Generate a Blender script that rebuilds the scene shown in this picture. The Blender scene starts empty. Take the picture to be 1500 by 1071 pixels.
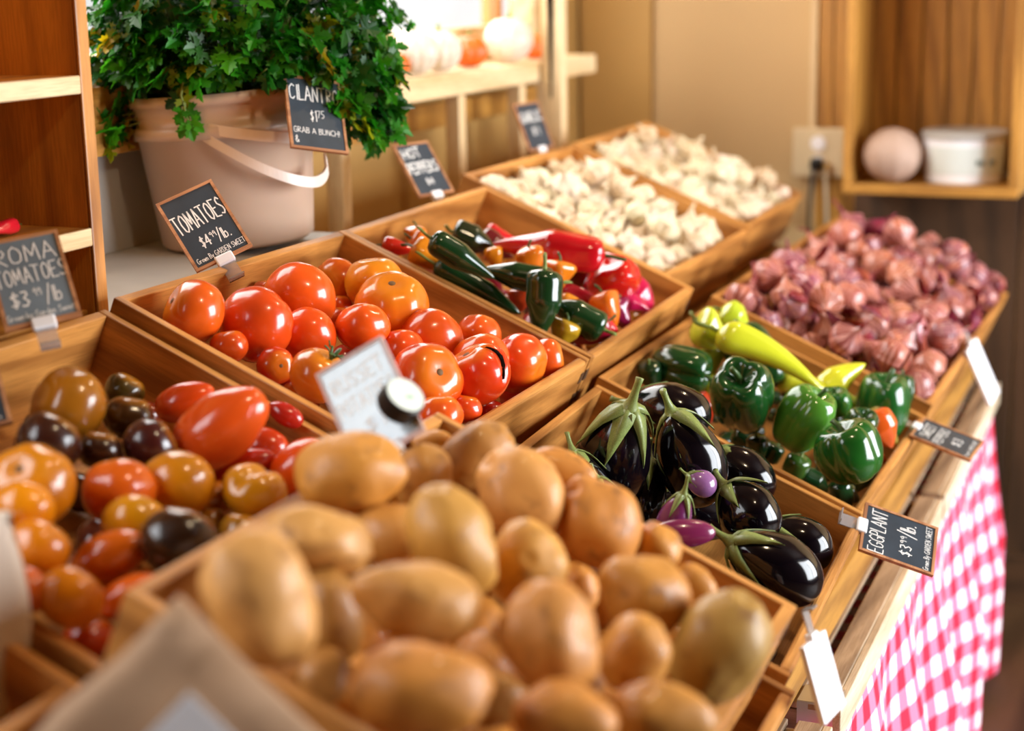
import bpy, bmesh, math, random
from mathutils import Vector, Matrix, Quaternion, noise
random.seed(11)
SC=bpy.context.scene
COL=SC.collection
PI=math.pi
CRATES={'roma': [0.9608,1.1123,1.1525,0.535,0.405,-0.0031],'tom': [1.5034,1.1038,1.1647,0.535,0.405,-0.0097],'pep': [2.0453,1.1021,1.1628,0.535,0.405,0.018],'g1': [2.5869,1.1543,1.1813,0.535,0.405,-0.0068],'g2': [3.1616,1.1628,1.1813,0.535,0.405,0.0258],'pot': [0.9233,0.6864,1.0786,0.535,0.405,-0.004],'egg': [1.5483,0.7134,0.9576,0.535,0.405,0.037],'bell': [2.1015,0.7384,0.9637,0.535,0.405,-0.0113],'base': [1.0033,0.7014,0.9536,0.535,0.405,0.0],'near': [0.4088,1.1163,1.1485,0.535,0.405,0.0],'sh1': [2.6425,0.725,0.9817,0.5133,0.405,-0.0145],'sh2': [3.1597,0.7175,0.9817,0.5133,0.405,-0.0145]}
SIGNS={'roma': [1.3241,1.0699,1.217,0.6788,0.4644,-0.5688,-0.7219,0.5639,-0.4011,0.1345,0.6829,0.718,0.0753,0.1106],'tomato': [1.7416,1.1342,1.2111,0.7001,0.2171,-0.6803,-0.6226,0.652,-0.4326,0.3496,0.7264,0.5917,0.0778,0.1079],'cilantro': [1.9933,1.1084,1.3298,0.7886,0.4205,-0.4487,-0.5891,0.3073,-0.7473,-0.1763,0.8537,0.49,0.0856,0.1107],'hot': [2.4523,1.1661,1.2039,0.9532,0.1712,-0.249,-0.3022,0.5521,-0.7771,0.0044,0.816,0.578,0.0836,0.0998],'garlic': [3.0038,1.1871,1.2274,0.9762,0.0685,-0.206,-0.2165,0.3762,-0.9009,0.0158,0.924,0.382,0.0847,0.0972],'glary': [1.2942,0.6764,1.1289,0.3196,0.4463,-0.8359,-0.8012,0.5983,0.013,0.5059,0.6655,0.5488,0.0727,0.1084],'eggplant': [2.0703,0.3129,0.7838,0.8753,-0.2565,-0.41,0.0705,0.9064,-0.4166,0.4784,0.3358,0.8114,0.0844,0.1014],'sweet': [2.5238,0.3142,0.7983,0.9891,0.0803,-0.1235,-0.1129,0.9517,-0.2856,0.0946,0.2964,0.9504,0.0848,0.099],'shallot': [3.0544,0.3208,0.7855,0.9911,-0.0605,-0.1188,-0.0837,0.4105,-0.908,0.1037,0.9098,0.4018,0.0854,0.1116],'potato': [1.5532,0.3051,0.8071,0.9876,0.1569,-0.0009,-0.0524,0.3242,-0.9445,-0.1479,0.9329,0.3284,0.0852,0.0792],'edge': [1.1824,1.0553,1.1412,0.6788,0.4644,-0.5688,-0.7219,0.5639,-0.4011,0.1345,0.6829,0.718,0.085,0.11]}
ITEMS=[
['tomato',1.5611,1.038,1.1405,0.0458,0.0308,-0.579,0.601,0.551,0.54,[228,94,23],'orange-red tomato in the wall-side back corner of the tomato crate,under its sign','tomatoes in the tomato crate'],
['tomato',1.6271,0.9955,1.1164,0.0516,0.0383,0.994,-0.101,-0.038,1.49,[230,78,22],'smooth round red tomato second along the near board of the tomato crate','tomatoes in the tomato crate'],
['tomato',1.745,1.003,1.1264,0.0576,0.035,0.867,-0.069,0.494,5.03,[228,88,23],'big broad red tomato at the top of the tomato heap,facing the wall','tomatoes in the tomato crate'],
['tomato',1.9243,1.0483,1.112,0.0363,0.0295,-0.994,0.101,0.038,3.66,[220,100,23],'dark orange tomato showing its star-shaped stem scar,beside a yellow-orange one','tomatoes in the tomato crate'],
['tomato',1.9009,0.9803,1.1193,0.0406,0.0386,0.024,0.084,0.996,0.59,[228,132,25],'tall yellow-orange tomato at the far back of the tomato crate','tomatoes in the tomato crate'],
['tomato',1.8296,0.9201,1.1053,0.0602,0.0367,-0.388,-0.247,0.888,2.72,[228,118,23],'orange-shouldered tomato with a pale scar on top,on the tomato heap','tomatoes in the tomato crate'],
['tomato',1.6862,0.962,1.0919,0.0431,0.0291,0.829,0.33,0.452,3.01,[228,80,22],'small round red tomato behind the one with the green stem','tomatoes in the tomato crate'],
['tomato',1.7341,0.912,1.0963,0.0383,0.0286,0.48,0.269,0.835,1.0,[230,88,22],'plain red tomato in the very middle of the tomato crate','tomatoes in the tomato crate'],
['tomato',1.8221,0.8632,1.067,0.0498,0.0347,0.738,-0.031,0.674,4.61,[230,84,22],'wide glossy red tomato near the far board,in the tomato crate centre','tomatoes in the tomato crate'],
['tomato',1.9483,0.8515,1.0471,0.038,0.025,0.57,0.041,0.821,0.71,[224,88,25],'red tomato leaning on the far board of the tomato crate','tomatoes in the tomato crate'],
['tomato',1.7586,0.872,1.0636,0.0352,0.0247,0.608,0.317,0.728,2.46,[230,78,22],'red tomato just above the corner of the pale dusty sign','tomatoes in the tomato crate'],
['tomato',1.5592,0.8778,1.0786,0.0347,0.0315,0.106,-0.604,0.79,3.25,[220,109,23],'orange tomato with a curly green stem,partly behind the pale dusty sign','tomatoes in the tomato crate'],
['tomato',1.6857,0.805,1.0512,0.0525,0.0362,-0.488,-0.769,0.413,2.7,[228,74,20],'large red tomato with a small dark stem scar,beside the round black tin','tomatoes in the tomato crate'],
['tomato',1.8271,0.7974,1.0442,0.0418,0.0327,0.229,0.441,0.867,3.69,[228,82,22],'broad lobed red tomato behind the cracked one','tomatoes in the tomato crate'],
['cracked_tomato',1.7546,0.7699,1.0436,0.041,0.0404,-0.234,0.41,0.882,4.63,[218,60,17],'cracked red tomato with a dark split down its side','tomatoes in the tomato crate'],
['tomato',1.9057,0.7766,1.0234,0.0392,0.0399,-0.044,-0.967,-0.25,6.01,[230,80,22],'tall red tomato close to the aisle-side far corner of the tomato crate','tomatoes in the tomato crate'],
['tomato',1.9767,0.765,1.0154,0.025,0.0268,0.41,-0.899,0.152,1.78,[226,90,27],'last red tomato in the aisle-side far corner of the tomato crate','tomatoes in the tomato crate'],
['tomato',1.6346,0.7658,1.0234,0.0337,0.0222,0.216,0.07,0.974,4.07,[230,88,22],'orange-red tomato low against the aisle board,below the round black tin','tomatoes in the tomato crate'],
['tomato',1.7045,0.7647,1.0134,0.0222,0.0182,0.279,-0.091,0.956,4.37,[230,76,20],'small red tomato low at the aisle board under the cracked one','tomatoes in the tomato crate'],
['tomato',1.6487,0.7975,1.0175,0.0171,0.014,0.216,0.07,0.974,1.84,[226,74,20],'small red tomato half hidden by the round black tin','tomatoes in the tomato crate'],
['tomato',1.5624,0.9942,1.1032,0.0253,0.0192,0.148,0.23,0.962,0.01,[224,78,20],'low red tomato against the near board under the smooth round one','tomatoes in the tomato crate'],
['tomato',1.5904,0.9506,1.0774,0.0283,0.0174,-0.59,-0.785,0.188,6.11,[208,58,15],'small wrinkled deep red tomato showing its star scar by the near board','tomatoes in the tomato crate'],
['tomato',1.8028,1.0851,1.1175,0.0226,0.0174,0.216,0.07,0.974,1.87,[220,88,23],'half hidden red tomato behind the big broad one near the wall','tomatoes in the tomato crate'],
['tomato',1.8873,1.0269,1.0875,0.0152,0.0188,0.216,0.07,0.974,1.97,[214,74,20],'sliver of a red tomato low between the broad one and the orange pair','tomatoes in the tomato crate'],
['tomato',1.8574,1.0097,1.0765,0.0194,0.0194,0.216,0.07,0.974,5.6,[212,68,18],'low red tomato wedged beneath the orange-shouldered one','tomatoes in the tomato crate'],
['tomato',1.273,0.9982,1.1038,0.047,0.0324,-0.746,0.402,0.53,3.67,[171,107,23],'olive-yellow lobed tomato at the back of the roma crate','tomatoes in the roma crate'],
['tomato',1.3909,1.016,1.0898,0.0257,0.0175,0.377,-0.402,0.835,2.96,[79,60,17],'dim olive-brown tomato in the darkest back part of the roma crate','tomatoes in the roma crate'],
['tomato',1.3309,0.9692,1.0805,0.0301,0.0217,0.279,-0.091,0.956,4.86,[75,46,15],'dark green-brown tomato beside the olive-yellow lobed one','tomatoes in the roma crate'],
['roma_tomato',1.4003,0.9472,1.082,0.0337,0.0204,0.427,-0.859,0.285,0.19,[214,72,17],'slim red roma tomato tilted against the big roma','tomatoes in the roma crate'],
['roma_tomato',1.337,0.8641,1.0778,0.0547,0.0351,0.353,-0.737,0.576,4.44,[228,88,25],'biggest plump red-orange roma tomato,lying slanted on top','tomatoes in the roma crate'],
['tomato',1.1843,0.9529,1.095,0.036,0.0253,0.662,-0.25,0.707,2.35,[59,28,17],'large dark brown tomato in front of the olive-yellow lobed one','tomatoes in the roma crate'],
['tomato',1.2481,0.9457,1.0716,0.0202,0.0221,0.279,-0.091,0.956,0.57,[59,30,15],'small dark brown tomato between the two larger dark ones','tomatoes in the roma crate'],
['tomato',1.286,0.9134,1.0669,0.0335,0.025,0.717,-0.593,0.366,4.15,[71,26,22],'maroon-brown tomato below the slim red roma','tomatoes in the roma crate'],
['tomato',1.0954,0.905,1.0841,0.0513,0.0286,-0.653,-0.173,0.738,5.85,[224,135,15],'large golden lobed tomato with a dark stem scar','tomatoes in the roma crate'],
['tomato',1.0481,0.8748,1.0812,0.0306,0.0214,0.692,0.107,0.714,1.3,[228,142,11],'golden tomato leaning on the large lobed golden one','tomatoes in the roma crate'],
['tomato',1.1789,0.8751,1.0579,0.0392,0.0289,0.446,0.343,0.826,3.96,[228,104,23],'orange-red tomato with a faint vertical seam,centre of the roma crate','tomatoes in the roma crate'],
['tomato',1.2313,0.8472,1.0509,0.0416,0.0287,0.792,0.169,0.586,1.87,[204,128,17],'round amber tomato right of the seamed orange-red one','tomatoes in the roma crate'],
['tomato',1.2725,0.8394,1.0266,0.0187,0.0222,0.216,0.07,0.974,4.66,[199,127,17],'amber tomato tucked behind the heart-shaped one','tomatoes in the roma crate'],
['heart_tomato',1.2673,0.7873,1.0407,0.0325,0.0262,0.146,-0.234,0.961,4.54,[199,132,18],'heart-shaped amber tomato cleft on top','tomatoes in the roma crate'],
['roma_tomato',1.4342,0.8748,1.0291,0.0262,0.0221,-0.219,0.837,0.502,1.37,[199,58,15],'shaded red roma under the biggest roma,by the far board','tomatoes in the roma crate'],
['roma_tomato',1.3593,0.8582,1.0327,0.0369,0.0162,0.419,-0.881,0.219,5.21,[201,52,17],'long red roma lying under the biggest roma','tomatoes in the roma crate'],
['roma_tomato',1.3803,0.8013,1.03,0.0362,0.0275,0.266,-0.718,0.643,4.13,[226,82,17],'red-orange roma beside the potatoes and the far board','tomatoes in the roma crate'],
['tomato',1.1433,0.8349,1.0419,0.0366,0.022,0.792,0.169,0.586,4.29,[218,146,15],'small yellow tomato beside the black-brown one','tomatoes in the roma crate'],
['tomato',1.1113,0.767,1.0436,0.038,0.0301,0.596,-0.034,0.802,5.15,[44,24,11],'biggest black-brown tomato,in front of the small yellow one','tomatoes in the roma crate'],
['tomato',1.2437,0.8232,1.0142,0.0151,0.0151,0.216,0.07,0.974,2.69,[153,99,22],'dull olive tomato peeping out behind the black-brown one','tomatoes in the roma crate'],
['tomato',1.2281,0.7794,1.0145,0.0252,0.0162,0.279,-0.091,0.956,4.76,[153,104,22],'flat olive tomato against the aisle board of the roma crate','tomatoes in the roma crate'],
['tomato',1.0211,0.8402,1.0602,0.0267,0.0243,0.662,-0.25,0.707,5.52,[224,132,17],'orange-yellow tomato beside the pale paper sack','tomatoes in the roma crate'],
['roma_tomato',1.0934,0.8263,1.0282,0.0359,0.0226,0.435,-0.784,0.442,0.64,[220,104,18],'orange roma lying in front of the black-brown tomato','tomatoes in the roma crate'],
['tomato',0.9919,0.7896,1.035,0.0312,0.0228,0.662,-0.25,0.707,5.34,[220,127,11],'plump orange tomato near the brown paper bag','tomatoes in the roma crate'],
['roma_tomato',1.0618,0.784,1.0112,0.0304,0.017,0.434,-0.809,0.396,2.47,[228,100,22],'red-orange roma along the aisle board of the roma crate','tomatoes in the roma crate'],
['roma_tomato',0.9746,0.8156,1.0441,0.019,0.0159,-0.002,0.524,0.852,3.01,[224,104,15],'orange roma at the near board beside the pale paper sack','tomatoes in the roma crate'],
['tomato',1.0212,0.798,0.9846,0.0279,0.0183,0.216,0.07,0.974,0.92,[208,66,13],'low red tomato behind the brown paper bag','tomatoes in the roma crate'],
['roma_tomato',1.1545,0.7972,0.9953,0.0217,0.0113,0.433,-0.817,0.38,4.39,[214,110,11],'orange roma squeezed under the potato crate rim','tomatoes in the roma crate'],
['roma_tomato',1.4704,0.8703,1.0567,0.0212,0.0122,-0.219,0.837,0.502,1.83,[184,36,24],'dark red roma wedged by the far board below the tomato crate','tomatoes in the roma crate'],
['potato',1.1667,0.6317,1.1012,0.043,0.0328,0.415,-0.891,0.186,5.47,0,'potato topmost at the wall side,large and turned flat','potatoes heaped in the potato crate'],
['potato',1.2669,0.6101,1.0703,0.0288,0.0264,0.148,0.23,0.962,1.73,0,'shaded potato behind the topmost large one','potatoes heaped in the potato crate'],
['potato',1.38,0.655,1.0681,0.0199,0.0133,0.41,-0.899,0.152,3.53,0,'small potato tucked in the wall-side far corner of the potato crate','potatoes heaped in the potato crate'],
['potato',1.3707,0.6046,1.0627,0.0351,0.0296,0.434,-0.718,0.544,2.51,0,'brownish potato above the wall-side far corner,leaning to the wall','potatoes heaped in the potato crate'],
['potato',1.2834,0.524,1.0605,0.0408,0.0355,-0.305,0.678,0.669,3.85,0,'pale round potato high on the heap beside the brownish one','potatoes heaped in the potato crate'],
['potato',1.4323,0.5425,1.0376,0.034,0.0186,-0.281,0.894,0.349,1.23,0,'long potato lying behind the pale round one,next to the eggplants','potatoes heaped in the potato crate'],
['potato',1.3183,0.4628,1.0287,0.0431,0.0354,-0.451,0.268,0.851,1.13,0,'big golden potato at the eggplant side with a shaded far half','potatoes heaped in the potato crate'],
['potato',1.0207,0.5807,1.0954,0.0383,0.0245,-0.598,0.73,0.33,4.69,0,'potato with two deep eyes at the wall side of the heap','potatoes heaped in the potato crate'],
['potato',1.1552,0.5902,1.0561,0.0245,0.0276,0.216,0.07,0.974,4.72,0,'shaded potato between the two-eyed one and the upright oval one','potatoes heaped in the potato crate'],
['potato',1.0934,0.5056,1.0795,0.0425,0.0327,-0.069,0.283,0.957,3.56,0,'upright oval potato with a dark bruise,centre of the heap','potatoes heaped in the potato crate'],
['potato',1.1636,0.4711,1.0429,0.0325,0.0299,0.171,-0.311,0.935,5.78,0,'round potato with one dark eye at its far side,beside the upright oval one','potatoes heaped in the potato crate'],
['potato',1.2336,0.4543,0.9977,0.0207,0.018,0.216,0.07,0.974,1.29,0,'small dark potato low between three larger ones','potatoes heaped in the potato crate'],
['potato',0.9738,0.478,1.0782,0.0434,0.0279,-0.476,0.841,0.255,5.34,0,'broad potato with a pit at one end,below the upright oval one','potatoes heaped in the potato crate'],
['potato',0.8696,0.5399,1.1102,0.0453,0.0341,-0.161,0.273,0.948,1.06,0,'largest pale oval potato,nearest the roma tomatoes','potatoes heaped in the potato crate'],
['potato',0.9977,0.5596,1.0481,0.0335,0.0218,0.183,0.151,0.972,6.06,0,'dim potato in the gap beside the largest pale oval one','potatoes heaped in the potato crate'],
['potato',0.8963,0.439,1.0504,0.0428,0.0302,-0.486,0.845,0.223,3.92,0,'big round potato on the aisle side above the paper bag','potatoes heaped in the potato crate'],
['potato',0.9552,0.544,1.0194,0.0197,0.0184,0.216,0.07,0.974,3.81,0,'small dim potato deep between the bag and the heap','potatoes heaped in the potato crate'],
['potato',1.0214,0.3964,1.0432,0.0393,0.0329,-0.234,0.41,0.882,6.1,0,'egg-shaped potato with a dark speck,standing up mid heap','potatoes heaped in the potato crate'],
['potato',1.205,0.3856,1.0116,0.037,0.0311,-0.372,0.759,0.534,4.94,0,'smooth wide potato by the rim facing the eggplants','potatoes heaped in the potato crate'],
['potato',1.3387,0.3791,0.971,0.0224,0.017,-0.002,0.524,0.852,4.96,0,'small potato resting on the eggplant-side rim','potatoes heaped in the potato crate'],
['potato',1.1092,0.3608,1.0008,0.0294,0.0263,0.215,-0.46,0.861,0.34,0,'small round rough potato between three bigger ones near the aisle','potatoes heaped in the potato crate'],
['potato',1.1974,0.3196,0.9777,0.0445,0.0358,0.207,-0.431,0.878,2.32,0,'large greenish-brown potato in the far aisle-side corner','potatoes heaped in the potato crate'],
['potato',0.958,0.3622,1.0174,0.0331,0.0216,-0.335,0.924,0.186,0.53,0,'flat-topped potato at the aisle board,nearer the paper bag','potatoes heaped in the potato crate'],
['potato',1.0407,0.317,0.9872,0.036,0.0236,-0.461,0.834,0.304,1.22,0,'potato with an oval eye against the aisle board','potatoes heaped in the potato crate'],
['potato',1.3495,0.4181,0.9987,0.0226,0.0209,-0.011,0.162,0.987,1.34,0,'potato leaning behind the big golden one at the eggplant side','potatoes heaped in the potato crate'],
['potato',1.0434,0.4524,0.9802,0.0197,0.0258,0.216,0.07,0.974,5.39,0,'dim potato low between the two largest aisle-side ones','potatoes heaped in the potato crate'],
['eggplant',1.8216,0.6233,0.9314,0.0854,0.0511,-0.276,-0.37,0.887,0.8,0,'black eggplant standing with its star-shaped green cap on top','eggplants in the eggplant crate'],
['eggplant',2.0278,0.6114,0.9409,0.0548,0.0438,-0.164,0.971,0.176,1.86,0,'black eggplant lying behind the star-capped one,by the pepper crate','eggplants in the eggplant crate'],
['eggplant',1.8934,0.5453,0.9217,0.065,0.0469,-0.183,0.316,0.931,3.1,0,'glossy black eggplant with long green cap and stem,centre back','eggplants in the eggplant crate'],
['eggplant',2.0366,0.5139,0.8619,0.0489,0.0388,-0.151,0.754,0.639,5.33,0,'black eggplant along the far board,partly behind others','eggplants in the eggplant crate'],
['eggplant',1.8669,0.4641,0.867,0.0442,0.0415,0.08,0.704,0.706,6.06,0,'round black eggplant in the middle with a lamp glint','eggplants in the eggplant crate'],
['eggplant',1.755,0.4031,0.8436,0.061,0.0435,-0.342,0.777,0.528,4.45,0,'largest black eggplant by the aisle with drooping green cap','eggplants in the eggplant crate'],
['eggplant',1.9488,0.4183,0.8072,0.0467,0.0388,-0.251,0.869,0.427,1.34,0,'dark eggplant in the aisle-side far corner behind the largest','eggplants in the eggplant crate'],
['small_eggplant',1.8383,0.5149,0.9083,0.0197,0.0177,-0.372,0.759,0.534,3.42,0,'small lilac eggplant wrapped in green cap leaves','eggplants in the eggplant crate'],
['small_eggplant',1.6517,0.4872,0.9076,0.0403,0.0167,-0.385,0.923,-0.017,4.43,0,'long magenta eggplant lying flat with a dark hole','eggplants in the eggplant crate'],
['small_eggplant',1.6856,0.5036,0.9087,0.0381,0.0212,-0.097,-0.327,0.94,0.33,0,'purple eggplant under a big pale green cap and stem','eggplants in the eggplant crate'],
['eggplant',1.7435,0.6263,0.9175,0.0479,0.0303,0.059,0.412,0.909,4.27,0,'slim black eggplant with an upright bare stem,beside the potatoes','eggplants in the eggplant crate'],
['small_eggplant',1.7059,0.5853,0.9217,0.0296,0.0169,-0.249,0.435,0.865,2.31,0,'small dark purple eggplant with white-streaked shoulder','eggplants in the eggplant crate'],
['eggplant',1.8902,0.6073,0.8666,0.0498,0.0353,0.279,-0.091,0.956,3.7,0,'black eggplant low in the shadow behind the caps','eggplants in the eggplant crate'],
['eggplant',1.8398,0.4024,0.7895,0.0295,0.0235,-0.219,0.837,0.502,4.2,0,'black eggplant low at the aisle board,mostly in shade','eggplants in the eggplant crate'],
['bell_pepper',2.2926,0.674,0.9369,0.0514,0.0406,-0.017,-0.984,-0.175,4.2,0,'dark green bell pepper lying at the back wall-side corner','peppers in the bell pepper crate'],
['jalapeno',2.26,0.7127,0.929,0.0275,0.0178,-0.466,-0.063,0.883,3.28,0,'small dark green pepper behind the star-capped eggplant','peppers in the bell pepper crate'],
['bell_pepper',2.4296,0.5955,0.93,0.0624,0.045,0.231,0.602,0.764,3.48,0,'three-lobed dark green bell pepper under the yellow peppers','peppers in the bell pepper crate'],
['bell_pepper',2.1907,0.5541,0.9283,0.0692,0.0504,-0.695,-0.085,0.714,1.24,0,'dark green bell pepper turned to show its stem hollow','peppers in the bell pepper crate'],
['bell_pepper',2.2254,0.4736,0.8939,0.0547,0.0448,0.046,-0.505,0.862,3.11,0,'light green ribbed bell pepper','peppers in the bell pepper crate'],
['bell_pepper',2.1585,0.3959,0.8709,0.0474,0.0513,-0.098,0.341,0.935,0.79,0,'shiny green bell pepper nearest the aisle','peppers in the bell pepper crate'],
['bell_pepper',2.3292,0.4138,0.8536,0.0403,0.0296,-0.209,-0.265,0.941,3.02,0,'dark green bell pepper peeking over the shiny aisle-side one','peppers in the bell pepper crate'],
['bell_pepper',2.4168,0.4697,0.8713,0.0252,0.0308,-0.136,0.014,0.991,3.37,0,'narrow green bell pepper with a hooked stem','peppers in the bell pepper crate'],
['bell_pepper',2.5078,0.4084,0.8466,0.0612,0.0478,-0.104,-0.061,0.993,4.86,0,'ridged green bell pepper at the far aisle-side end','peppers in the bell pepper crate'],
['bell_pepper',2.6092,0.4007,0.8482,0.0336,0.0252,0.279,-0.091,0.956,2.47,0,'dark green bell pepper behind the ridged far one','peppers in the bell pepper crate'],
['bell_pepper',2.4723,0.5543,0.8752,0.0196,0.0179,0.216,0.07,0.974,0.12,0,'small green bell pepper between the hollow-topped and light green ones','peppers in the bell pepper crate'],
['sweet_pepper',2.3803,0.3905,0.8447,0.0317,0.0259,-0.002,0.524,0.852,3.31,[218,90,26],'small orange sweet pepper beside the shiny bell pepper','peppers in the bell pepper crate'],
['sweet_pepper',2.435,0.4001,0.8312,0.0341,0.0256,-0.151,0.754,0.639,1.29,[138,122,40],'small olive-orange sweet pepper at the sign','peppers in the bell pepper crate'],
['sweet_pepper',2.3931,0.4075,0.8017,0.0271,0.0208,-0.219,0.837,0.502,4.66,[200,80,30],'orange sweet pepper low at the aisle board','peppers in the bell pepper crate'],
['sweet_pepper',2.5605,0.4023,0.8077,0.0192,0.0182,0.148,0.23,0.962,2.44,[106,130,40],'tiny olive sweet pepper behind the orange one','peppers in the bell pepper crate'],
['sweet_pepper',2.2649,0.6318,0.8859,0.0249,0.0177,-0.002,0.524,0.852,2.39,[200,56,30],'red sweet pepper under the hollow-topped bell pepper','peppers in the bell pepper crate'],
['banana_pepper',2.3874,0.6507,0.9677,0.0361,0.0332,-0.372,0.759,0.534,5.71,[204,212,60],'pale yellow pepper with a long curved stem,nearest the wall','peppers in the bell pepper crate'],
['banana_pepper',2.5438,0.6566,0.9633,0.0315,0.0253,-0.305,0.678,0.669,2.47,[196,212,50],'bright yellow-green pepper at the shallot-side back corner','peppers in the bell pepper crate'],
['banana_pepper',2.3702,0.5496,0.9479,0.0965,0.028,-0.219,0.837,0.502,2.19,[204,208,46],'longest yellow banana pepper lying along the far board','peppers in the bell pepper crate'],
['banana_pepper',2.4518,0.5209,0.8897,0.0444,0.0214,-0.309,0.912,0.269,2.19,[200,204,46],'yellow banana pepper in front of the longest one','peppers in the bell pepper crate'],
['banana_pepper',2.5056,0.4773,0.8896,0.0457,0.0245,-0.584,0.642,-0.497,3.02,[220,220,52],'lemon-yellow curved pepper tip sticking up by the shallots','peppers in the bell pepper crate'],
['banana_pepper',2.5444,0.4641,0.8369,0.0253,0.0211,-0.335,0.924,0.186,0.59,[142,160,40],'yellow-green pepper beside the narrow hook-stemmed one','peppers in the bell pepper crate'],
['banana_pepper',2.4179,0.6613,0.9206,0.0238,0.0215,0.216,0.07,0.974,3.43,[154,160,38],'yellow-green pepper under the three-lobed bell pepper','peppers in the bell pepper crate'],
['banana_pepper',2.357,0.6542,0.896,0.0192,0.0257,0.216,0.07,0.974,5.79,[140,144,30],'dull yellow pepper low behind the hollow-topped bell pepper','peppers in the bell pepper crate'],
['jalapeno',2.2294,0.541,0.8396,0.0251,0.0156,-0.169,0.089,0.982,3.54,0,'small green pepper with hooked stem under the hollow-topped one','peppers in the bell pepper crate'],
['jalapeno',2.2541,0.5282,0.8265,0.0211,0.0148,0.046,-0.505,0.862,4.67,0,'small green pepper low by the near board,middle','peppers in the bell pepper crate'],
['jalapeno',2.2372,0.4891,0.8135,0.0253,0.0181,-0.162,-0.403,0.901,5.95,0,'small green pepper with pale stem end by the near board','peppers in the bell pepper crate'],
['jalapeno',2.2644,0.5666,0.8415,0.024,0.0158,-0.219,0.837,0.502,5.29,0,'dark small pepper deep under the hollow-topped bell pepper','peppers in the bell pepper crate'],
['jalapeno',2.1891,0.4106,0.7936,0.0283,0.0167,-0.203,0.162,0.966,4.67,0,'small green pepper with upright stem by the near board','peppers in the bell pepper crate'],
['jalapeno',2.2241,0.4098,0.7877,0.02,0.017,-0.219,0.837,0.502,5.11,0,'round small green pepper in the aisle-side near corner','peppers in the bell pepper crate'],
['jalapeno',2.2829,0.4061,0.7893,0.0205,0.0156,0.377,-0.402,0.835,5.15,0,'small green pepper low under the shiny bell pepper','peppers in the bell pepper crate'],
['jalapeno',2.3552,0.4065,0.78,0.0187,0.0179,0.148,0.23,0.962,1.59,0,'small dark pepper at the aisle board under the shiny one','peppers in the bell pepper crate'],
['jalapeno',2.257,0.4632,0.7915,0.0252,0.0173,-0.219,0.837,0.502,3.03,0,'dark green pepper lost in shade under the light green bell','peppers in the bell pepper crate'],
['habanero',2.1182,1.049,1.129,0.0266,0.0151,-0.335,0.924,0.186,2.15,[210,42,26],'small red chili in the near wall-side corner of the chili crate','hot peppers in the chili crate'],
['habanero',2.186,1.0535,1.1299,0.0215,0.0174,-0.104,-0.061,0.993,1.64,[224,122,22],'small orange habanero behind the red corner one','hot peppers in the chili crate'],
['habanero',2.1485,1.0198,1.1261,0.0272,0.0199,-0.372,0.759,0.534,3.59,[224,106,22],'orange-red habanero with a dark stem','hot peppers in the chili crate'],
['habanero',2.0993,0.9862,1.1192,0.0358,0.0241,-0.219,0.837,0.502,2.0,[224,138,24],'largest orange habanero at the near board','hot peppers in the chili crate'],
['jalapeno',2.0426,0.9153,1.1314,0.0538,0.0197,-0.359,0.745,0.562,3.89,0,'dark green jalapeno lying on top,stem to the wall','hot peppers in the chili crate'],
['jalapeno',2.0935,0.9158,1.0798,0.072,0.0184,-0.297,0.801,0.52,3.66,0,'long dark green jalapeno along the near board','hot peppers in the chili crate'],
['jalapeno',2.1118,0.8608,1.0977,0.0541,0.0201,0.335,-0.924,-0.186,0.66,0,'green jalapeno pointing along the crate over the others','hot peppers in the chili crate'],
['jalapeno',2.0878,0.814,1.0633,0.0515,0.0262,0.169,-0.043,0.985,2.78,0,'thick black-green jalapeno standing upright in the middle','hot peppers in the chili crate'],
['jalapeno',2.1527,0.7854,1.0361,0.042,0.024,0.232,-0.85,-0.472,2.45,0,'dark green jalapeno lying by the aisle side','hot peppers in the chili crate'],
['jalapeno',2.2772,1.0025,1.1181,0.0343,0.0238,-0.281,0.894,0.349,4.44,0,'dark green and red pepper at the wall side','hot peppers in the chili crate'],
['red_chili',2.3297,0.9861,1.0998,0.0322,0.0223,-0.219,0.837,0.502,0.55,[106,26,30],'maroon pepper behind the jalapenos','hot peppers in the chili crate'],
['red_chili',2.3709,0.9926,1.1077,0.0308,0.0195,-0.309,0.912,0.269,1.06,[200,26,32],'short bright red pepper against the wall-side far board','hot peppers in the chili crate'],
['red_chili',2.295,0.8851,1.1056,0.0875,0.0305,0.274,-0.957,-0.099,3.22,[204,20,32],'largest glossy red pepper lying along the far board','hot peppers in the chili crate'],
['red_chili',2.3553,0.8014,1.0635,0.0395,0.0439,-0.377,-0.487,-0.788,2.54,[212,32,24],'crumpled red pepper with a green stem','hot peppers in the chili crate'],
['habanero',2.1977,0.8745,1.1008,0.0266,0.0218,-0.169,0.089,0.982,4.18,[224,116,22],'orange habanero with curved stem beside the largest red pepper','hot peppers in the chili crate'],
['habanero',2.2298,0.847,1.0745,0.0283,0.0239,0.118,-0.155,0.981,2.09,[224,128,26],'knobbly orange habanero in the middle','hot peppers in the chili crate'],
['habanero',2.2419,0.9505,1.0961,0.0207,0.0156,-0.011,0.162,0.987,1.24,[216,130,26],'small orange habanero behind the top jalapeno','hot peppers in the chili crate'],
['habanero',2.2576,0.8828,1.074,0.0212,0.0175,0.377,-0.402,0.835,5.85,[210,72,26],'red-orange habanero beside the knobbly one','hot peppers in the chili crate'],
['habanero',2.1996,0.7999,1.037,0.036,0.0208,-0.335,0.924,0.186,1.53,[224,134,28],'orange habanero with a red flush near the aisle','hot peppers in the chili crate'],
['habanero',2.2523,0.7748,1.0258,0.0314,0.0249,0.074,0.383,0.921,0.92,[224,110,28],'long orange habanero close to the aisle board','hot peppers in the chili crate'],
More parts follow.
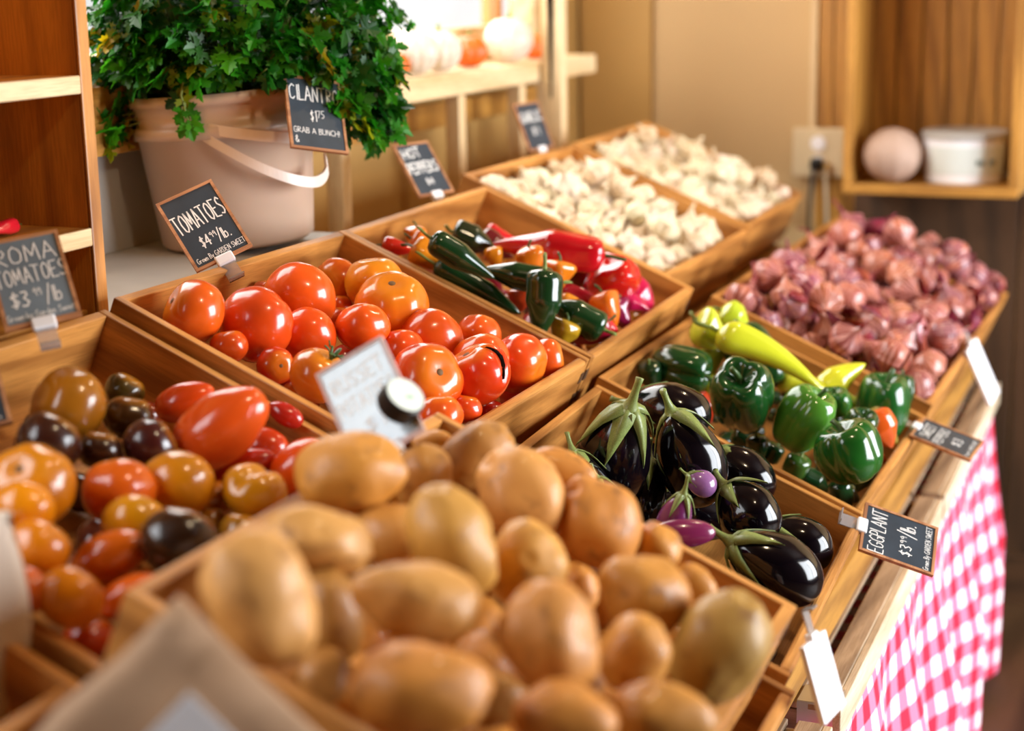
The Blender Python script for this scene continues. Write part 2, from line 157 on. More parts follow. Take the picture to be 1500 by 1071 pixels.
['habanero',2.1125,0.7942,1.0182,0.0216,0.0219,0.333,-0.25,0.909,1.76,[176,138,28],'olive-yellow habanero at the near board','hot peppers in the chili crate'],
['red_chili',2.2711,0.8252,1.0398,0.0389,0.0185,-0.335,0.924,0.186,2.13,[154,20,34],'maroon-red pepper lying across,middle of the crate','hot peppers in the chili crate'],
['red_chili',2.4192,0.7827,1.0166,0.0371,0.0296,-0.151,0.754,0.639,1.41,[194,24,74],'magenta-red pepper in the aisle-side far corner','hot peppers in the chili crate'],
['red_chili',2.3756,0.7737,1.013,0.0256,0.0171,-0.281,0.894,0.349,3.37,[192,26,80],'small magenta pepper against the far board','hot peppers in the chili crate'],
['red_chili',2.2951,0.7688,1.0108,0.0284,0.0185,0.074,0.383,0.921,5.88,[140,26,74],'purple-pink pepper beside the long orange habanero','hot peppers in the chili crate'],
['red_chili',2.2171,0.7676,1.0099,0.0224,0.0142,-0.281,0.894,0.349,0.79,[204,26,48],'small bright red pepper at the aisle board','hot peppers in the chili crate'],
['red_chili',2.1852,0.7795,1.0059,0.0332,0.0197,0.436,-0.766,0.472,2.61,[158,24,48],'dark red pepper in the aisle-side near corner','hot peppers in the chili crate'],
['habanero',2.3701,0.865,1.0537,0.0248,0.0253,0.216,0.07,0.974,4.2,[106,36,20],'brown-red habanero behind the knobbly orange one','hot peppers in the chili crate'],
['habanero',2.1576,0.8763,1.0538,0.0171,0.0216,0.216,0.07,0.974,5.56,[200,64,28],'red-orange habanero showing between the jalapenos','hot peppers in the chili crate'],
['red_chili',2.4074,0.8534,1.0327,0.028,0.0185,-0.335,0.924,0.186,6.28,[160,22,32],'deep red pepper under the crumpled one','hot peppers in the chili crate'],
['jalapeno',2.4778,0.8784,1.0577,0.0287,0.0189,-0.219,0.837,0.502,0.9,0,'dark green pepper tip behind the largest red one','hot peppers in the chili crate'],
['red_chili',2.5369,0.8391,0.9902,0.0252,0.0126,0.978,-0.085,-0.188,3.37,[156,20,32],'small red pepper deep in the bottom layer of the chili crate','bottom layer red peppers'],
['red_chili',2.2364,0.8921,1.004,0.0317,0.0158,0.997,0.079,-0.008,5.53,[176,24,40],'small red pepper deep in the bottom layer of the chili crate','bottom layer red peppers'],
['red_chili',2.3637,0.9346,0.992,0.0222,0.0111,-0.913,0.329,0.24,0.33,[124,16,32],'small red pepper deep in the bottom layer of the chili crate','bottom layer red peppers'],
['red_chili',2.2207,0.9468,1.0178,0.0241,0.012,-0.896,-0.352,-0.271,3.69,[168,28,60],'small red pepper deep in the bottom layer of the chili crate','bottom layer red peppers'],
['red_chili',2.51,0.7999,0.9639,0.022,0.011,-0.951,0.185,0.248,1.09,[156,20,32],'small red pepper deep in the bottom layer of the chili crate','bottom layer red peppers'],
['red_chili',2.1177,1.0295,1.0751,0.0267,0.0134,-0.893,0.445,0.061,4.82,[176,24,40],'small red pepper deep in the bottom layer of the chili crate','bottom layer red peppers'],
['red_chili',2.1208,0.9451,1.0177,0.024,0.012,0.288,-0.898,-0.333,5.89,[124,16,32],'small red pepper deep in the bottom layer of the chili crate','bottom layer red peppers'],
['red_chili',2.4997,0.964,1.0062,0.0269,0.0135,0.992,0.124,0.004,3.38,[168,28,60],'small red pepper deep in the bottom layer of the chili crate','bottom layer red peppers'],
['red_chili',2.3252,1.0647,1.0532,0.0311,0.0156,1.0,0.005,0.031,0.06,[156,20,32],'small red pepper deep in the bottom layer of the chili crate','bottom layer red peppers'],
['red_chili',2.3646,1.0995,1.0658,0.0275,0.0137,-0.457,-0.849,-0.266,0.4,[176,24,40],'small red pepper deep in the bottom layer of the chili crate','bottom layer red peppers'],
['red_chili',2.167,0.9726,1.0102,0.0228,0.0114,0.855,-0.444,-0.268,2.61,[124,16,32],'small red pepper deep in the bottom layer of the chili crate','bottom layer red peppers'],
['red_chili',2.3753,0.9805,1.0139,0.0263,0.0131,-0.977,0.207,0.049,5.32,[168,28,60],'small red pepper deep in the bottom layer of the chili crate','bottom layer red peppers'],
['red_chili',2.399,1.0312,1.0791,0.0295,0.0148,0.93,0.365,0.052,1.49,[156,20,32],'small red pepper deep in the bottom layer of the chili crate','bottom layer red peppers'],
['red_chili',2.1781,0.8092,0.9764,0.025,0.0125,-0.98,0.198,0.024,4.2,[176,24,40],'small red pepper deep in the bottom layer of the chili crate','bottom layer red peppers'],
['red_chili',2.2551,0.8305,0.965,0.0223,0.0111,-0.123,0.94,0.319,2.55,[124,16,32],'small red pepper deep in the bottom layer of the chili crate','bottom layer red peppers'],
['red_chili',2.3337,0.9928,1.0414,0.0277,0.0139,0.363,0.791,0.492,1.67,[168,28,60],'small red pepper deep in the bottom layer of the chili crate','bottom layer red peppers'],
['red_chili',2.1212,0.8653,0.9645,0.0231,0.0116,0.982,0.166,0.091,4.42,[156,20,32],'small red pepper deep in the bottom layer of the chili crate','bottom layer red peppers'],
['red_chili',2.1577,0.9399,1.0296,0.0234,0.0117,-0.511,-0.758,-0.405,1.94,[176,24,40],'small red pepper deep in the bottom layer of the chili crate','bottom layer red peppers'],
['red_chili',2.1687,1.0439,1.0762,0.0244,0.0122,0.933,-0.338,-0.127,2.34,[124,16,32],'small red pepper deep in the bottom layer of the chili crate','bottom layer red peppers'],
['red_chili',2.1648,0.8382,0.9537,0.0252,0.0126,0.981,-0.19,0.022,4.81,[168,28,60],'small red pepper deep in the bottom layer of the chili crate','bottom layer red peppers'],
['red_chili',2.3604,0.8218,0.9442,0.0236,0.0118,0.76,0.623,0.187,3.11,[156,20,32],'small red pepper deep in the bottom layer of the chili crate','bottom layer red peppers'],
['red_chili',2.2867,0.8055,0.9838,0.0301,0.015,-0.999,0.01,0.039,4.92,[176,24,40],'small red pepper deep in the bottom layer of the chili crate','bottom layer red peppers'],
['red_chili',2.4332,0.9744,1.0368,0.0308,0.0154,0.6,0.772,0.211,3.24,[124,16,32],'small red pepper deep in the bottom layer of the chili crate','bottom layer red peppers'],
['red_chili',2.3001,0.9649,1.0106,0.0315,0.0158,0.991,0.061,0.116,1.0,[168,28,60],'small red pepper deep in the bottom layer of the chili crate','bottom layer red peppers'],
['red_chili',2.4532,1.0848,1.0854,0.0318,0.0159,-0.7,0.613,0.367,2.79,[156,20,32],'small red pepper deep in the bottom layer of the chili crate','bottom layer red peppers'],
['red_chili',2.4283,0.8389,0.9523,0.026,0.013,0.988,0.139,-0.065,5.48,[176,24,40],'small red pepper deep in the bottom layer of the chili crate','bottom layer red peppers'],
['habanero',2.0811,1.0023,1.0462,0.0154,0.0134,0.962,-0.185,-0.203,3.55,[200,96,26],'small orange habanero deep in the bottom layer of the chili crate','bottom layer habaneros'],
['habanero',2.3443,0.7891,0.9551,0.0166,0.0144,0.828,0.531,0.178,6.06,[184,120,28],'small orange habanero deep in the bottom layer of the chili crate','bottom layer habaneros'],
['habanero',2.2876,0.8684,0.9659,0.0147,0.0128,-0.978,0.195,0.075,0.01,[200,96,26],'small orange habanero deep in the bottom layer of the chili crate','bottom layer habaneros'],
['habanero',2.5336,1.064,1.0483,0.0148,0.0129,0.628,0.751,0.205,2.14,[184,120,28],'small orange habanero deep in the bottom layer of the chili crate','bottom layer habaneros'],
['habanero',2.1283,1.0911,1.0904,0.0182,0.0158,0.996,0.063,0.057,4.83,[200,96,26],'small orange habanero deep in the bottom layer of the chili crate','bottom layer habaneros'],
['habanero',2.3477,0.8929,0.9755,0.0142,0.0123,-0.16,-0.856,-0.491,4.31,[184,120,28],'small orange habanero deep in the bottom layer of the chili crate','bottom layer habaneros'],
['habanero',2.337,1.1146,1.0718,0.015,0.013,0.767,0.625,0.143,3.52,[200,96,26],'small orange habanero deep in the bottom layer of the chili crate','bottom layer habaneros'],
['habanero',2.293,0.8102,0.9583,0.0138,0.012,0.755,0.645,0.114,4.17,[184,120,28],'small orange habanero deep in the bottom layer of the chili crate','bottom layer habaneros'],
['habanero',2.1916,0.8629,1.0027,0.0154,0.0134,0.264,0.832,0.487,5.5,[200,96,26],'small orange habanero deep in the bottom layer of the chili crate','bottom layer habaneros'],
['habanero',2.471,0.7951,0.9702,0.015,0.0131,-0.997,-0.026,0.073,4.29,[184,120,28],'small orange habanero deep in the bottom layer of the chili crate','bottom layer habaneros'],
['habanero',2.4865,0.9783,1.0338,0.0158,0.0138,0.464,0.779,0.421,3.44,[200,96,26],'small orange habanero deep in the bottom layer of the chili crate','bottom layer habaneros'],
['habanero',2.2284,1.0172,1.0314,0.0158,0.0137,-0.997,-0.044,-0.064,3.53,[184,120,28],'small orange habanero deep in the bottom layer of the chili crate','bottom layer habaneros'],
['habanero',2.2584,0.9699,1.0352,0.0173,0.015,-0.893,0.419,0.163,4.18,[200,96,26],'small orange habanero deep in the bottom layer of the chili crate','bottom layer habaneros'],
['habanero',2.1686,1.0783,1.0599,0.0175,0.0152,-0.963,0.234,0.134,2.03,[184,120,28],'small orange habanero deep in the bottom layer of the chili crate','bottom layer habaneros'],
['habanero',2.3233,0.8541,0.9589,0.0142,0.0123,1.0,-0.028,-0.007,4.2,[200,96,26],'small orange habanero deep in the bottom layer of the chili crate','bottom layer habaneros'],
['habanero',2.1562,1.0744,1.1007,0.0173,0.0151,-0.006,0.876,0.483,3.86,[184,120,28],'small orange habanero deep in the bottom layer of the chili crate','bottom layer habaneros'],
['jalapeno',2.5929,0.666,0.8429,0.0224,0.015,-0.338,-0.834,-0.436,4.94,0,'small dark green pepper deep in the bottom layer of the bell pepper crate','bottom layer green peppers'],
['jalapeno',2.4706,0.707,0.8623,0.0257,0.0171,0.465,-0.849,-0.252,3.02,0,'small dark green pepper deep in the bottom layer of the bell pepper crate','bottom layer green peppers'],
['jalapeno',2.1878,0.6802,0.861,0.0189,0.0126,-0.957,-0.285,-0.048,0.17,0,'small dark green pepper deep in the bottom layer of the bell pepper crate','bottom layer green peppers'],
['jalapeno',2.5726,0.721,0.8852,0.0209,0.0139,0.353,0.898,0.263,3.37,0,'small dark green pepper deep in the bottom layer of the bell pepper crate','bottom layer green peppers'],
['jalapeno',2.5524,0.712,0.8602,0.0194,0.0129,0.887,-0.443,-0.129,5.39,0,'small dark green pepper deep in the bottom layer of the bell pepper crate','bottom layer green peppers'],
['jalapeno',2.3207,0.6128,0.8211,0.0258,0.0172,0.925,-0.331,-0.189,4.02,0,'small dark green pepper deep in the bottom layer of the bell pepper crate','bottom layer green peppers'],
['jalapeno',2.1618,0.6026,0.8163,0.0263,0.0176,0.455,0.748,0.483,4.04,0,'small dark green pepper deep in the bottom layer of the bell pepper crate','bottom layer green peppers'],
['jalapeno',2.2119,0.618,0.8427,0.0242,0.0161,0.924,0.345,0.167,2.46,0,'small dark green pepper deep in the bottom layer of the bell pepper crate','bottom layer green peppers'],
['jalapeno',2.3699,0.6451,0.8477,0.0195,0.013,0.869,-0.492,-0.06,2.24,0,'small dark green pepper deep in the bottom layer of the bell pepper crate','bottom layer green peppers'],
['jalapeno',2.2902,0.6614,0.839,0.0218,0.0145,0.993,0.107,-0.056,4.51,0,'small dark green pepper deep in the bottom layer of the bell pepper crate','bottom layer green peppers'],
['jalapeno',2.4148,0.5998,0.8146,0.024,0.016,0.721,-0.669,-0.183,0.49,0,'small dark green pepper deep in the bottom layer of the bell pepper crate','bottom layer green peppers'],
['jalapeno',2.5508,0.5913,0.8075,0.0183,0.0122,-0.986,0.163,0.033,5.44,0,'small dark green pepper deep in the bottom layer of the bell pepper crate','bottom layer green peppers'],
['jalapeno',2.4926,0.5444,0.8056,0.0199,0.0133,0.927,0.37,0.066,5.5,0,'small dark green pepper deep in the bottom layer of the bell pepper crate','bottom layer green peppers'],
['jalapeno',2.3218,0.5522,0.8142,0.0237,0.0158,0.696,0.67,0.257,6.04,0,'small dark green pepper deep in the bottom layer of the bell pepper crate','bottom layer green peppers'],
['jalapeno',2.5818,0.539,0.8189,0.0264,0.0176,0.977,-0.205,-0.057,0.85,0,'small dark green pepper deep in the bottom layer of the bell pepper crate','bottom layer green peppers'],
['jalapeno',2.3654,0.4685,0.7724,0.02,0.0133,-0.452,0.758,0.469,0.72,0,'small dark green pepper deep in the bottom layer of the bell pepper crate','bottom layer green peppers'],
['jalapeno',2.5643,0.4457,0.748,0.0226,0.0151,0.984,-0.152,0.092,5.61,0,'small dark green pepper deep in the bottom layer of the bell pepper crate','bottom layer green peppers'],
['jalapeno',2.1964,0.6523,0.8374,0.0256,0.0171,0.328,0.886,0.327,2.52,0,'small dark green pepper deep in the bottom layer of the bell pepper crate','bottom layer green peppers'],
['jalapeno',2.5003,0.4605,0.7563,0.0257,0.0172,-0.988,0.144,-0.058,1.7,0,'small dark green pepper deep in the bottom layer of the bell pepper crate','bottom layer green peppers'],
['jalapeno',2.5838,0.5954,0.8271,0.0194,0.0129,-0.537,0.813,0.224,2.4,0,'small dark green pepper deep in the bottom layer of the bell pepper crate','bottom layer green peppers'],
['jalapeno',2.1574,0.637,0.8483,0.0227,0.0151,0.963,0.257,0.08,4.14,0,'small dark green pepper deep in the bottom layer of the bell pepper crate','bottom layer green peppers'],
['jalapeno',2.5906,0.5027,0.7966,0.0253,0.0169,-0.343,0.858,0.382,1.01,0,'small dark green pepper deep in the bottom layer of the bell pepper crate','bottom layer green peppers'],
['jalapeno',2.4481,0.4568,0.7498,0.0192,0.0128,-0.775,-0.547,-0.317,3.06,0,'small dark green pepper deep in the bottom layer of the bell pepper crate','bottom layer green peppers'],
['jalapeno',2.414,0.4509,0.7486,0.0214,0.0143,0.776,-0.538,-0.329,4.15,0,'small dark green pepper deep in the bottom layer of the bell pepper crate','bottom layer green peppers'],
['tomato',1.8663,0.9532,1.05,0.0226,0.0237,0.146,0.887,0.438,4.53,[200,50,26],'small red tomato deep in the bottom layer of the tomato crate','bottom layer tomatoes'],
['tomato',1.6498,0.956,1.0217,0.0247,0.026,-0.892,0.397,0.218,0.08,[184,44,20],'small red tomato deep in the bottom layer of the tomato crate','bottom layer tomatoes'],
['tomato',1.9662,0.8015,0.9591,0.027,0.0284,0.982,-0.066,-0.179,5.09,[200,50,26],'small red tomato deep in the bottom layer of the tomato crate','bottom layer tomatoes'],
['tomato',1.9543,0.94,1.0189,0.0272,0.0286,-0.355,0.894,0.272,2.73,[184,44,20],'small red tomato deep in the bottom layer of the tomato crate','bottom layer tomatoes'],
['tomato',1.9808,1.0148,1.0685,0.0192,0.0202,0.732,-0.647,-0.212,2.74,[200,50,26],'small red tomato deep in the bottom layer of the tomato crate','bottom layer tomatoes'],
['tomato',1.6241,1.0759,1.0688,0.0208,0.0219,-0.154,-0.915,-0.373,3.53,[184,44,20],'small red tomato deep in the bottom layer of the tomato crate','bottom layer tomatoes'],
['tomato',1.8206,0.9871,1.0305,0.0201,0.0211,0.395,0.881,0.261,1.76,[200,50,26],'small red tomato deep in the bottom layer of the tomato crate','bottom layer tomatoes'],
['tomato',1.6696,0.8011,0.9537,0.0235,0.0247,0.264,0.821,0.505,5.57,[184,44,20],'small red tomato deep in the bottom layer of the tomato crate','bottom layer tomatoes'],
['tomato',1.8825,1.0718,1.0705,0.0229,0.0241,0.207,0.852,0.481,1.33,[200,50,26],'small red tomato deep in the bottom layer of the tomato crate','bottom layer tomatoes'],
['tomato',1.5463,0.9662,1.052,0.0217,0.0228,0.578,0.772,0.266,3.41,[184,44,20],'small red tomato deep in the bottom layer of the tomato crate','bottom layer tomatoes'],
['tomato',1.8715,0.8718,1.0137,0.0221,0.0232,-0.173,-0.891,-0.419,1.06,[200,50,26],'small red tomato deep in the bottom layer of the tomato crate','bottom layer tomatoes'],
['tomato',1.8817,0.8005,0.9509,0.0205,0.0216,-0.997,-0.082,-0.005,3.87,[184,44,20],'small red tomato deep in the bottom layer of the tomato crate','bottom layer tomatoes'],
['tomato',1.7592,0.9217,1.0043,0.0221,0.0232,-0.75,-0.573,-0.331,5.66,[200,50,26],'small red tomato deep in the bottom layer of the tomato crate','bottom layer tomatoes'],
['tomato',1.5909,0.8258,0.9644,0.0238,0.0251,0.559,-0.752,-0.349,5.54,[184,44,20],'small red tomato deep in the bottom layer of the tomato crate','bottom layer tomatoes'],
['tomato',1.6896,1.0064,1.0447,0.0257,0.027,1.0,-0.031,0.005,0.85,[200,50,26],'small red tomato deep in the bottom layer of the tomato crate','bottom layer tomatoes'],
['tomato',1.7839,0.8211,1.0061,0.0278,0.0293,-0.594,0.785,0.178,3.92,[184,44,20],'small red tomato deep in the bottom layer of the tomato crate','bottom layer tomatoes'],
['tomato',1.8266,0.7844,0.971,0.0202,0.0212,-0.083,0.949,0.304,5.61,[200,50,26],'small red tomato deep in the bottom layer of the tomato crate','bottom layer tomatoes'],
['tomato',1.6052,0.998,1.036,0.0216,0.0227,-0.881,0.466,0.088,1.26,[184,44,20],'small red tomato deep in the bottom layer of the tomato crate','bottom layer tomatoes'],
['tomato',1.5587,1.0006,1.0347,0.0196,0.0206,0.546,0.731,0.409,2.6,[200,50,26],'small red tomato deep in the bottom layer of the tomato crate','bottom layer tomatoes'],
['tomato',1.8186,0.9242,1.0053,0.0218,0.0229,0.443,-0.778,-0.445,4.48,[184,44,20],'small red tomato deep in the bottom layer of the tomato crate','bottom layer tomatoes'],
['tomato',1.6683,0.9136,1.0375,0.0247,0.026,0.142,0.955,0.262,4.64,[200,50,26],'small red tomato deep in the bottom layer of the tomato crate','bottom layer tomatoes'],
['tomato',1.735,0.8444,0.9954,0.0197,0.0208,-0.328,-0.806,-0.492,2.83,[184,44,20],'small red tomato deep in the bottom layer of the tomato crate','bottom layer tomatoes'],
['roma_tomato',1.3222,0.9665,1.0304,0.0283,0.0202,0.14,0.888,0.438,4.01,[90,36,20],'dark shaded tomato deep in the bottom layer of the roma crate','bottom layer roma tomatoes'],  # roma bottom layer: crate shade is put into these dark colours
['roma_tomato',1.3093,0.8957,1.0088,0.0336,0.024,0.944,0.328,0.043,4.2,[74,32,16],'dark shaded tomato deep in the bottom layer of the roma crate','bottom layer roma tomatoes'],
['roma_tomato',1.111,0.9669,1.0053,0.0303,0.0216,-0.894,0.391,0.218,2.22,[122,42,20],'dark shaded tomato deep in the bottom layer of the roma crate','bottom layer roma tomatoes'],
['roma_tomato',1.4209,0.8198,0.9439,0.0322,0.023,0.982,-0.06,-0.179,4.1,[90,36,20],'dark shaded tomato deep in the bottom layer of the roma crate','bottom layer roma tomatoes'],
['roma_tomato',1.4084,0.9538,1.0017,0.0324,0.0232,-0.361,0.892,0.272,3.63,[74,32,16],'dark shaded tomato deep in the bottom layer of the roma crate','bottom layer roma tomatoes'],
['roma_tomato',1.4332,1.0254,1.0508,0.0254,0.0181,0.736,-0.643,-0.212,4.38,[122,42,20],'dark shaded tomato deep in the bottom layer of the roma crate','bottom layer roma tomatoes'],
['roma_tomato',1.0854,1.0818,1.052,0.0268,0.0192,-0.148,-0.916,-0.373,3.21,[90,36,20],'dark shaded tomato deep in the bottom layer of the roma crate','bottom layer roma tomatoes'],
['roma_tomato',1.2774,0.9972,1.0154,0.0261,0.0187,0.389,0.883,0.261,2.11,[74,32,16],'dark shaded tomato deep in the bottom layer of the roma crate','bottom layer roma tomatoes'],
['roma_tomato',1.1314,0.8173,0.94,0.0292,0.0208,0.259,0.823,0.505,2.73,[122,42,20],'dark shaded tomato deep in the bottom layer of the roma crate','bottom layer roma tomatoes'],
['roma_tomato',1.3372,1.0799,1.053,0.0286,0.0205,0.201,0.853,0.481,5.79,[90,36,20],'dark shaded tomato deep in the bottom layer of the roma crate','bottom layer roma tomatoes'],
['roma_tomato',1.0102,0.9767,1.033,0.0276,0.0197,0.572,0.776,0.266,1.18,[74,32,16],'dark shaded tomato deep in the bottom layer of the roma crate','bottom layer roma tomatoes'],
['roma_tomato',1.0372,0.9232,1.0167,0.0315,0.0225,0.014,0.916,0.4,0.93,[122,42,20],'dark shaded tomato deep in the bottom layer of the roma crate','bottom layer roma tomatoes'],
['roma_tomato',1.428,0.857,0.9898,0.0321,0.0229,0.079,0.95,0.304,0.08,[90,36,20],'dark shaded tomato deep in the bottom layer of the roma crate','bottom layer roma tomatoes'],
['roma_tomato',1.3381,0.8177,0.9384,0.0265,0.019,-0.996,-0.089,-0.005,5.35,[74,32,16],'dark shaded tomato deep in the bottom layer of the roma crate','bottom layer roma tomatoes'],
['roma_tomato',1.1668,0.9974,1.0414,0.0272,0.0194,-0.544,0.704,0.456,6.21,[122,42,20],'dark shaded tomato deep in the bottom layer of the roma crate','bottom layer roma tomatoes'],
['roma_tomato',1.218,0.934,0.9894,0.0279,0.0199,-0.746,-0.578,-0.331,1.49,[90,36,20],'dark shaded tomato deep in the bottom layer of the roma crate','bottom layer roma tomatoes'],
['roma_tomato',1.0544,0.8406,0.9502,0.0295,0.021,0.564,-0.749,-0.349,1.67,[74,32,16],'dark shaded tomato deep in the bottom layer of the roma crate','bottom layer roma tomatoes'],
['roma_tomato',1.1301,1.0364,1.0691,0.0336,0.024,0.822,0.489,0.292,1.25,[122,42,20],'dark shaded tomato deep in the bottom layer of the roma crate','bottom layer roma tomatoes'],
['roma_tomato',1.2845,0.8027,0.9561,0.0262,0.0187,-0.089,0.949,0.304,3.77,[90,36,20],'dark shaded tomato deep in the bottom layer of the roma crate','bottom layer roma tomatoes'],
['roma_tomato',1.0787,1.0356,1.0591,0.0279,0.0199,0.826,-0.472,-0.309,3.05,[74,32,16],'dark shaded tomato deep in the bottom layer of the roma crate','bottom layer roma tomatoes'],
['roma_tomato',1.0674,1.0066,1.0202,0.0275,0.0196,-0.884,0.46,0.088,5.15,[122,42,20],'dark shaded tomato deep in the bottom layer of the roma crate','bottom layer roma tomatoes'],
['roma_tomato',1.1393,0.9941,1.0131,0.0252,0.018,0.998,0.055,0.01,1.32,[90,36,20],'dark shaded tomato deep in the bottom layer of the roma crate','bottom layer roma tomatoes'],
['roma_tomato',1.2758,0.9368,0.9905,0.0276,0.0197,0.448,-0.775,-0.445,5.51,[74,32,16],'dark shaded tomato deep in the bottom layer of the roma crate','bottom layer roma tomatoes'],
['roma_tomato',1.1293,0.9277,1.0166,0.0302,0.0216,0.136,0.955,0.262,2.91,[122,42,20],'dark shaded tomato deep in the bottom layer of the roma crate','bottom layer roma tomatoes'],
['eggplant',1.7178,0.5677,0.8218,0.0557,0.0348,-0.909,0.355,0.218,5.07,0,'black eggplant deep in the bottom layer of the eggplant crate','bottom layer eggplants'],  # added filler eggplants; their black stands in for shadowed gaps
['eggplant',1.9805,0.5669,0.8195,0.059,0.0369,-0.396,0.877,0.272,5.04,0,'black eggplant deep in the bottom layer of the eggplant crate','bottom layer eggplants'],
['eggplant',2.0041,0.6235,0.8756,0.0483,0.0302,0.761,-0.612,-0.212,5.72,0,'black eggplant deep in the bottom layer of the eggplant crate','bottom layer eggplants'],
['eggplant',1.6897,0.6654,0.8607,0.0505,0.0315,-0.111,-0.921,-0.373,3.13,0,'black eggplant deep in the bottom layer of the eggplant crate','bottom layer eggplants'],
['eggplant',1.7406,0.4424,0.7664,0.054,0.0338,0.226,0.833,0.505,3.83,0,'black eggplant deep in the bottom layer of the eggplant crate','bottom layer eggplants'],
['eggplant',1.6268,0.5656,0.8617,0.0516,0.0323,0.541,0.798,0.266,3.52,0,'black eggplant deep in the bottom layer of the eggplant crate','bottom layer eggplants'],
['eggplant',1.8136,0.5441,0.8077,0.0521,0.0326,-0.722,-0.607,-0.331,1.2,0,'black eggplant deep in the bottom layer of the eggplant crate','bottom layer eggplants'],
['eggplant',1.6716,0.4595,0.7751,0.0545,0.0341,0.594,-0.725,-0.349,3.15,0,'black eggplant deep in the bottom layer of the eggplant crate','bottom layer eggplants'],
['potato',1.1219,0.5548,0.9503,0.0401,0.0334,-0.976,-0.217,0.016,5.82,0,'potato in the shaded bottom layer beneath the potato heap','bottom layer potatoes'],
['potato',1.1203,0.6126,0.9738,0.0386,0.0321,-0.144,0.932,0.333,5.71,0,'potato in the shaded bottom layer beneath the potato heap','bottom layer potatoes'],
['potato',1.2114,0.4858,0.9197,0.0389,0.0324,0.941,0.23,0.25,0.14,0,'potato in the shaded bottom layer beneath the potato heap','bottom layer potatoes'],
['potato',1.1233,0.4441,0.9003,0.0375,0.0313,-0.942,0.309,0.129,4.17,0,'potato in the shaded bottom layer beneath the potato heap','bottom layer potatoes'],
['potato',1.2679,0.5958,0.9697,0.0418,0.0348,-0.846,0.487,0.217,2.05,0,'potato in the shaded bottom layer beneath the potato heap','bottom layer potatoes'],
['potato',1.3048,0.3788,0.9206,0.0411,0.0343,0.011,0.961,0.275,0.85,0,'potato in the shaded bottom layer beneath the potato heap','bottom layer potatoes'],
['potato',1.0425,0.5806,0.9613,0.04,0.0334,0.511,-0.804,-0.306,0.88,0,'potato in the shaded bottom layer beneath the potato heap','bottom layer potatoes'],
['potato',1.0628,0.4182,0.891,0.0397,0.033,0.082,0.904,0.42,4.99,0,'potato in the shaded bottom layer beneath the potato heap','bottom layer potatoes'],
['potato',1.0586,0.4752,0.9136,0.0375,0.0313,-0.79,0.587,0.174,6.02,0,'potato in the shaded bottom layer beneath the potato heap','bottom layer potatoes'],
['potato',1.0025,0.4311,0.894,0.037,0.0308,-0.962,-0.271,-0.042,3.27,0,'potato in the shaded bottom layer beneath the potato heap','bottom layer potatoes'],
['potato',1.2738,0.4428,0.8999,0.0374,0.0312,0.956,-0.293,-0.029,2.41,0,'potato in the shaded bottom layer beneath the potato heap','bottom layer potatoes'],
['potato',1.3509,0.4644,0.951,0.0379,0.0316,0.815,-0.525,-0.245,3.2,0,'potato in the shaded bottom layer beneath the potato heap','bottom layer potatoes'],
['potato',1.3112,0.5144,0.9779,0.0406,0.0338,-0.234,0.94,0.248,5.21,0,'potato in the shaded bottom layer beneath the potato heap','bottom layer potatoes'],
['potato',1.1916,0.4098,0.8894,0.0416,0.0347,0.5,-0.761,-0.414,4.69,0,'potato in the shaded bottom layer beneath the potato heap','bottom layer potatoes'],
['potato',1.4031,0.5982,0.9659,0.0361,0.0301,-0.803,0.572,0.165,0.4,0,'potato in the shaded bottom layer beneath the potato heap','bottom layer potatoes'],
['potato',1.0262,0.6333,0.9879,0.0408,0.034,-0.829,0.544,0.129,1.33,0,'potato in the shaded bottom layer beneath the potato heap','bottom layer potatoes'],
['potato',1.0111,0.5012,0.9671,0.0383,0.0319,-0.97,0.243,-0.02,5.45,0,'potato in the shaded bottom layer beneath the potato heap','bottom layer potatoes'],
['potato',1.1315,0.493,0.9597,0.0362,0.0302,0.892,-0.357,-0.278,3.1,0,'potato in the shaded bottom layer beneath the potato heap','bottom layer potatoes'],
['potato',1.1739,0.4451,0.9397,0.0365,0.0304,0.997,-0.055,-0.044,4.13,0,'potato in the shaded bottom layer beneath the potato heap','bottom layer potatoes'],
['potato',1.36,0.6594,0.9934,0.0375,0.0312,-0.138,-0.919,-0.37,4.88,0,'potato in the shaded bottom layer beneath the potato heap','bottom layer potatoes'],
['potato',1.2189,0.5483,0.9468,0.0391,0.0326,0.97,-0.21,-0.12,4.0,0,'potato in the shaded bottom layer beneath the potato heap','bottom layer potatoes'],
['potato',1.347,0.564,1.0004,0.0411,0.0343,0.984,0.167,-0.06,4.61,0,'potato in the shaded bottom layer beneath the potato heap','bottom layer potatoes'],
['potato',1.3867,0.4381,0.8988,0.0382,0.0318,-0.764,-0.598,-0.242,3.43,0,'potato in the shaded bottom layer beneath the potato heap','bottom layer potatoes'],
['potato',0.9866,0.3783,0.9125,0.0375,0.0312,-0.997,-0.056,-0.061,1.44,0,'potato in the shaded bottom layer beneath the potato heap','bottom layer potatoes']]
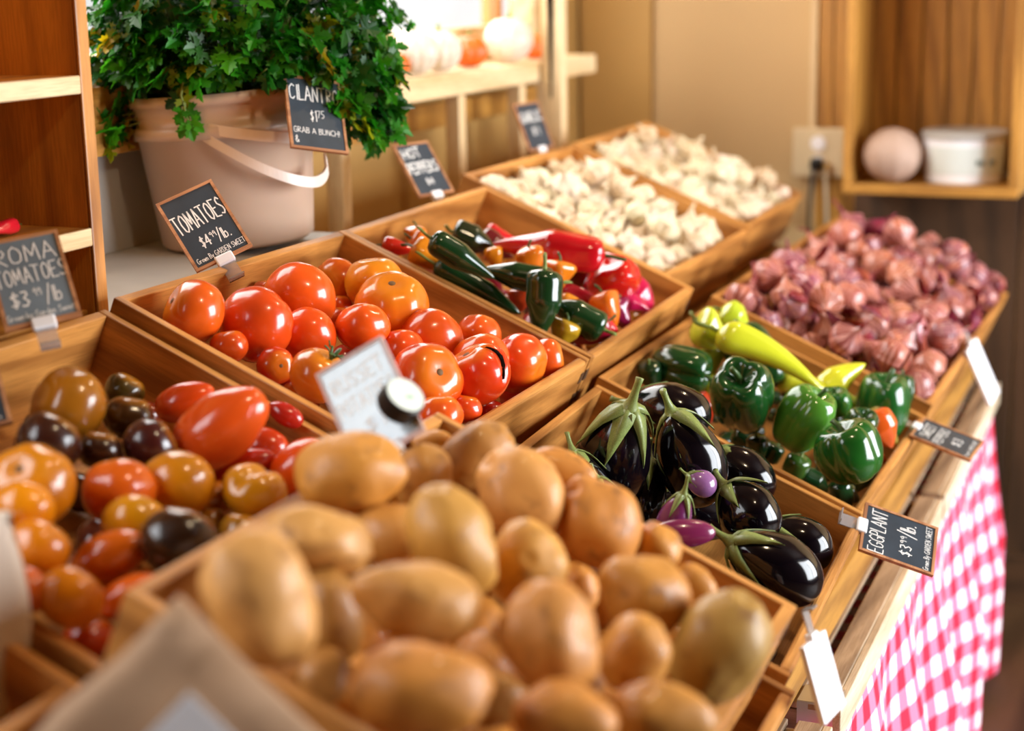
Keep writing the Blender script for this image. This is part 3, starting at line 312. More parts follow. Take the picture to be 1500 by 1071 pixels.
HEAPS=[['garlic_bulb','g1',2.6283,1.0718,1.1203,0.0285,-0.44,0.79,0.42,4.34,'near end','wall side',[]],
['garlic_bulb','g1',2.7985,0.831,1.0128,0.0269,0.02,-0.99,0.14,2.51,'middle','aisle side',['stalk']],
['garlic_bulb','g1',3.0751,0.9438,1.0619,0.0257,-0.49,-0.68,0.55,5.92,'far end','centre line',[]],
['garlic_bulb','g1',3.0211,0.8448,0.9694,0.0261,-0.64,-0.35,0.68,5.89,'far end','aisle side',[]],
['garlic_bulb','g1',2.6688,1.1123,1.081,0.0237,0.5,0.69,0.52,2.81,'near end','wall side',[]],
['garlic_bulb','g1',2.8138,1.0483,1.1366,0.028,-0.58,-0.12,0.81,0.96,'middle','wall side',[]],
['garlic_bulb','g1',2.6249,1.0209,1.0434,0.0254,0.36,-0.46,0.81,5.25,'near end','centre line',[]],
['garlic_bulb','g1',2.8341,1.0042,1.0851,0.0264,-0.19,-0.91,-0.37,4.09,'middle','centre line',[]],
['garlic_bulb','g1',2.6672,1.0002,1.0349,0.0257,-0.48,-0.53,0.7,1.62,'near end','centre line',[]],
['garlic_bulb','g1',2.9158,0.8459,0.9705,0.0269,0.97,0.22,0.1,4.4,'middle','aisle side',[]],
['garlic_bulb','g1',2.823,0.8643,1.0685,0.0297,0.16,-0.41,0.9,1.52,'middle','aisle side',[]],
['garlic_bulb','g1',2.6273,1.0999,1.0782,0.0246,-0.98,0.17,0.1,2.16,'near end','wall side',['stalk']],
['garlic_bulb','g1',2.6257,0.8481,0.9712,0.0274,-0.22,-0.49,0.85,0.45,'near end','aisle side',[]],
['garlic_bulb','g1',2.6779,1.1482,1.0968,0.0225,0.13,0.75,0.65,3.98,'near end','wall side',['stalk']],
['garlic_bulb','g1',2.9176,0.8833,1.0402,0.0292,0.17,0.96,0.21,6.02,'middle','aisle side',[]],
['garlic_bulb','g1',2.74,1.0128,1.0409,0.026,0.26,0.93,0.27,3.69,'near end','centre line',[]],
['garlic_bulb','g1',2.9735,0.9734,1.085,0.0283,0.47,-0.41,0.78,3.18,'far end','centre line',[]],
['garlic_bulb','g1',2.7878,1.0854,1.1147,0.0227,0.69,-0.53,0.5,0.77,'middle','wall side',[]],
['garlic_bulb','g1',2.9685,0.846,0.9716,0.0278,-0.56,0.81,0.16,0.75,'far end','aisle side',[]],
['garlic_bulb','g1',2.665,1.0732,1.0635,0.0232,-0.72,0.2,0.66,0.35,'near end','wall side',[]],
['garlic_bulb','g1',2.8505,1.0485,1.1005,0.0241,0.37,0.01,0.93,1.21,'middle','wall side',[]],
['garlic_bulb','g1',2.9498,1.0735,1.1315,0.0272,0.9,0.08,0.43,3.33,'far end','wall side',[]],
['garlic_bulb','g1',2.73,1.0746,1.1116,0.0247,-0.26,0.65,0.71,0.53,'near end','wall side',[]],
['garlic_bulb','g1',2.6968,1.1266,1.1388,0.0281,0.27,0.51,0.82,3.95,'near end','wall side',['stalk']],
['garlic_bulb','g1',2.9399,0.829,1.0179,0.0279,-0.74,0.02,0.67,1.67,'middle','aisle side',[]],
['garlic_bulb','g1',2.8455,0.924,1.0845,0.0241,0.52,-0.68,0.52,1.31,'middle','centre line',[]],
['garlic_bulb','g1',2.863,0.8472,0.9728,0.0287,0.95,-0.06,0.31,6.12,'middle','aisle side',[]],
['garlic_bulb','g1',2.846,1.0911,1.1253,0.0257,-0.08,0.65,0.76,3.09,'middle','wall side',[]],
['garlic_bulb','g1',2.9744,0.8789,1.0327,0.0291,0.54,0.44,0.72,4.26,'far end','aisle side',[]],
['garlic_bulb','g1',2.7173,0.888,0.984,0.0233,0.55,0.14,0.82,0.35,'near end','aisle side',[]],
['garlic_bulb','g1',2.9631,0.9316,1.0519,0.0261,0.45,-0.01,0.89,3.09,'far end','centre line',[]],
['garlic_bulb','g1',2.815,0.8449,0.9661,0.0236,0.6,0.62,0.51,1.14,'middle','aisle side',[]],
['garlic_bulb','g1',2.6281,1.1445,1.0991,0.0277,0.82,0.36,0.44,1.66,'near end','wall side',[]],
['garlic_bulb','g1',2.8757,1.1293,1.1383,0.0247,0.57,0.58,0.58,3.18,'middle','wall side',['stalk']],
['garlic_bulb','g1',2.9983,0.8285,1.0165,0.029,0.24,0.96,-0.14,3.63,'far end','aisle side',[]],
['garlic_bulb','g1',2.9206,0.9793,1.0766,0.0246,0.09,-0.96,0.25,2.38,'middle','centre line',[]],
['garlic_bulb','g1',2.817,0.9141,1.0458,0.0255,0.22,-0.59,0.78,0.54,'middle','aisle side',[]],
['garlic_bulb','g1',2.7671,0.8486,0.9731,0.0271,0.28,-0.94,-0.17,4.93,'near end','aisle side',['stalk']],
['garlic_bulb','g1',2.6734,0.8831,0.9824,0.0239,-0.33,-0.85,0.4,0.29,'near end','aisle side',[]],
['garlic_bulb','g1',3.0302,0.8768,1.0413,0.0281,-0.03,-0.14,0.99,3.7,'far end','aisle side',[]],
['garlic_bulb','g1',2.8699,0.967,1.0693,0.0281,-0.21,-0.34,0.92,2.19,'middle','centre line',[]],
['garlic_bulb','g1',2.6504,1.0267,1.0923,0.0294,0.84,-0.19,0.51,5.85,'near end','centre line',[]],
['garlic_bulb','g1',2.7072,0.9406,1.0526,0.024,-0.22,0.32,0.92,4.4,'near end','centre line',[]],
['garlic_bulb','g1',3.0437,1.0515,1.1392,0.0289,-0.03,-0.14,0.99,3.13,'far end','wall side',[]],
['garlic_bulb','g1',2.7363,0.8463,1.0195,0.0297,-0.07,-0.17,-0.98,4.78,'near end','aisle side',[]],
['garlic_bulb','g1',2.7291,0.978,1.0789,0.0272,-0.0,-0.61,0.79,2.32,'near end','centre line',[]],
['garlic_bulb','g1',2.6405,1.1206,1.1493,0.0298,-0.54,-0.28,-0.79,4.52,'near end','wall side',[]],
['garlic_bulb','g1',2.8365,0.8748,1.0135,0.0284,0.53,-0.82,-0.23,4.2,'middle','aisle side',[]],
['garlic_bulb','g1',2.6242,0.9388,1.0078,0.0253,-0.02,-0.92,0.4,2.45,'near end','centre line',[]],
['garlic_bulb','g1',2.8489,0.8224,1.0311,0.0289,-0.1,0.4,0.91,0.73,'middle','aisle side',[]],
['garlic_bulb','g1',2.7409,0.9051,1.0457,0.0262,0.56,0.17,0.81,4.61,'near end','aisle side',[]],
['garlic_bulb','g1',2.6961,1.0361,1.0569,0.0297,0.29,-0.61,0.74,2.52,'near end','centre line',[]],
['garlic_bulb','g1',2.8976,1.0608,1.1177,0.0278,0.74,-0.07,0.67,4.91,'middle','wall side',[]],
['garlic_bulb','g1',3.0772,0.8628,1.0287,0.0266,0.93,-0.04,0.37,0.92,'far end','aisle side',['stalk']],
['garlic_bulb','g1',2.6264,0.8938,0.9915,0.0278,-0.43,-0.09,0.9,5.06,'near end','aisle side',[]],
['garlic_bulb','g1',3.0271,0.9864,1.0816,0.0276,0.85,-0.29,0.43,1.65,'far end','centre line',[]],
['garlic_bulb','g1',2.6832,0.8355,1.0111,0.0253,0.42,-0.89,0.15,0.82,'near end','aisle side',[]],
['garlic_bulb','g1',2.7692,0.9474,1.0597,0.0269,0.72,-0.39,0.58,0.47,'near end','centre line',[]],
['garlic_bulb','g1',2.9264,1.0291,1.152,0.0275,0.28,0.66,0.7,5.83,'middle','wall side',[]],
['garlic_bulb','g1',2.9661,1.1243,1.1414,0.0275,0.31,-0.84,0.44,4.04,'far end','wall side',[]],
['garlic_bulb','g1',2.8683,0.9093,1.0417,0.0267,0.6,-0.57,-0.56,1.93,'middle','aisle side',[]],
['garlic_bulb','g1',2.7189,0.9287,1.0048,0.0262,0.76,-0.23,0.6,4.02,'near end','aisle side',[]],
['garlic_bulb','g1',2.9191,1.1134,1.1269,0.0234,0.25,-0.54,0.8,5.16,'middle','wall side',[]],
['garlic_bulb','g1',2.9408,1.0318,1.0997,0.0265,0.91,-0.12,0.39,4.06,'middle','wall side',[]],
['garlic_bulb','g1',2.7814,0.9923,1.0886,0.0283,0.58,-0.72,0.37,1.93,'middle','centre line',[]],
['garlic_bulb','g1',2.7275,1.026,1.1001,0.0255,-0.68,0.42,0.6,5.5,'near end','centre line',[]],
['garlic_bulb','g1',2.9372,0.9849,1.1238,0.0265,0.62,-0.64,0.46,2.97,'middle','centre line',[]],
['garlic_bulb','g1',2.6939,0.8842,1.0297,0.0281,0.27,-0.69,-0.67,6.02,'near end','aisle side',[]],
['garlic_bulb','g1',2.6771,0.9807,1.0806,0.0254,0.72,-0.49,0.49,1.44,'near end','centre line',[]],
['garlic_bulb','g1',3.077,0.8461,0.9736,0.0293,-0.46,-0.02,0.89,1.04,'far end','aisle side',[]],
['garlic_bulb','g1',2.7185,0.8481,0.9708,0.0254,0.23,-0.49,0.84,2.09,'near end','aisle side',[]],
['garlic_bulb','g1',2.6804,1.0744,1.1092,0.0251,0.49,0.87,0.07,1.25,'near end','wall side',[]],
['garlic_bulb','g1',2.7121,1.1263,1.0887,0.0251,-0.21,0.06,0.98,2.9,'near end','wall side',[]],
['garlic_bulb','g1',2.9111,0.934,1.0589,0.0261,-0.31,-0.41,0.86,2.08,'middle','centre line',[]],
['garlic_bulb','g1',2.6539,0.9399,1.053,0.0294,0.52,-0.23,0.82,0.27,'near end','centre line',[]],
['garlic_bulb','g1',2.7831,0.8776,1.0291,0.0281,0.8,0.59,-0.05,1.14,'middle','aisle side',[]],
['garlic_bulb','g1',3.0024,1.033,1.1026,0.0296,0.01,0.03,1.0,3.4,'far end','wall side',[]],
['garlic_bulb','g1',3.0166,0.93,1.0627,0.0288,-0.52,-0.72,0.46,4.19,'far end','centre line',[]],
['garlic_bulb','g1',3.0799,1.0932,1.1276,0.0281,-0.47,0.53,0.71,0.09,'far end','wall side',[]],
['garlic_bulb','g1',2.8065,1.1243,1.1412,0.0286,-0.63,-0.0,0.77,3.06,'middle','wall side',[]],
['garlic_bulb','g1',2.7742,1.042,1.1032,0.0244,0.53,0.62,0.57,1.01,'near end','wall side',[]],
['garlic_bulb','g1',2.669,0.9233,1.0022,0.0261,0.93,0.38,0.02,5.5,'near end','aisle side',[]],
['garlic_bulb','g1',3.0805,0.989,1.0876,0.0268,-0.11,-0.27,-0.96,4.2,'far end','centre line',[]],
['garlic_bulb','g1',2.6246,1.0613,1.0601,0.0249,-0.62,-0.08,0.78,3.75,'near end','wall side',['stalk']],
['garlic_bulb','g1',2.8862,1.0143,1.0914,0.0271,-0.16,-0.57,0.8,0.64,'middle','centre line',[]],
['garlic_bulb','g1',2.7522,1.1161,1.1338,0.0269,-0.19,0.67,0.72,1.16,'near end','wall side',['stalk']],
['garlic_bulb','g1',2.6719,0.8457,0.9657,0.0233,0.57,-0.4,0.72,0.32,'near end','aisle side',[]],
['garlic_bulb','g1',2.625,0.981,1.0754,0.0258,0.29,-0.95,0.06,1.14,'near end','centre line',[]],
['garlic_bulb','g1',2.6242,0.9794,1.025,0.025,0.33,-0.37,0.87,5.79,'near end','centre line',[]],
['garlic_bulb','g1',2.686,0.9632,1.0171,0.024,-0.66,-0.65,0.37,5.94,'near end','centre line',[]],
['garlic_bulb','g1',2.818,0.9606,1.0663,0.0243,-0.63,-0.29,0.72,3.19,'middle','centre line',[]],
['garlic_bulb','g1',2.8929,0.8452,1.0149,0.0236,0.59,0.27,0.76,3.15,'middle','aisle side',[]],
['garlic_bulb','g1',3.0424,1.1278,1.1393,0.0246,-0.27,-0.91,0.31,6.15,'far end','wall side',[]],
['garlic_bulb','g2',3.3976,0.9693,1.1064,0.0296,-0.22,0.19,0.96,5.25,'middle','centre line',[]],
['garlic_bulb','g2',3.665,0.8479,1.0192,0.0263,-0.95,0.27,0.16,3.0,'far end','aisle side',[]],
['garlic_bulb','g2',3.5833,0.9757,1.0881,0.0298,-0.03,0.17,0.98,5.81,'far end','centre line',[]],
['garlic_bulb','g2',3.4508,0.8452,1.0143,0.0271,0.97,-0.03,0.25,3.11,'middle','aisle side',[]],
['garlic_bulb','g2',3.2523,0.965,1.0637,0.0253,0.8,-0.37,0.47,4.27,'near end','centre line',[]],
['garlic_bulb','g2',3.4868,1.1086,1.1684,0.0238,-0.18,0.59,0.79,0.47,'middle','wall side',[]],
['garlic_bulb','g2',3.3771,1.0223,1.0943,0.029,-0.63,0.05,0.78,2.61,'middle','centre line',[]],
['garlic_bulb','g2',3.4822,0.8663,0.9723,0.0266,0.08,-0.49,0.87,1.68,'middle','aisle side',[]],
['garlic_bulb','g2',3.4817,0.8818,1.0332,0.0261,-0.11,0.36,-0.92,0.83,'middle','aisle side',[]],
['garlic_bulb','g2',3.6159,0.8516,1.0061,0.0257,-0.06,0.05,1.0,1.86,'far end','aisle side',[]],
['garlic_bulb','g2',3.335,0.9062,0.9931,0.0299,-0.82,-0.26,0.51,3.99,'near end','aisle side',[]],
['garlic_bulb','g2',3.3042,0.9502,1.0729,0.0298,-0.47,-0.7,0.54,3.67,'near end','centre line',[]],
['garlic_bulb','g2',3.3945,0.8446,1.0186,0.0295,-0.01,-0.59,0.81,2.15,'middle','aisle side',[]],
['garlic_bulb','g2',3.5891,1.0922,1.1151,0.0238,-0.18,0.91,0.38,2.42,'far end','wall side',[]],
['garlic_bulb','g2',3.5606,0.927,1.0434,0.0271,-0.71,0.67,-0.21,4.82,'far end','aisle side',[]],
['garlic_bulb','g2',3.4146,1.0627,1.1047,0.0278,0.06,-0.58,0.81,0.61,'middle','wall side',[]],
['garlic_bulb','g2',3.2996,1.0452,1.0975,0.0262,-0.75,-0.31,0.58,1.95,'near end','wall side',[]],
['garlic_bulb','g2',3.2485,1.054,1.1035,0.0263,0.81,-0.48,0.35,0.35,'near end','wall side',[]],
['garlic_bulb','g2',3.6029,0.8942,1.0287,0.0251,-0.37,0.57,0.73,4.89,'far end','aisle side',[]],
['garlic_bulb','g2',3.6581,1.1139,1.1235,0.0264,-0.04,-0.52,0.85,5.87,'far end','wall side',[]],
['garlic_bulb','g2',3.2083,0.936,1.0045,0.0273,0.0,0.99,-0.12,0.04,'near end','aisle side',[]],
['garlic_bulb','g2',3.2022,1.1555,1.0987,0.0269,-0.86,-0.41,-0.3,4.99,'near end','wall side',['stalk']],
['garlic_bulb','g2',3.5667,0.8485,1.0072,0.0245,-0.21,-0.05,0.98,0.97,'far end','aisle side',[]],
['garlic_bulb','g2',3.2917,1.1354,1.144,0.0295,0.66,-0.3,0.69,1.2,'near end','wall side',[]],
['garlic_bulb','g2',3.3609,0.8847,1.037,0.0262,-0.57,-0.06,0.82,2.51,'near end','aisle side',[]],
['garlic_bulb','g2',3.2586,0.9165,1.0436,0.0276,-0.34,0.89,0.32,5.8,'near end','aisle side',[]],
['garlic_bulb','g2',3.2025,1.1125,1.0792,0.0261,-0.66,-0.66,0.37,4.55,'near end','wall side',[]],
['garlic_bulb','g2',3.2055,1.0808,1.1225,0.0283,-0.15,-0.96,0.25,1.05,'near end','wall side',[]],
['garlic_bulb','g2',3.5151,1.0523,1.0971,0.0252,-0.72,-0.05,0.69,3.33,'middle','wall side',[]],
['garlic_bulb','g2',3.2012,1.0722,1.0594,0.0238,0.33,-0.85,-0.42,0.64,'near end','wall side',[]],
['garlic_bulb','g2',3.4264,1.1098,1.1217,0.0242,0.46,-0.75,0.48,4.72,'middle','wall side',[]],
['garlic_bulb','g2',3.6463,0.8817,1.059,0.0297,0.78,-0.06,0.62,4.07,'far end','aisle side',[]],
['garlic_bulb','g2',3.4518,0.9213,1.0449,0.0254,0.16,-0.31,-0.94,2.17,'middle','aisle side',[]],
['garlic_bulb','g2',3.5714,1.1372,1.1382,0.028,-0.33,-0.8,0.5,0.38,'far end','wall side',[]],
['garlic_bulb','g2',3.2051,1.0295,1.044,0.0265,0.22,-0.51,0.83,2.78,'near end','centre line',[]],
['garlic_bulb','g2',3.5091,0.8464,1.0103,0.0251,-0.38,0.35,0.86,0.15,'middle','aisle side',[]],
['garlic_bulb','g2',3.2522,0.9601,1.0132,0.0262,0.57,-0.38,0.73,5.19,'near end','centre line',[]],
['garlic_bulb','g2',3.258,1.1538,1.0999,0.0293,-0.37,-0.64,0.67,6.17,'near end','wall side',[]],
['garlic_bulb','g2',3.5383,0.8819,1.03,0.0255,0.02,-0.57,0.82,1.3,'far end','aisle side',[]],
['garlic_bulb','g2',3.2463,1.0563,1.0532,0.0248,0.11,0.68,0.73,2.98,'near end','centre line',[]],
['garlic_bulb','g2',3.3655,0.8643,0.9749,0.0286,0.03,-0.6,0.8,1.83,'middle','aisle side',[]],
['garlic_bulb','g2',3.2964,0.9857,1.027,0.0291,-0.67,-0.59,-0.45,2.59,'near end','centre line',[]],
['garlic_bulb','g2',3.5278,0.8985,1.0751,0.0243,-0.47,0.54,0.7,3.53,'far end','aisle side',[]],
['garlic_bulb','g2',3.4298,0.9649,1.0607,0.0272,-0.76,-0.41,-0.5,2.4,'middle','centre line',[]],
['garlic_bulb','g2',3.564,1.0568,1.0951,0.0243,-0.04,-0.93,0.36,1.89,'far end','wall side',[]],
['garlic_bulb','g2',3.5019,0.9272,1.0436,0.0263,0.67,0.59,0.46,4.22,'middle','aisle side',[]],
['garlic_bulb','g2',3.4337,0.916,1.0944,0.0278,-0.98,0.21,-0.03,5.33,'middle','aisle side',[]],
['garlic_bulb','g2',3.2799,0.8724,1.0179,0.0265,-0.63,-0.62,0.47,4.54,'near end','aisle side',[]],
['garlic_bulb','g2',3.5843,0.8655,0.9655,0.0232,-0.73,-0.4,0.55,3.48,'far end','aisle side',[]],
['garlic_bulb','g2',3.2932,0.9365,1.0026,0.0262,-0.77,-0.14,0.62,1.38,'near end','aisle side',[]],
['garlic_bulb','g2',3.2765,1.005,1.0783,0.025,0.27,-0.75,-0.6,0.1,'near end','centre line',[]],
['garlic_bulb','g2',3.4579,1.1422,1.1437,0.0273,0.54,-0.04,0.84,1.89,'middle','wall side',[]],
['garlic_bulb','g2',3.2494,1.0082,1.0346,0.0268,-0.76,0.28,0.58,1.18,'near end','centre line',[]],
['garlic_bulb','g2',3.3821,1.1006,1.1132,0.023,-0.97,-0.05,0.22,2.1,'middle','wall side',[]],
['garlic_bulb','g2',3.5615,0.9272,1.0941,0.0242,-0.53,-0.78,0.32,4.66,'far end','centre line',[]],
['garlic_bulb','g2',3.2907,1.0749,1.0588,0.023,0.03,-1.0,-0.08,3.54,'near end','wall side',[]],
['garlic_bulb','g2',3.623,1.1491,1.1424,0.0254,0.58,-0.82,0.03,3.56,'far end','wall side',[]],
['garlic_bulb','g2',3.3364,1.1169,1.1176,0.0261,0.55,-0.19,0.81,5.42,'near end','wall side',[]],
['garlic_bulb','g2',3.2264,0.8509,1.011,0.0233,0.35,-0.07,0.93,4.07,'near end','aisle side',[]],
['garlic_bulb','g2',3.2565,0.8593,0.9712,0.0275,0.56,-0.48,0.68,0.66,'near end','aisle side',[]],
['garlic_bulb','g2',3.6059,0.9222,1.0709,0.0262,-0.98,0.18,0.09,5.69,'far end','aisle side',[]],
['garlic_bulb','g2',3.253,0.9084,0.991,0.0263,-0.52,0.7,0.49,5.99,'near end','aisle side',[]],
['garlic_bulb','g2',3.3467,1.0666,1.1071,0.027,0.29,0.91,0.29,0.53,'near end','wall side',[]],
['garlic_bulb','g2',3.6584,0.9816,1.0823,0.0295,0.87,0.28,0.41,0.28,'far end','centre line',['stalk']],
['garlic_bulb','g2',3.3947,1.1461,1.1413,0.0232,0.23,-0.62,-0.75,4.31,'middle','wall side',[]],
['garlic_bulb','g2',3.2079,0.9822,1.0256,0.0282,-0.47,0.71,0.52,1.93,'near end','centre line',[]],
['garlic_bulb','g2',3.4318,1.0137,1.0843,0.028,-0.95,0.27,0.14,2.58,'middle','centre line',[]],
['garlic_bulb','g2',3.4639,1.0514,1.097,0.0239,-0.03,-0.09,1.0,4.89,'middle','wall side',[]],
['garlic_bulb','g2',3.2066,0.8953,0.9841,0.0246,0.64,0.71,-0.3,3.91,'near end','aisle side',[]],
['garlic_bulb','g2',3.2077,0.8566,0.9675,0.0247,0.18,0.95,0.24,1.98,'near end','aisle side',[]],
['garlic_bulb','g2',3.2838,1.089,1.1176,0.0256,0.15,-0.03,0.99,4.23,'near end','wall side',[]],
['garlic_bulb','g2',3.3611,0.9617,1.0612,0.0293,-0.47,-0.15,0.87,2.72,'middle','centre line',[]],
['garlic_bulb','g2',3.6636,0.8697,0.9708,0.0272,-0.26,-0.45,0.85,1.96,'far end','aisle side',[]],
['garlic_bulb','g2',3.2264,1.0083,1.0865,0.0263,-0.62,0.72,0.32,5.56,'near end','centre line',[]],
['garlic_bulb','g2',3.4774,0.9511,1.0868,0.0292,-0.22,0.37,0.9,4.81,'middle','centre line',[]],
['garlic_bulb','g2',3.5389,1.0929,1.12,0.0266,0.2,-0.31,0.93,4.61,'far end','wall side',[]],
['garlic_bulb','g2',3.6615,1.034,1.0935,0.0251,-0.4,0.56,0.72,3.33,'far end','centre line',[]],
['garlic_bulb','g2',3.4217,0.8639,0.972,0.0281,0.41,-0.8,0.45,4.33,'middle','aisle side',[]],
['garlic_bulb','g2',3.5359,0.8664,0.9708,0.0272,0.01,-0.35,0.94,2.5,'far end','aisle side',[]],
['garlic_bulb','g2',3.519,1.0086,1.1289,0.0292,-0.25,-0.44,0.86,2.92,'middle','centre line',[]],
['garlic_bulb','g2',3.5146,1.143,1.1389,0.0298,0.35,0.76,-0.55,5.59,'middle','wall side',[]],
['garlic_bulb','g2',3.3093,0.8613,0.9728,0.0287,-0.26,-0.11,0.96,4.65,'near end','aisle side',[]],
['garlic_bulb','g2',3.3102,0.9066,1.0412,0.0252,0.88,-0.29,0.37,5.28,'near end','aisle side',[]],
['garlic_bulb','g2',3.3274,1.0001,1.0846,0.0273,0.43,0.02,-0.9,4.35,'near end','centre line',[]],
['garlic_bulb','g2',3.2526,1.1022,1.0766,0.0283,0.59,-0.81,-0.05,1.51,'near end','wall side',[]],
['garlic_bulb','g2',3.399,0.9197,1.0511,0.0284,0.97,0.23,0.07,4.05,'middle','aisle side',[]],
['garlic_bulb','g2',3.6329,1.0658,1.1253,0.0287,-0.04,-0.88,0.46,4.88,'far end','wall side',[]],
['garlic_bulb','g2',3.3291,0.8413,1.0235,0.0299,0.37,0.67,0.64,0.33,'near end','aisle side',[]],
['garlic_bulb','g2',3.4845,1.0919,1.12,0.0278,0.43,-0.86,-0.29,4.57,'middle','wall side',[]],
['garlic_bulb','g2',3.2076,0.8898,1.0332,0.0254,-0.22,-0.07,0.97,5.32,'near end','aisle side',[]],
['garlic_bulb','g2',3.2091,0.936,1.0596,0.0281,0.6,0.2,0.78,5.06,'near end','centre line',[]],
['shallot','sh1',2.8009,0.6665,0.9905,0.0337,-0.35,-0.94,0.03,0.47,'near end','wall side',[]],
['shallot','sh1',2.9959,0.5685,0.9484,0.0337,0.97,0.11,-0.21,0.94,'far end','centre line',[]],
['shallot','sh1',3.1076,0.4138,0.7751,0.0302,0.71,0.56,0.43,3.33,'far end','aisle side',['dry_tail']],
['shallot','sh1',2.7747,0.5008,0.8044,0.0246,-0.38,-0.29,0.88,5.57,'near end','aisle side',[]],
['shallot','sh1',2.9932,0.407,0.8956,0.0318,0.09,-0.7,-0.71,6.26,'far end','aisle side',[]],
['shallot','sh1',2.7376,0.5292,0.8188,0.0268,-0.28,0.57,0.77,3.73,'near end','centre line',[]],
['shallot','sh1',3.0506,0.4141,0.7738,0.0292,-0.85,0.31,0.42,4.51,'far end','aisle side',[]],
['shallot','sh1',2.7469,0.685,0.9467,0.0357,0.48,-0.01,0.88,2.79,'near end','wall side',[]],
['shallot','sh1',2.8768,0.5402,0.9429,0.0341,0.78,0.14,-0.61,4.85,'middle','centre line',[]],
['shallot','sh1',2.8138,0.6938,0.9329,0.0321,-0.67,0.53,-0.52,2.26,'near end','wall side',[]],
['shallot','sh1',2.6854,0.6406,0.9272,0.0307,0.26,0.45,0.85,4.55,'near end','wall side',[]],
['shallot','sh1',2.6859,0.5617,0.8923,0.0273,-0.88,-0.47,-0.1,1.57,'near end','centre line',['dry_tail','loose_husk']],
['shallot','sh1',2.6972,0.6944,0.912,0.0344,-0.96,-0.08,0.27,5.91,'near end','wall side',['dry_tail']],
['shallot','sh1',2.9055,0.4847,0.9018,0.0267,-0.02,0.93,0.38,3.62,'middle','centre line',[]],
['shallot','sh1',2.889,0.3976,0.8314,0.0347,0.75,0.19,0.64,5.76,'middle','aisle side',[]],
['shallot','sh1',2.9695,0.4685,0.8945,0.0345,0.83,-0.5,-0.25,3.7,'middle','centre line',[]],
['shallot','sh1',3.0229,0.6751,0.9729,0.0337,-0.52,0.14,0.85,4.74,'far end','wall side',[]],
['shallot','sh1',2.744,0.4178,0.772,0.0278,-0.02,0.55,0.84,6.12,'near end','aisle side',[]],
['shallot','sh1',3.1035,0.6791,0.9642,0.0294,-0.73,0.57,0.38,1.53,'far end','wall side',[]],
['shallot','sh1',2.8102,0.5655,0.9536,0.0336,-0.92,-0.1,-0.38,5.12,'near end','centre line',[]],
['shallot','sh1',2.6857,0.4284,0.8882,0.0336,-0.06,0.36,-0.93,4.29,'near end','aisle side',[]],
['shallot','sh1',2.6815,0.6852,0.9726,0.0301,0.68,-0.37,0.63,6.03,'near end','wall side',[]],
['shallot','sh1',2.753,0.38,0.8576,0.0301,0.53,-0.25,-0.81,3.6,'near end','aisle side',['dry_tail']],
['shallot','sh1',2.7299,0.6351,0.8615,0.0242,0.34,0.42,0.84,1.92,'near end','wall side',[]],
['shallot','sh1',3.0375,0.4517,0.8733,0.0352,0.6,-0.47,-0.65,0.33,'far end','aisle side',[]],
['shallot','sh1',2.6836,0.3882,0.8418,0.0341,0.31,-0.07,-0.95,4.96,'near end','aisle side',['dry_tail']],
['shallot','sh1',3.0163,0.5183,0.9058,0.0354,-0.92,-0.02,-0.39,1.08,'far end','centre line',[]],
['shallot','sh1',3.0769,0.6121,0.9616,0.0321,0.11,-0.02,0.99,1.31,'far end','wall side',[]],
['shallot','sh1',2.7276,0.4291,0.8316,0.0322,-0.77,0.26,0.59,5.46,'near end','aisle side',[]],
['shallot','sh1',2.7292,0.4749,0.8782,0.0317,0.25,0.57,0.78,1.23,'near end','aisle side',[]],
['shallot','sh1',2.7751,0.6229,0.8577,0.0253,-0.88,0.41,-0.25,6.26,'near end','wall side',[]],
['shallot','sh1',2.779,0.5857,0.8997,0.0323,-0.72,-0.26,0.64,5.85,'near end','centre line',[]],
['shallot','sh1',3.0192,0.4593,0.9367,0.0316,-0.62,-0.76,-0.17,6.23,'far end','centre line',[]],
['shallot','sh1',2.7388,0.58,0.8481,0.0336,0.61,0.73,-0.29,5.24,'near end','centre line',[]],
['shallot','sh1',2.6814,0.6605,0.8745,0.0263,-0.01,-1.0,-0.06,4.85,'near end','wall side',[]],
['shallot','sh1',2.7197,0.599,0.9031,0.0287,0.76,-0.16,0.63,1.23,'near end','wall side',[]],
['shallot','sh1',2.6816,0.5048,0.9108,0.0336,-0.42,-0.65,0.63,5.74,'near end','centre line',[]],
['shallot','sh1',2.9328,0.6714,0.987,0.0326,-0.89,0.41,0.23,1.28,'middle','wall side',[]],
['shallot','sh1',3.0252,0.393,0.839,0.0353,-0.41,0.57,-0.71,5.94,'far end','aisle side',[]],
['shallot','sh1',2.7872,0.427,0.8876,0.0359,0.0,-0.51,0.86,3.14,'near end','aisle side',[]],
['shallot','sh1',2.9653,0.4032,0.8108,0.0327,-0.98,0.07,-0.21,2.84,'middle','aisle side',[]],
['shallot','sh1',3.1117,0.5761,0.9265,0.0337,-0.79,-0.61,-0.05,5.57,'far end','centre line',[]],
['shallot','sh1',2.678,0.4627,0.8394,0.0258,0.34,0.17,0.93,5.41,'near end','aisle side',[]],
['shallot','sh1',2.8742,0.6139,0.9649,0.0342,-0.14,0.68,0.72,4.3,'middle','wall side',[]],
['shallot','sh1',2.8402,0.4849,0.9056,0.0306,0.18,0.81,0.55,2.84,'middle','centre line',[]],
['shallot','sh1',2.8793,0.4291,0.8929,0.0355,0.46,0.88,0.12,2.61,'middle','aisle side',[]],
['shallot','sh1',2.7408,0.6739,0.8855,0.0278,-0.32,0.36,-0.88,4.91,'near end','wall side',['dry_tail']],
['shallot','sh1',2.9985,0.4121,0.767,0.024,0.9,0.33,0.29,4.96,'far end','aisle side',[]],
['shallot','sh1',2.7934,0.6659,0.8832,0.0316,-0.69,-0.72,0.03,1.61,'near end','wall side',[]],
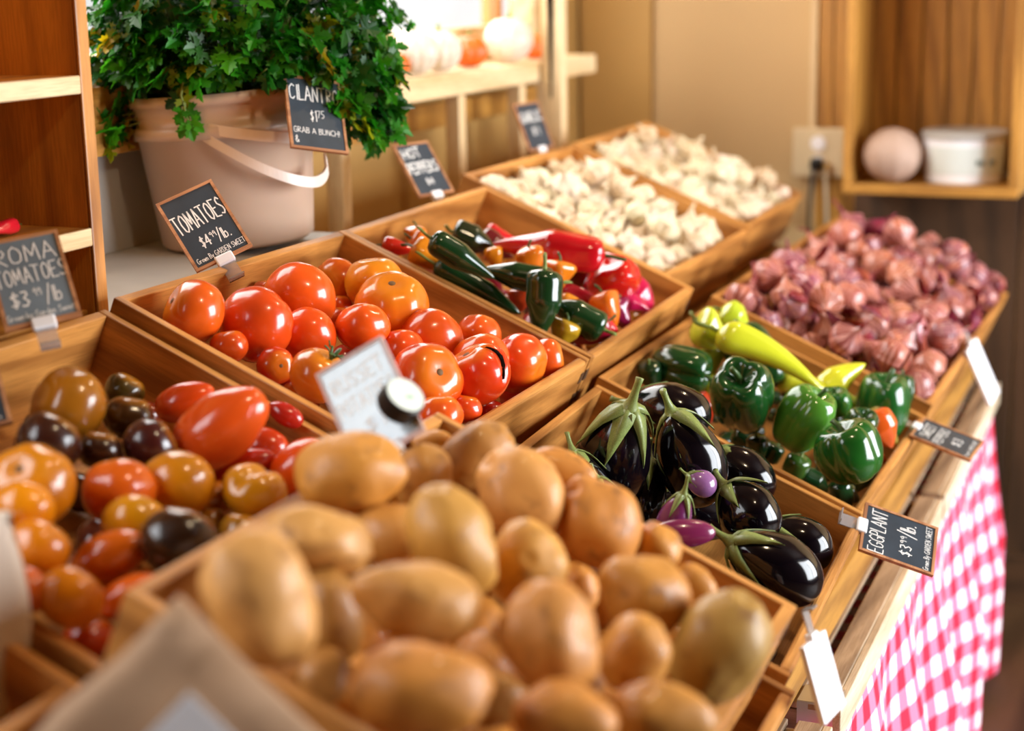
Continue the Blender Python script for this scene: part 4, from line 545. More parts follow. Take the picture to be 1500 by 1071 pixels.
['shallot','sh1',2.8459,0.5815,0.8976,0.0351,0.44,-0.54,0.72,6.1,'middle','centre line',[]],
['shallot','sh1',2.8148,0.6295,0.9333,0.0339,-0.49,-0.11,0.86,5.13,'near end','wall side',[]],
['shallot','sh1',2.7555,0.6366,0.9116,0.0259,-0.98,0.12,0.16,0.43,'near end','wall side',[]],
['shallot','sh1',2.7764,0.454,0.7889,0.0289,-0.76,-0.56,0.33,3.43,'near end','aisle side',[]],
['shallot','sh1',2.8019,0.4154,0.7681,0.0249,-0.59,0.8,0.13,0.19,'near end','aisle side',[]],
['shallot','sh1',2.6859,0.4219,0.7808,0.0343,0.2,-0.02,0.98,1.56,'near end','aisle side',[]],
['shallot','sh1',2.9424,0.5245,0.9356,0.0339,-0.65,-0.75,-0.14,0.12,'middle','centre line',[]],
['shallot','sh1',2.6847,0.6111,0.8577,0.0303,0.25,-0.36,0.9,3.15,'near end','centre line',[]],
['shallot','sh1',2.7843,0.4889,0.8923,0.0271,-0.14,0.44,-0.89,3.79,'near end','centre line',[]],
['shallot','sh1',2.6836,0.5138,0.8162,0.0306,0.77,-0.23,0.6,4.09,'near end','centre line',[]],
['shallot','sh1',3.1029,0.3943,0.8359,0.0344,-0.57,-0.26,-0.78,3.78,'far end','aisle side',['loose_husk']],
['shallot','sh1',2.7112,0.5282,0.8641,0.0273,0.71,-0.67,-0.2,1.42,'near end','centre line',[]],
['shallot','sh1',2.6764,0.4723,0.7909,0.024,0.81,-0.58,-0.12,0.02,'near end','aisle side',[]],
['shallot','sh1',2.7117,0.6002,0.957,0.0263,-0.85,0.31,0.43,5.58,'near end','wall side',[]],
['shallot','sh1',2.761,0.6245,0.9651,0.0295,0.27,0.23,0.93,5.47,'near end','wall side',[]],
['shallot','sh1',2.6866,0.5624,0.8374,0.028,-0.87,0.35,-0.35,4.28,'near end','centre line',['dry_tail']],
['shallot','sh1',2.937,0.3807,0.8766,0.0335,0.57,-0.82,0.07,2.88,'middle','aisle side',[]],
['shallot','sh1',2.727,0.479,0.7993,0.0288,-0.52,-0.71,0.48,5.97,'near end','aisle side',[]],
['shallot','sh1',2.8068,0.5351,0.8265,0.0311,0.23,-0.96,-0.15,5.53,'near end','centre line',[]],
['shallot','sh1',2.9745,0.6317,0.9567,0.0328,0.78,0.32,0.53,5.21,'middle','wall side',[]],
['shallot','sh1',2.7357,0.5416,0.916,0.0323,-0.41,0.31,0.86,2.65,'near end','centre line',[]],
['shallot','sh2',3.2948,0.4999,0.9243,0.0305,-0.16,0.5,-0.85,6.03,'near end','centre line',[]],
['shallot','sh2',3.4275,0.4896,0.927,0.0358,0.56,0.76,-0.34,1.64,'middle','centre line',[]],
['shallot','sh2',3.2517,0.7009,0.9018,0.0321,0.87,0.41,-0.26,3.28,'near end','wall side',['loose_husk']],
['shallot','sh2',3.5765,0.4058,0.7722,0.028,0.85,-0.16,0.5,1.31,'far end','aisle side',[]],
['shallot','sh2',3.2069,0.6788,0.9494,0.0342,-0.22,-0.39,-0.89,3.41,'near end','wall side',[]],
['shallot','sh2',3.2488,0.5502,0.9424,0.0357,0.85,-0.19,-0.5,0.5,'near end','centre line',[]],
['shallot','sh2',3.2049,0.5934,0.8566,0.0334,-0.16,0.84,-0.51,3.61,'near end','centre line',['dry_tail']],
['shallot','sh2',3.2323,0.4281,0.8255,0.0265,-0.55,0.17,0.82,1.46,'near end','aisle side',[]],
['shallot','sh2',3.2065,0.6535,0.8833,0.0342,-0.51,-0.32,0.8,1.12,'near end','wall side',['loose_husk']],
['shallot','sh2',3.2861,0.4517,0.8376,0.0292,0.03,0.23,0.97,1.59,'near end','aisle side',[]],
['shallot','sh2',3.2331,0.3705,0.8493,0.0262,-0.65,-0.1,-0.75,1.83,'near end','aisle side',[]],
['shallot','sh2',3.2633,0.4936,0.8727,0.0305,0.36,0.12,-0.93,0.96,'near end','centre line',[]],
['shallot','sh2',3.207,0.5021,0.9336,0.029,-0.96,0.26,-0.08,5.99,'near end','centre line',[]],
['shallot','sh2',3.1955,0.4003,0.8714,0.0273,-0.83,-0.19,0.52,1.87,'near end','aisle side',[]],
['shallot','sh2',3.5728,0.3699,0.856,0.0346,-0.92,0.38,0.11,3.0,'far end','aisle side',[]],
['shallot','sh2',3.2993,0.4099,0.7704,0.0248,0.52,-0.85,0.07,4.54,'near end','aisle side',['dry_tail']],
['shallot','sh2',3.4821,0.6045,0.9684,0.0344,0.23,-0.73,0.64,2.17,'middle','wall side',[]],
['shallot','sh2',3.2565,0.4158,0.8792,0.0339,-0.39,0.1,0.92,1.58,'near end','aisle side',[]],
['shallot','sh2',3.3291,0.6339,0.9884,0.0347,0.84,-0.16,-0.51,1.86,'near end','wall side',[]],
['shallot','sh2',3.2948,0.6011,0.914,0.0247,-0.63,0.1,0.77,1.82,'near end','wall side',[]],
['shallot','sh2',3.2472,0.41,0.7707,0.0269,-0.11,0.96,0.24,3.23,'near end','aisle side',[]],
['shallot','sh2',3.4187,0.4216,0.9188,0.0333,0.84,-0.43,0.33,4.18,'middle','aisle side',[]],
['shallot','sh2',3.2243,0.5491,0.8275,0.0241,-0.88,0.41,-0.25,3.65,'near end','centre line',[]],
['shallot','sh2',3.2761,0.3946,0.8194,0.0323,0.37,-0.19,-0.91,4.88,'near end','aisle side',['dry_tail']],
['shallot','sh2',3.3788,0.5343,0.9896,0.0357,-0.66,-0.46,-0.59,5.95,'middle','centre line',[]],
['shallot','sh2',3.4985,0.366,0.8441,0.0258,0.33,-0.14,0.93,1.91,'middle','aisle side',[]],
['shallot','sh2',3.2005,0.3935,0.8232,0.027,-0.23,-0.97,0.06,2.73,'near end','aisle side',['dry_tail','loose_husk']],
['shallot','sh2',3.4299,0.6414,0.9918,0.0341,-0.46,0.35,0.81,0.92,'middle','wall side',[]],
['shallot','sh2',3.2619,0.5912,0.8493,0.0273,0.67,-0.58,0.45,5.45,'near end','centre line',[]],
['shallot','sh2',3.3608,0.4564,0.898,0.0294,-0.68,0.13,0.72,1.16,'middle','aisle side',[]],
['shallot','sh2',3.3174,0.56,0.9406,0.029,-0.08,-0.73,0.68,5.27,'near end','centre line',[]],
['shallot','sh2',3.2025,0.4612,0.7981,0.0305,-0.84,0.29,0.46,1.39,'near end','aisle side',['dry_tail','loose_husk']],
['shallot','sh2',3.3233,0.3997,0.8654,0.0344,-0.57,-0.66,0.49,6.05,'near end','aisle side',[]],
['shallot','sh2',3.3643,0.5894,0.959,0.0294,-0.52,-0.76,-0.39,4.53,'middle','wall side',[]],
['shallot','sh2',3.2054,0.4619,0.8683,0.0359,-0.35,0.65,0.67,4.92,'near end','aisle side',[]],
['shallot','sh2',3.4745,0.3939,0.8915,0.0349,-0.33,0.77,0.54,2.22,'middle','aisle side',[]],
['shallot','sh2',3.4412,0.548,0.9646,0.0332,-0.9,0.07,-0.42,2.49,'middle','centre line',[]],
['shallot','sh2',3.2741,0.6434,0.8796,0.0344,0.03,-0.93,0.36,3.89,'near end','wall side',[]],
['shallot','sh2',3.4781,0.4091,0.7769,0.0316,0.47,0.53,-0.71,5.07,'middle','aisle side',['dry_tail','loose_husk']],
['shallot','sh2',3.2456,0.4624,0.9189,0.0288,-0.64,-0.04,0.77,0.2,'near end','centre line',[]],
['shallot','sh2',3.3826,0.6396,0.9343,0.0303,-0.1,-0.85,0.51,4.48,'middle','wall side',[]],
['shallot','sh2',3.4467,0.3895,0.8295,0.0334,-0.73,-0.68,0.0,1.08,'middle','aisle side',[]],
['shallot','sh2',3.2695,0.4522,0.7867,0.0247,0.91,-0.1,-0.41,4.92,'near end','aisle side',[]],
['shallot','sh2',3.5328,0.3969,0.8087,0.0337,0.67,-0.53,0.52,4.93,'far end','aisle side',[]],
['shallot','sh2',3.5244,0.4373,0.9305,0.0299,0.97,0.24,-0.03,1.04,'far end','aisle side',[]],
['shallot','sh2',3.3047,0.5006,0.8132,0.0297,-0.1,0.93,0.35,3.73,'near end','centre line',[]],
['shallot','sh2',3.3234,0.4487,0.7917,0.0304,-0.54,0.54,-0.65,0.83,'near end','aisle side',['dry_tail','loose_husk']],
['shallot','sh2',3.3032,0.451,0.8896,0.0259,-0.09,-0.02,1.0,5.76,'near end','aisle side',[]],
['shallot','sh2',3.2389,0.6197,0.9343,0.0355,-0.73,0.68,0.06,5.16,'near end','wall side',[]],
['shallot','sh2',3.3191,0.6842,0.9056,0.0358,0.4,0.23,-0.89,0.98,'near end','wall side',['dry_tail','loose_husk']],
['shallot','sh2',3.4896,0.4813,0.9229,0.0272,0.7,0.7,-0.16,0.71,'middle','centre line',[]],
['shallot','sh2',3.3614,0.5155,0.9237,0.0355,-0.82,-0.37,0.44,0.01,'middle','centre line',[]],
['shallot','sh2',3.5471,0.4964,0.9349,0.0338,0.6,0.75,0.29,2.03,'far end','centre line',[]],
['shallot','sh2',3.4139,0.683,0.9522,0.0264,-0.36,-0.17,0.92,3.47,'middle','wall side',[]],
['shallot','sh2',3.1993,0.7094,0.8987,0.0262,0.84,-0.54,0.1,0.02,'near end','wall side',[]],
['shallot','sh2',3.1988,0.5773,0.9148,0.0276,0.08,-0.79,0.61,5.79,'near end','centre line',[]],
['shallot','sh2',3.2876,0.5991,0.9631,0.0254,0.72,-0.04,0.69,0.39,'near end','wall side',[]],
['shallot','sh2',3.405,0.4404,0.8571,0.0333,-0.41,-0.6,0.69,0.37,'middle','aisle side',[]],
['shallot','sh2',3.3616,0.4136,0.7785,0.0274,-0.1,0.31,-0.94,2.82,'middle','aisle side',['dry_tail','loose_husk']],
['shallot','sh2',3.3822,0.3914,0.8233,0.0323,0.09,-0.78,0.61,1.72,'middle','aisle side',[]],
['shallot','sh2',3.2778,0.672,0.9593,0.0356,0.06,0.61,0.79,3.26,'near end','wall side',[]],
['shallot','sh2',3.2725,0.544,0.8278,0.0261,0.61,-0.78,-0.13,1.11,'near end','centre line',[]],
['shallot','sh2',3.2885,0.551,0.8853,0.0345,0.73,-0.43,0.53,4.77,'near end','centre line',[]],
['shallot','sh2',3.2457,0.4954,0.8136,0.0325,-0.59,-0.13,0.8,5.56,'near end','aisle side',[]],
['shallot','sh2',3.3817,0.391,0.8821,0.0271,0.45,0.78,-0.43,1.86,'middle','aisle side',[]],
['shallot','sh2',3.205,0.5297,0.8773,0.0345,0.53,0.55,0.65,3.37,'near end','centre line',[]],
['shallot','sh2',3.1948,0.5148,0.813,0.0245,-0.54,-0.73,-0.41,4.2,'near end','centre line',[]],
['shallot','sh2',3.1954,0.4106,0.7704,0.0266,0.55,0.82,-0.17,3.58,'near end','aisle side',[]],
['shallot','sh2',3.4185,0.4095,0.7757,0.0307,-0.87,-0.31,-0.39,5.03,'middle','aisle side',[]],
['shallot','sh2',3.4966,0.5424,0.9255,0.0354,-0.57,-0.77,-0.29,2.86,'middle','centre line',[]]]
EXTRA={'strap1': [[1.9833,1.3708,1.3348],[1.9608,1.3266,1.3256],[1.9498,1.2807,1.3177],[1.9507,1.2377,1.3099],[1.967,1.1937,1.3027],[2.0007,1.1595,1.2965],[2.0397,1.1437,1.2913],[2.0699,1.1415,1.2944]],'strap2': [[1.9508,1.288,1.3194],[1.9461,1.2574,1.3015],[1.9492,1.217,1.2795],[1.9654,1.1792,1.2571],[1.993,1.1528,1.2406],[2.0266,1.1395,1.2323],[2.0524,1.1371,1.2343],[2.0707,1.1388,1.2458],[2.0671,1.1394,1.2618]],'bucket': [2.0689,1.2875,1.2402],'pumpkins': [['o',2.7367,1.35,1.3577,0.0275],['w',2.8163,1.35,1.3788,0.046],['w',2.9283,1.35,1.3636,0.0436],['o',3.0694,1.35,1.3584,0.0385],['w',3.2797,1.35,1.373,0.0522],['o',3.434,1.35,1.3565,0.0332]],'redthing': [1.4177,1.1803,1.25],'ball': [3.7969,0.6208,1.0967],'tub': [3.8574,0.4673,1.0847],'tin': [1.2861,0.6387,1.1321],'sprig1': [[1.9465,1.241,1.3835],[1.9375,1.2625,1.383],[1.9296,1.2766,1.3751],[1.9249,1.278,1.3588],[1.9231,1.2725,1.3423],[1.9212,1.267,1.3259]],'sprig2': [[2.1724,1.1482,1.4224],[2.1793,1.1242,1.4102],[2.1781,1.1102,1.3828],[2.1751,1.0966,1.3485],[2.1734,1.0856,1.324],[2.1699,1.0792,1.2995]],'sprig3': [[2.1578,1.1539,1.3738],[2.1621,1.1344,1.3589],[2.1623,1.1218,1.3392],[2.1599,1.1158,1.3197],[2.1552,1.1153,1.3002]],'sprig4': [[2.2063,1.1312,1.4408],[2.2158,1.111,1.4454],[2.2239,1.0967,1.4539],[2.229,1.0836,1.4527],[2.2297,1.0775,1.4457]]}
EXTRA={'strap1': [[1.9833,1.3708,1.3348],[1.9608,1.3266,1.3256],[1.9498,1.2807,1.3177],[1.9507,1.2377,1.3099],[1.967,1.1937,1.3027],[2.0007,1.1595,1.2965],[2.0397,1.1437,1.2913],[2.0699,1.1415,1.2944]],'strap2': [[1.9508,1.288,1.3194],[1.9461,1.2574,1.3015],[1.9492,1.217,1.2795],[1.9654,1.1792,1.2571],[1.993,1.1528,1.2406],[2.0266,1.1395,1.2323],[2.0524,1.1371,1.2343],[2.0707,1.1388,1.2458],[2.0671,1.1394,1.2618]],'bucket': [2.0689,1.2875,1.2402],'pumpkins': [['o',2.7367,1.35,1.3577,0.0275],['w',2.8163,1.35,1.3788,0.046],['w',2.9283,1.35,1.3636,0.0436],['o',3.0694,1.35,1.3584,0.0385],['w',3.2797,1.35,1.373,0.0522],['o',3.434,1.35,1.3565,0.0332]],'redthing': [1.4177,1.1803,1.25],'ball': [3.7969,0.6208,1.0967],'tub': [3.8574,0.4673,1.0847],'tin': [1.2861,0.6387,1.1321],'sprig1': [[1.9465,1.241,1.3835],[1.9375,1.2625,1.383],[1.9296,1.2766,1.3751],[1.9249,1.278,1.3588],[1.9231,1.2725,1.3423],[1.9212,1.267,1.3259]],'sprig2': [[2.1724,1.1482,1.4224],[2.1793,1.1242,1.4102],[2.1781,1.1102,1.3828],[2.1751,1.0966,1.3485],[2.1734,1.0856,1.324],[2.1699,1.0792,1.2995]],'sprig3': [[2.1578,1.1539,1.3738],[2.1621,1.1344,1.3589],[2.1623,1.1218,1.3392],[2.1599,1.1158,1.3197],[2.1552,1.1153,1.3002]],'sprig4': [[2.2063,1.1312,1.4408],[2.2158,1.111,1.4454],[2.2239,1.0967,1.4539],[2.229,1.0836,1.4527],[2.2297,1.0775,1.4457]],'bagM': [0.1216,0.9001,0.4184,0.6565,-0.7147,0.3719,-0.5923,0.68,-0.6888,-0.227,0.6885,0.8558,0.17,0.33],'sack': [0.8868,0.8562,0.9309],'sackh': 0.191}

LP_A=215.; LP_W=44.; LP_N=34.; LP_C=14.; WORLD=.75; EXPO=.33

CRATE_H=.113; WALL_T=.012; TILT=math.radians(23.3)
# ------------------------------------------------------------------ helpers
def lin(h):
    h=h.lstrip('#'); o=[]
    for i in (0,2,4):
        c=int(h[i:i+2],16)/255; o.append(c/12.92 if c<=.04045 else ((c+.055)/1.055)**2.4)
    return (*o,1.)
def srgb(*v): return (*[(c/255/12.92 if c<=10 else ((c/255+.055)/1.055)**2.4) for c in v],1.)
def link(name,data,parent=None,mat=None):
    o=bpy.data.objects.new(name,data); COL.objects.link(o)
    if parent: o.parent=parent
    if mat and data is not None and not data.materials: data.materials.append(mat)
    return o
def tag(o,label=None,cat=None,group=None,kind=None):
    if label: o['label']=label
    if cat: o['category']=cat
    if group: o['group']=group
    if kind: o['kind']=kind
    return o
def thing(name,label,cat,M=None,group=None):
    o=link(name,None); o.empty_display_size=.02
    if M is not None: o.matrix_world=M
    return tag(o,label,cat,group)
def mesh_from(bm,name,smooth=False):
    me=bpy.data.meshes.new(name); bm.to_mesh(me); bm.free()
    if smooth:
        for p in me.polygons: p.use_smooth=True
    return me
def box_bm(sx,sy,sz,bev=.0,c=(0,0,0),seg=2):
    bm=bmesh.new(); add_box(bm,sx,sy,sz,c)
    if bev>0: bmesh.ops.bevel(bm,geom=bm.edges[:]+bm.verts[:],offset=bev,segments=seg,profile=.5,affect='EDGES')
    return bm
def add_box(bm,sx,sy,sz,c=(0,0,0),M=None):
    vs=[bm.verts.new((c[0]+x*sx/2,c[1]+y*sy/2,c[2]+z*sz/2)) for x in(-1,1) for y in(-1,1) for z in(-1,1)]
    for f in((0,1,3,2),(4,6,7,5),(0,4,5,1),(2,3,7,6),(0,2,6,4),(1,5,7,3)): bm.faces.new([vs[i] for i in f])
    if M is not None:
        for w in vs: w.co=M@w.co
    return vs
def board(name,mat,size,loc,parent=None,bev=.0015,rot=None):
    """a board whose grain runs along its longest side; local x is the grain"""
    sx,sy,sz=size; R=Matrix.Identity(4)
    m=max(size)
    if sy==m and sx<m: R=Matrix.Rotation(PI/2,4,'Z'); sx,sy=sy,sx
    elif sz==m and sx<m: R=Matrix.Rotation(PI/2,4,'Y'); sx,sz=sz,sx
    o=link(name,mesh_from(box_bm(sx,sy,sz,bev),name),parent,mat)
    M=Matrix.Translation(loc)@(rot if rot is not None else Matrix.Identity(4))@R
    if parent: o.matrix_local=M
    else: o.matrix_world=M
    return o
def lathe_bm(prof,seg=32,fn=None,cap=True):
    """prof: list of (r,z); fn(theta,r,z)->(x,y,z)"""
    bm=bmesh.new(); rings=[]
    for r,z in prof:
        if r<1e-6: rings.append([bm.verts.new((0,0,z) if fn is None else fn(0,0,z))]); continue
        ring=[]
        for i in range(seg):
            t=2*PI*i/seg
            ring.append(bm.verts.new((r*math.cos(t),r*math.sin(t),z) if fn is None else fn(t,r,z)))
        rings.append(ring)
    for a,b in zip(rings,rings[1:]):
        if len(a)==1 and len(b)==1: continue
        for i in range(seg):
            j=(i+1)%seg
            if len(a)==1: bm.faces.new((a[0],b[j],b[i]))
            elif len(b)==1: bm.faces.new((a[i],a[j],b[0]))
            else: bm.faces.new((a[i],a[j],b[j],b[i]))
    if cap:
        for ring,fl in((rings[0],True),(rings[-1],False)):
            if len(ring)>1: bm.faces.new(ring[::-1] if fl else ring)
    bmesh.ops.recalc_face_normals(bm,faces=bm.faces[:])
    return bm
def sphere_prof(n=18): return [(math.sin(PI*i/n),-math.cos(PI*i/n)) for i in range(n+1)]
def tube_bm(pts,rad,seg=8,bm=None,close=True,flat=1.0):
    bm=bm or bmesh.new(); pts=[Vector(p) for p in pts]; n=len(pts); rings=[]
    if not isinstance(rad,(list,tuple)): rad=[rad]*n
    up=Vector((0,0,1)); last=None
    for i,p in enumerate(pts):
        d=(pts[min(i+1,n-1)]-pts[max(i-1,0)]).normalized()
        if last is None:
            a=d.cross(up) if abs(d.z)<.95 else d.cross(Vector((1,0,0)))
        else: a=last-d*last.dot(d)
        a.normalize(); last=a; b=d.cross(a)
        rings.append([bm.verts.new(p+(a*math.cos(2*PI*k/seg)+b*math.sin(2*PI*k/seg)*flat)*rad[i]) for k in range(seg)])
    for r0,r1 in zip(rings,rings[1:]):
        for k in range(seg):
            j=(k+1)%seg; bm.faces.new((r0[k],r0[j],r1[j],r1[k]))
    if close: bm.faces.new(rings[0][::-1]); bm.faces.new(rings[-1])
    return bm
def frame_from(axis,spin=0):
    z=Vector(axis).normalized(); q=Vector((0,0,1)).rotation_difference(z)
    return (q@Quaternion((0,0,1),spin)).to_matrix().to_4x4()
# ------------------------------------------------------------------ materials
def nmat(name):
    m=bpy.data.materials.new(name); m.use_nodes=True; nt=m.node_tree
    b=nt.nodes['Principled BSDF']; return m,nt,b
def N(nt,t,**kw):
    n=nt.nodes.new(t)
    for k,v in kw.items(): setattr(n,k,v)
    return n
def mixc(nt,fac,a,b,mode='MIX'):
    n=N(nt,'ShaderNodeMix',data_type='RGBA',blend_type=mode)
    for s,v in((n.inputs[0],fac),(n.inputs[6],a),(n.inputs[7],b)):
        if hasattr(v,'links') or hasattr(v,'is_output'): nt.links.new(v,s)
        else: s.default_value=v
    return n.outputs[2]
def ramp(nt,src,stops):
    r=N(nt,'ShaderNodeValToRGB'); e=r.color_ramp.elements
    while len(e)<len(stops): e.new(.5)
    for el,(p,c) in zip(e,stops): el.position=p; el.color=c
    nt.links.new(src,r.inputs[0]); return r.outputs[0]
def wood(name,light,dark,rough=.5,scale=1.,knots=.0,coat=.0,ringy=1.):
    m,nt,b=nmat(name)
    tc=N(nt,'ShaderNodeTexCoord'); oi=N(nt,'ShaderNodeObjectInfo')
    off=N(nt,'ShaderNodeVectorMath',operation='SCALE'); off.inputs['Scale'].default_value=37.
    cb=N(nt,'ShaderNodeCombineXYZ')
    for i in range(3): nt.links.new(oi.outputs['Random'],cb.inputs[i])
    nt.links.new(cb.outputs[0],off.inputs[0])
    ad=N(nt,'ShaderNodeVectorMath',operation='ADD'); nt.links.new(tc.outputs['Object'],ad.inputs[0]); nt.links.new(off.outputs[0],ad.inputs[1])
    mp=N(nt,'ShaderNodeMapping'); mp.inputs['Scale'].default_value=(2.2*scale,26*scale,26*scale); nt.links.new(ad.outputs[0],mp.inputs[0])
    n1=N(nt,'ShaderNodeTexNoise'); n1.inputs['Scale'].default_value=1.6; n1.inputs['Detail'].default_value=5; nt.links.new(mp.outputs[0],n1.inputs[0])
    wv=N(nt,'ShaderNodeTexWave',bands_direction='DIAGONAL'); wv.inputs['Scale'].default_value=.9; wv.inputs['Distortion'].default_value=5; wv.inputs['Detail'].default_value=2
    mp2=N(nt,'ShaderNodeMapping'); mp2.inputs['Scale'].default_value=(1.6*scale,14*scale,14*scale); nt.links.new(ad.outputs[0],mp2.inputs[0]); nt.links.new(mp2.outputs[0],wv.inputs[0])
    mx=N(nt,'ShaderNodeMath',operation='MULTIPLY_ADD'); nt.links.new(wv.outputs['Fac'],mx.inputs[0]); mx.inputs[1].default_value=.45*ringy; nt.links.new(n1.outputs[0],mx.inputs[2])
    c=ramp(nt,mx.outputs[0],[(.28,lin(dark)),(.85,lin(light))])
    fine=N(nt,'ShaderNodeTexNoise'); fine.inputs['Scale'].default_value=9; mp3=N(nt,'ShaderNodeMapping'); mp3.inputs['Scale'].default_value=(3,60,60); nt.links.new(ad.outputs[0],mp3.inputs[0]); nt.links.new(mp3.outputs[0],fine.inputs[0])
    fr=ramp(nt,fine.outputs[0],[(.38,(.72,.68,.62,1)),(.58,(1,1,1,1))])
    c=mixc(nt,.6,c,fr,'MULTIPLY')
    # board to board tone
    tone=ramp(nt,oi.outputs['Random'],[(0,(.86,.84,.8,1)),(1,(1.,1.,1.,1))])
    c=mixc(nt,1.,c,tone,'MULTIPLY')
    if knots:
        v=N(nt,'ShaderNodeTexVoronoi'); v.inputs['Scale'].default_value=1.; mp4=N(nt,'ShaderNodeMapping'); mp4.inputs['Scale'].default_value=(4.5,7,0); nt.links.new(ad.outputs[0],mp4.inputs[0]); nt.links.new(mp4.outputs[0],v.inputs[0])
        k=ramp(nt,v.outputs['Distance'],[(.02,(.22,.1,.05,1)),(.075,(1,1,1,1))]); c=mixc(nt,knots,c,k,'MULTIPLY')
    nt.links.new(c,b.inputs['Base Color']); b.inputs['Roughness'].default_value=rough
    b.inputs['Coat Weight'].default_value=coat; b.inputs['Coat Roughness'].default_value=.25
    bp=N(nt,'ShaderNodeBump'); bp.inputs['Strength'].default_value=.12; bp.inputs['Distance'].default_value=.002; nt.links.new(fine.outputs[0],bp.inputs['Height']); nt.links.new(bp.outputs[0],b.inputs['Normal'])
    return m
def plain(name,col,rough=.5,spec=.5,noise_amt=.0,scale=20.,metal=0,coat=0,trans=0,sss=0):
    m,nt,b=nmat(name); c=lin(col)
    if noise_amt:
        tc=N(nt,'ShaderNodeTexCoord'); n=N(nt,'ShaderNodeTexNoise'); n.inputs['Scale'].default_value=scale; n.inputs['Detail'].default_value=4; nt.links.new(tc.outputs['Object'],n.inputs[0])
        k=1-noise_amt
        nt.links.new(ramp(nt,n.outputs[0],[(.3,(c[0]*k,c[1]*k,c[2]*k,1)),(.7,c)]),b.inputs['Base Color'])
    else: b.inputs['Base Color'].default_value=c
    b.inputs['Roughness'].default_value=rough; b.inputs['Specular IOR Level'].default_value=spec; b.inputs['Metallic'].default_value=metal
    b.inputs['Coat Weight'].default_value=coat; b.inputs['Coat Roughness'].default_value=.1; b.inputs['Transmission Weight'].default_value=trans
    if sss: b.inputs['Subsurface Weight'].default_value=sss; b.inputs['Subsurface Radius'].default_value=(.02,.008,.004)
    return m
def skin(name,rough=.25,tip=None,tipz=(.55,1.),blotch=None,bl=(.45,.7),bscale=2.2,coat=.3,streak=None,spec=.5,bump=0):
    """vegetable skin: the object's own colour, a second colour toward the stem end (local +z), blotches, streaks"""
    m,nt,b=nmat(name); oi=N(nt,'ShaderNodeObjectInfo'); tc=N(nt,'ShaderNodeTexCoord')
    c=oi.outputs['Color']
    sh=N(nt,'ShaderNodeVectorMath',operation='SCALE'); sh.inputs['Scale'].default_value=31.; cb=N(nt,'ShaderNodeCombineXYZ')
    for i in range(3): nt.links.new(oi.outputs['Random'],cb.inputs[i])
    nt.links.new(cb.outputs[0],sh.inputs[0]); ad=N(nt,'ShaderNodeVectorMath',operation='ADD'); nt.links.new(tc.outputs['Object'],ad.inputs[0]); nt.links.new(sh.outputs[0],ad.inputs[1])
    n=N(nt,'ShaderNodeTexNoise'); n.inputs['Scale'].default_value=bscale; n.inputs['Detail'].default_value=3; nt.links.new(ad.outputs[0],n.inputs[0])
    if blotch:
        f=ramp(nt,n.outputs[0],[(bl[0],(0,0,0,1)),(bl[1],(1,1,1,1))]); c=mixc(nt,f,c,lin(blotch))
    else:
        f=ramp(nt,n.outputs[0],[(.3,(.8,.78,.74,1)),(.7,(1,1,1,1))]); c=mixc(nt,1.,c,f,'MULTIPLY')
    if tip:
        sp=N(nt,'ShaderNodeSeparateXYZ'); nt.links.new(tc.outputs['Object'],sp.inputs[0])
        f=ramp(nt,sp.outputs[2],[(min(tipz[0],.99),(0,0,0,1)),(min(tipz[1],1.),(1,1,1,1))])
        w=N(nt,'ShaderNodeMath',operation='MULTIPLY'); nt.links.new(f,w.inputs[0]); w.inputs[1].default_value=.75
        c=mixc(nt,w.outputs[0],c,lin(tip))
    if streak:
        g=N(nt,'ShaderNodeTexGradient',gradient_type='RADIAL'); nt.links.new(tc.outputs['Object'],g.inputs[0])
        ml=N(nt,'ShaderNodeMath',operation='MULTIPLY'); nt.links.new(g.outputs[0],ml.inputs[0]); ml.inputs[1].default_value=34.
        a2=N(nt,'ShaderNodeMath',operation='MULTIPLY_ADD'); nt.links.new(n.outputs[0],a2.inputs[0]); a2.inputs[1].default_value=3.; nt.links.new(ml.outputs[0],a2.inputs[2])
        s=N(nt,'ShaderNodeTexNoise',noise_dimensions='1D'); s.inputs['Scale'].default_value=1.; nt.links.new(a2.outputs[0],s.inputs['W'])
        f=ramp(nt,s.outputs[0],[(.42,(0,0,0,1)),(.62,(1,1,1,1))]); w=N(nt,'ShaderNodeMath',operation='MULTIPLY'); nt.links.new(f,w.inputs[0]); w.inputs[1].default_value=.6
        c=mixc(nt,w.outputs[0],c,lin(streak))
    nt.links.new(c,b.inputs['Base Color']); b.inputs['Roughness'].default_value=rough; b.inputs['Coat Weight'].default_value=coat; b.inputs['Coat Roughness'].default_value=.08; b.inputs['Specular IOR Level'].default_value=spec
    if bump:
        n2=N(nt,'ShaderNodeTexNoise'); n2.inputs['Scale'].default_value=14; n2.inputs['Detail'].default_value=4; nt.links.new(ad.outputs[0],n2.inputs[0])
        bp=N(nt,'ShaderNodeBump'); bp.inputs['Strength'].default_value=bump; bp.inputs['Distance'].default_value=.05; nt.links.new(n2.outputs[0],bp.inputs['Height']); nt.links.new(bp.outputs[0],b.inputs['Normal'])
    return m
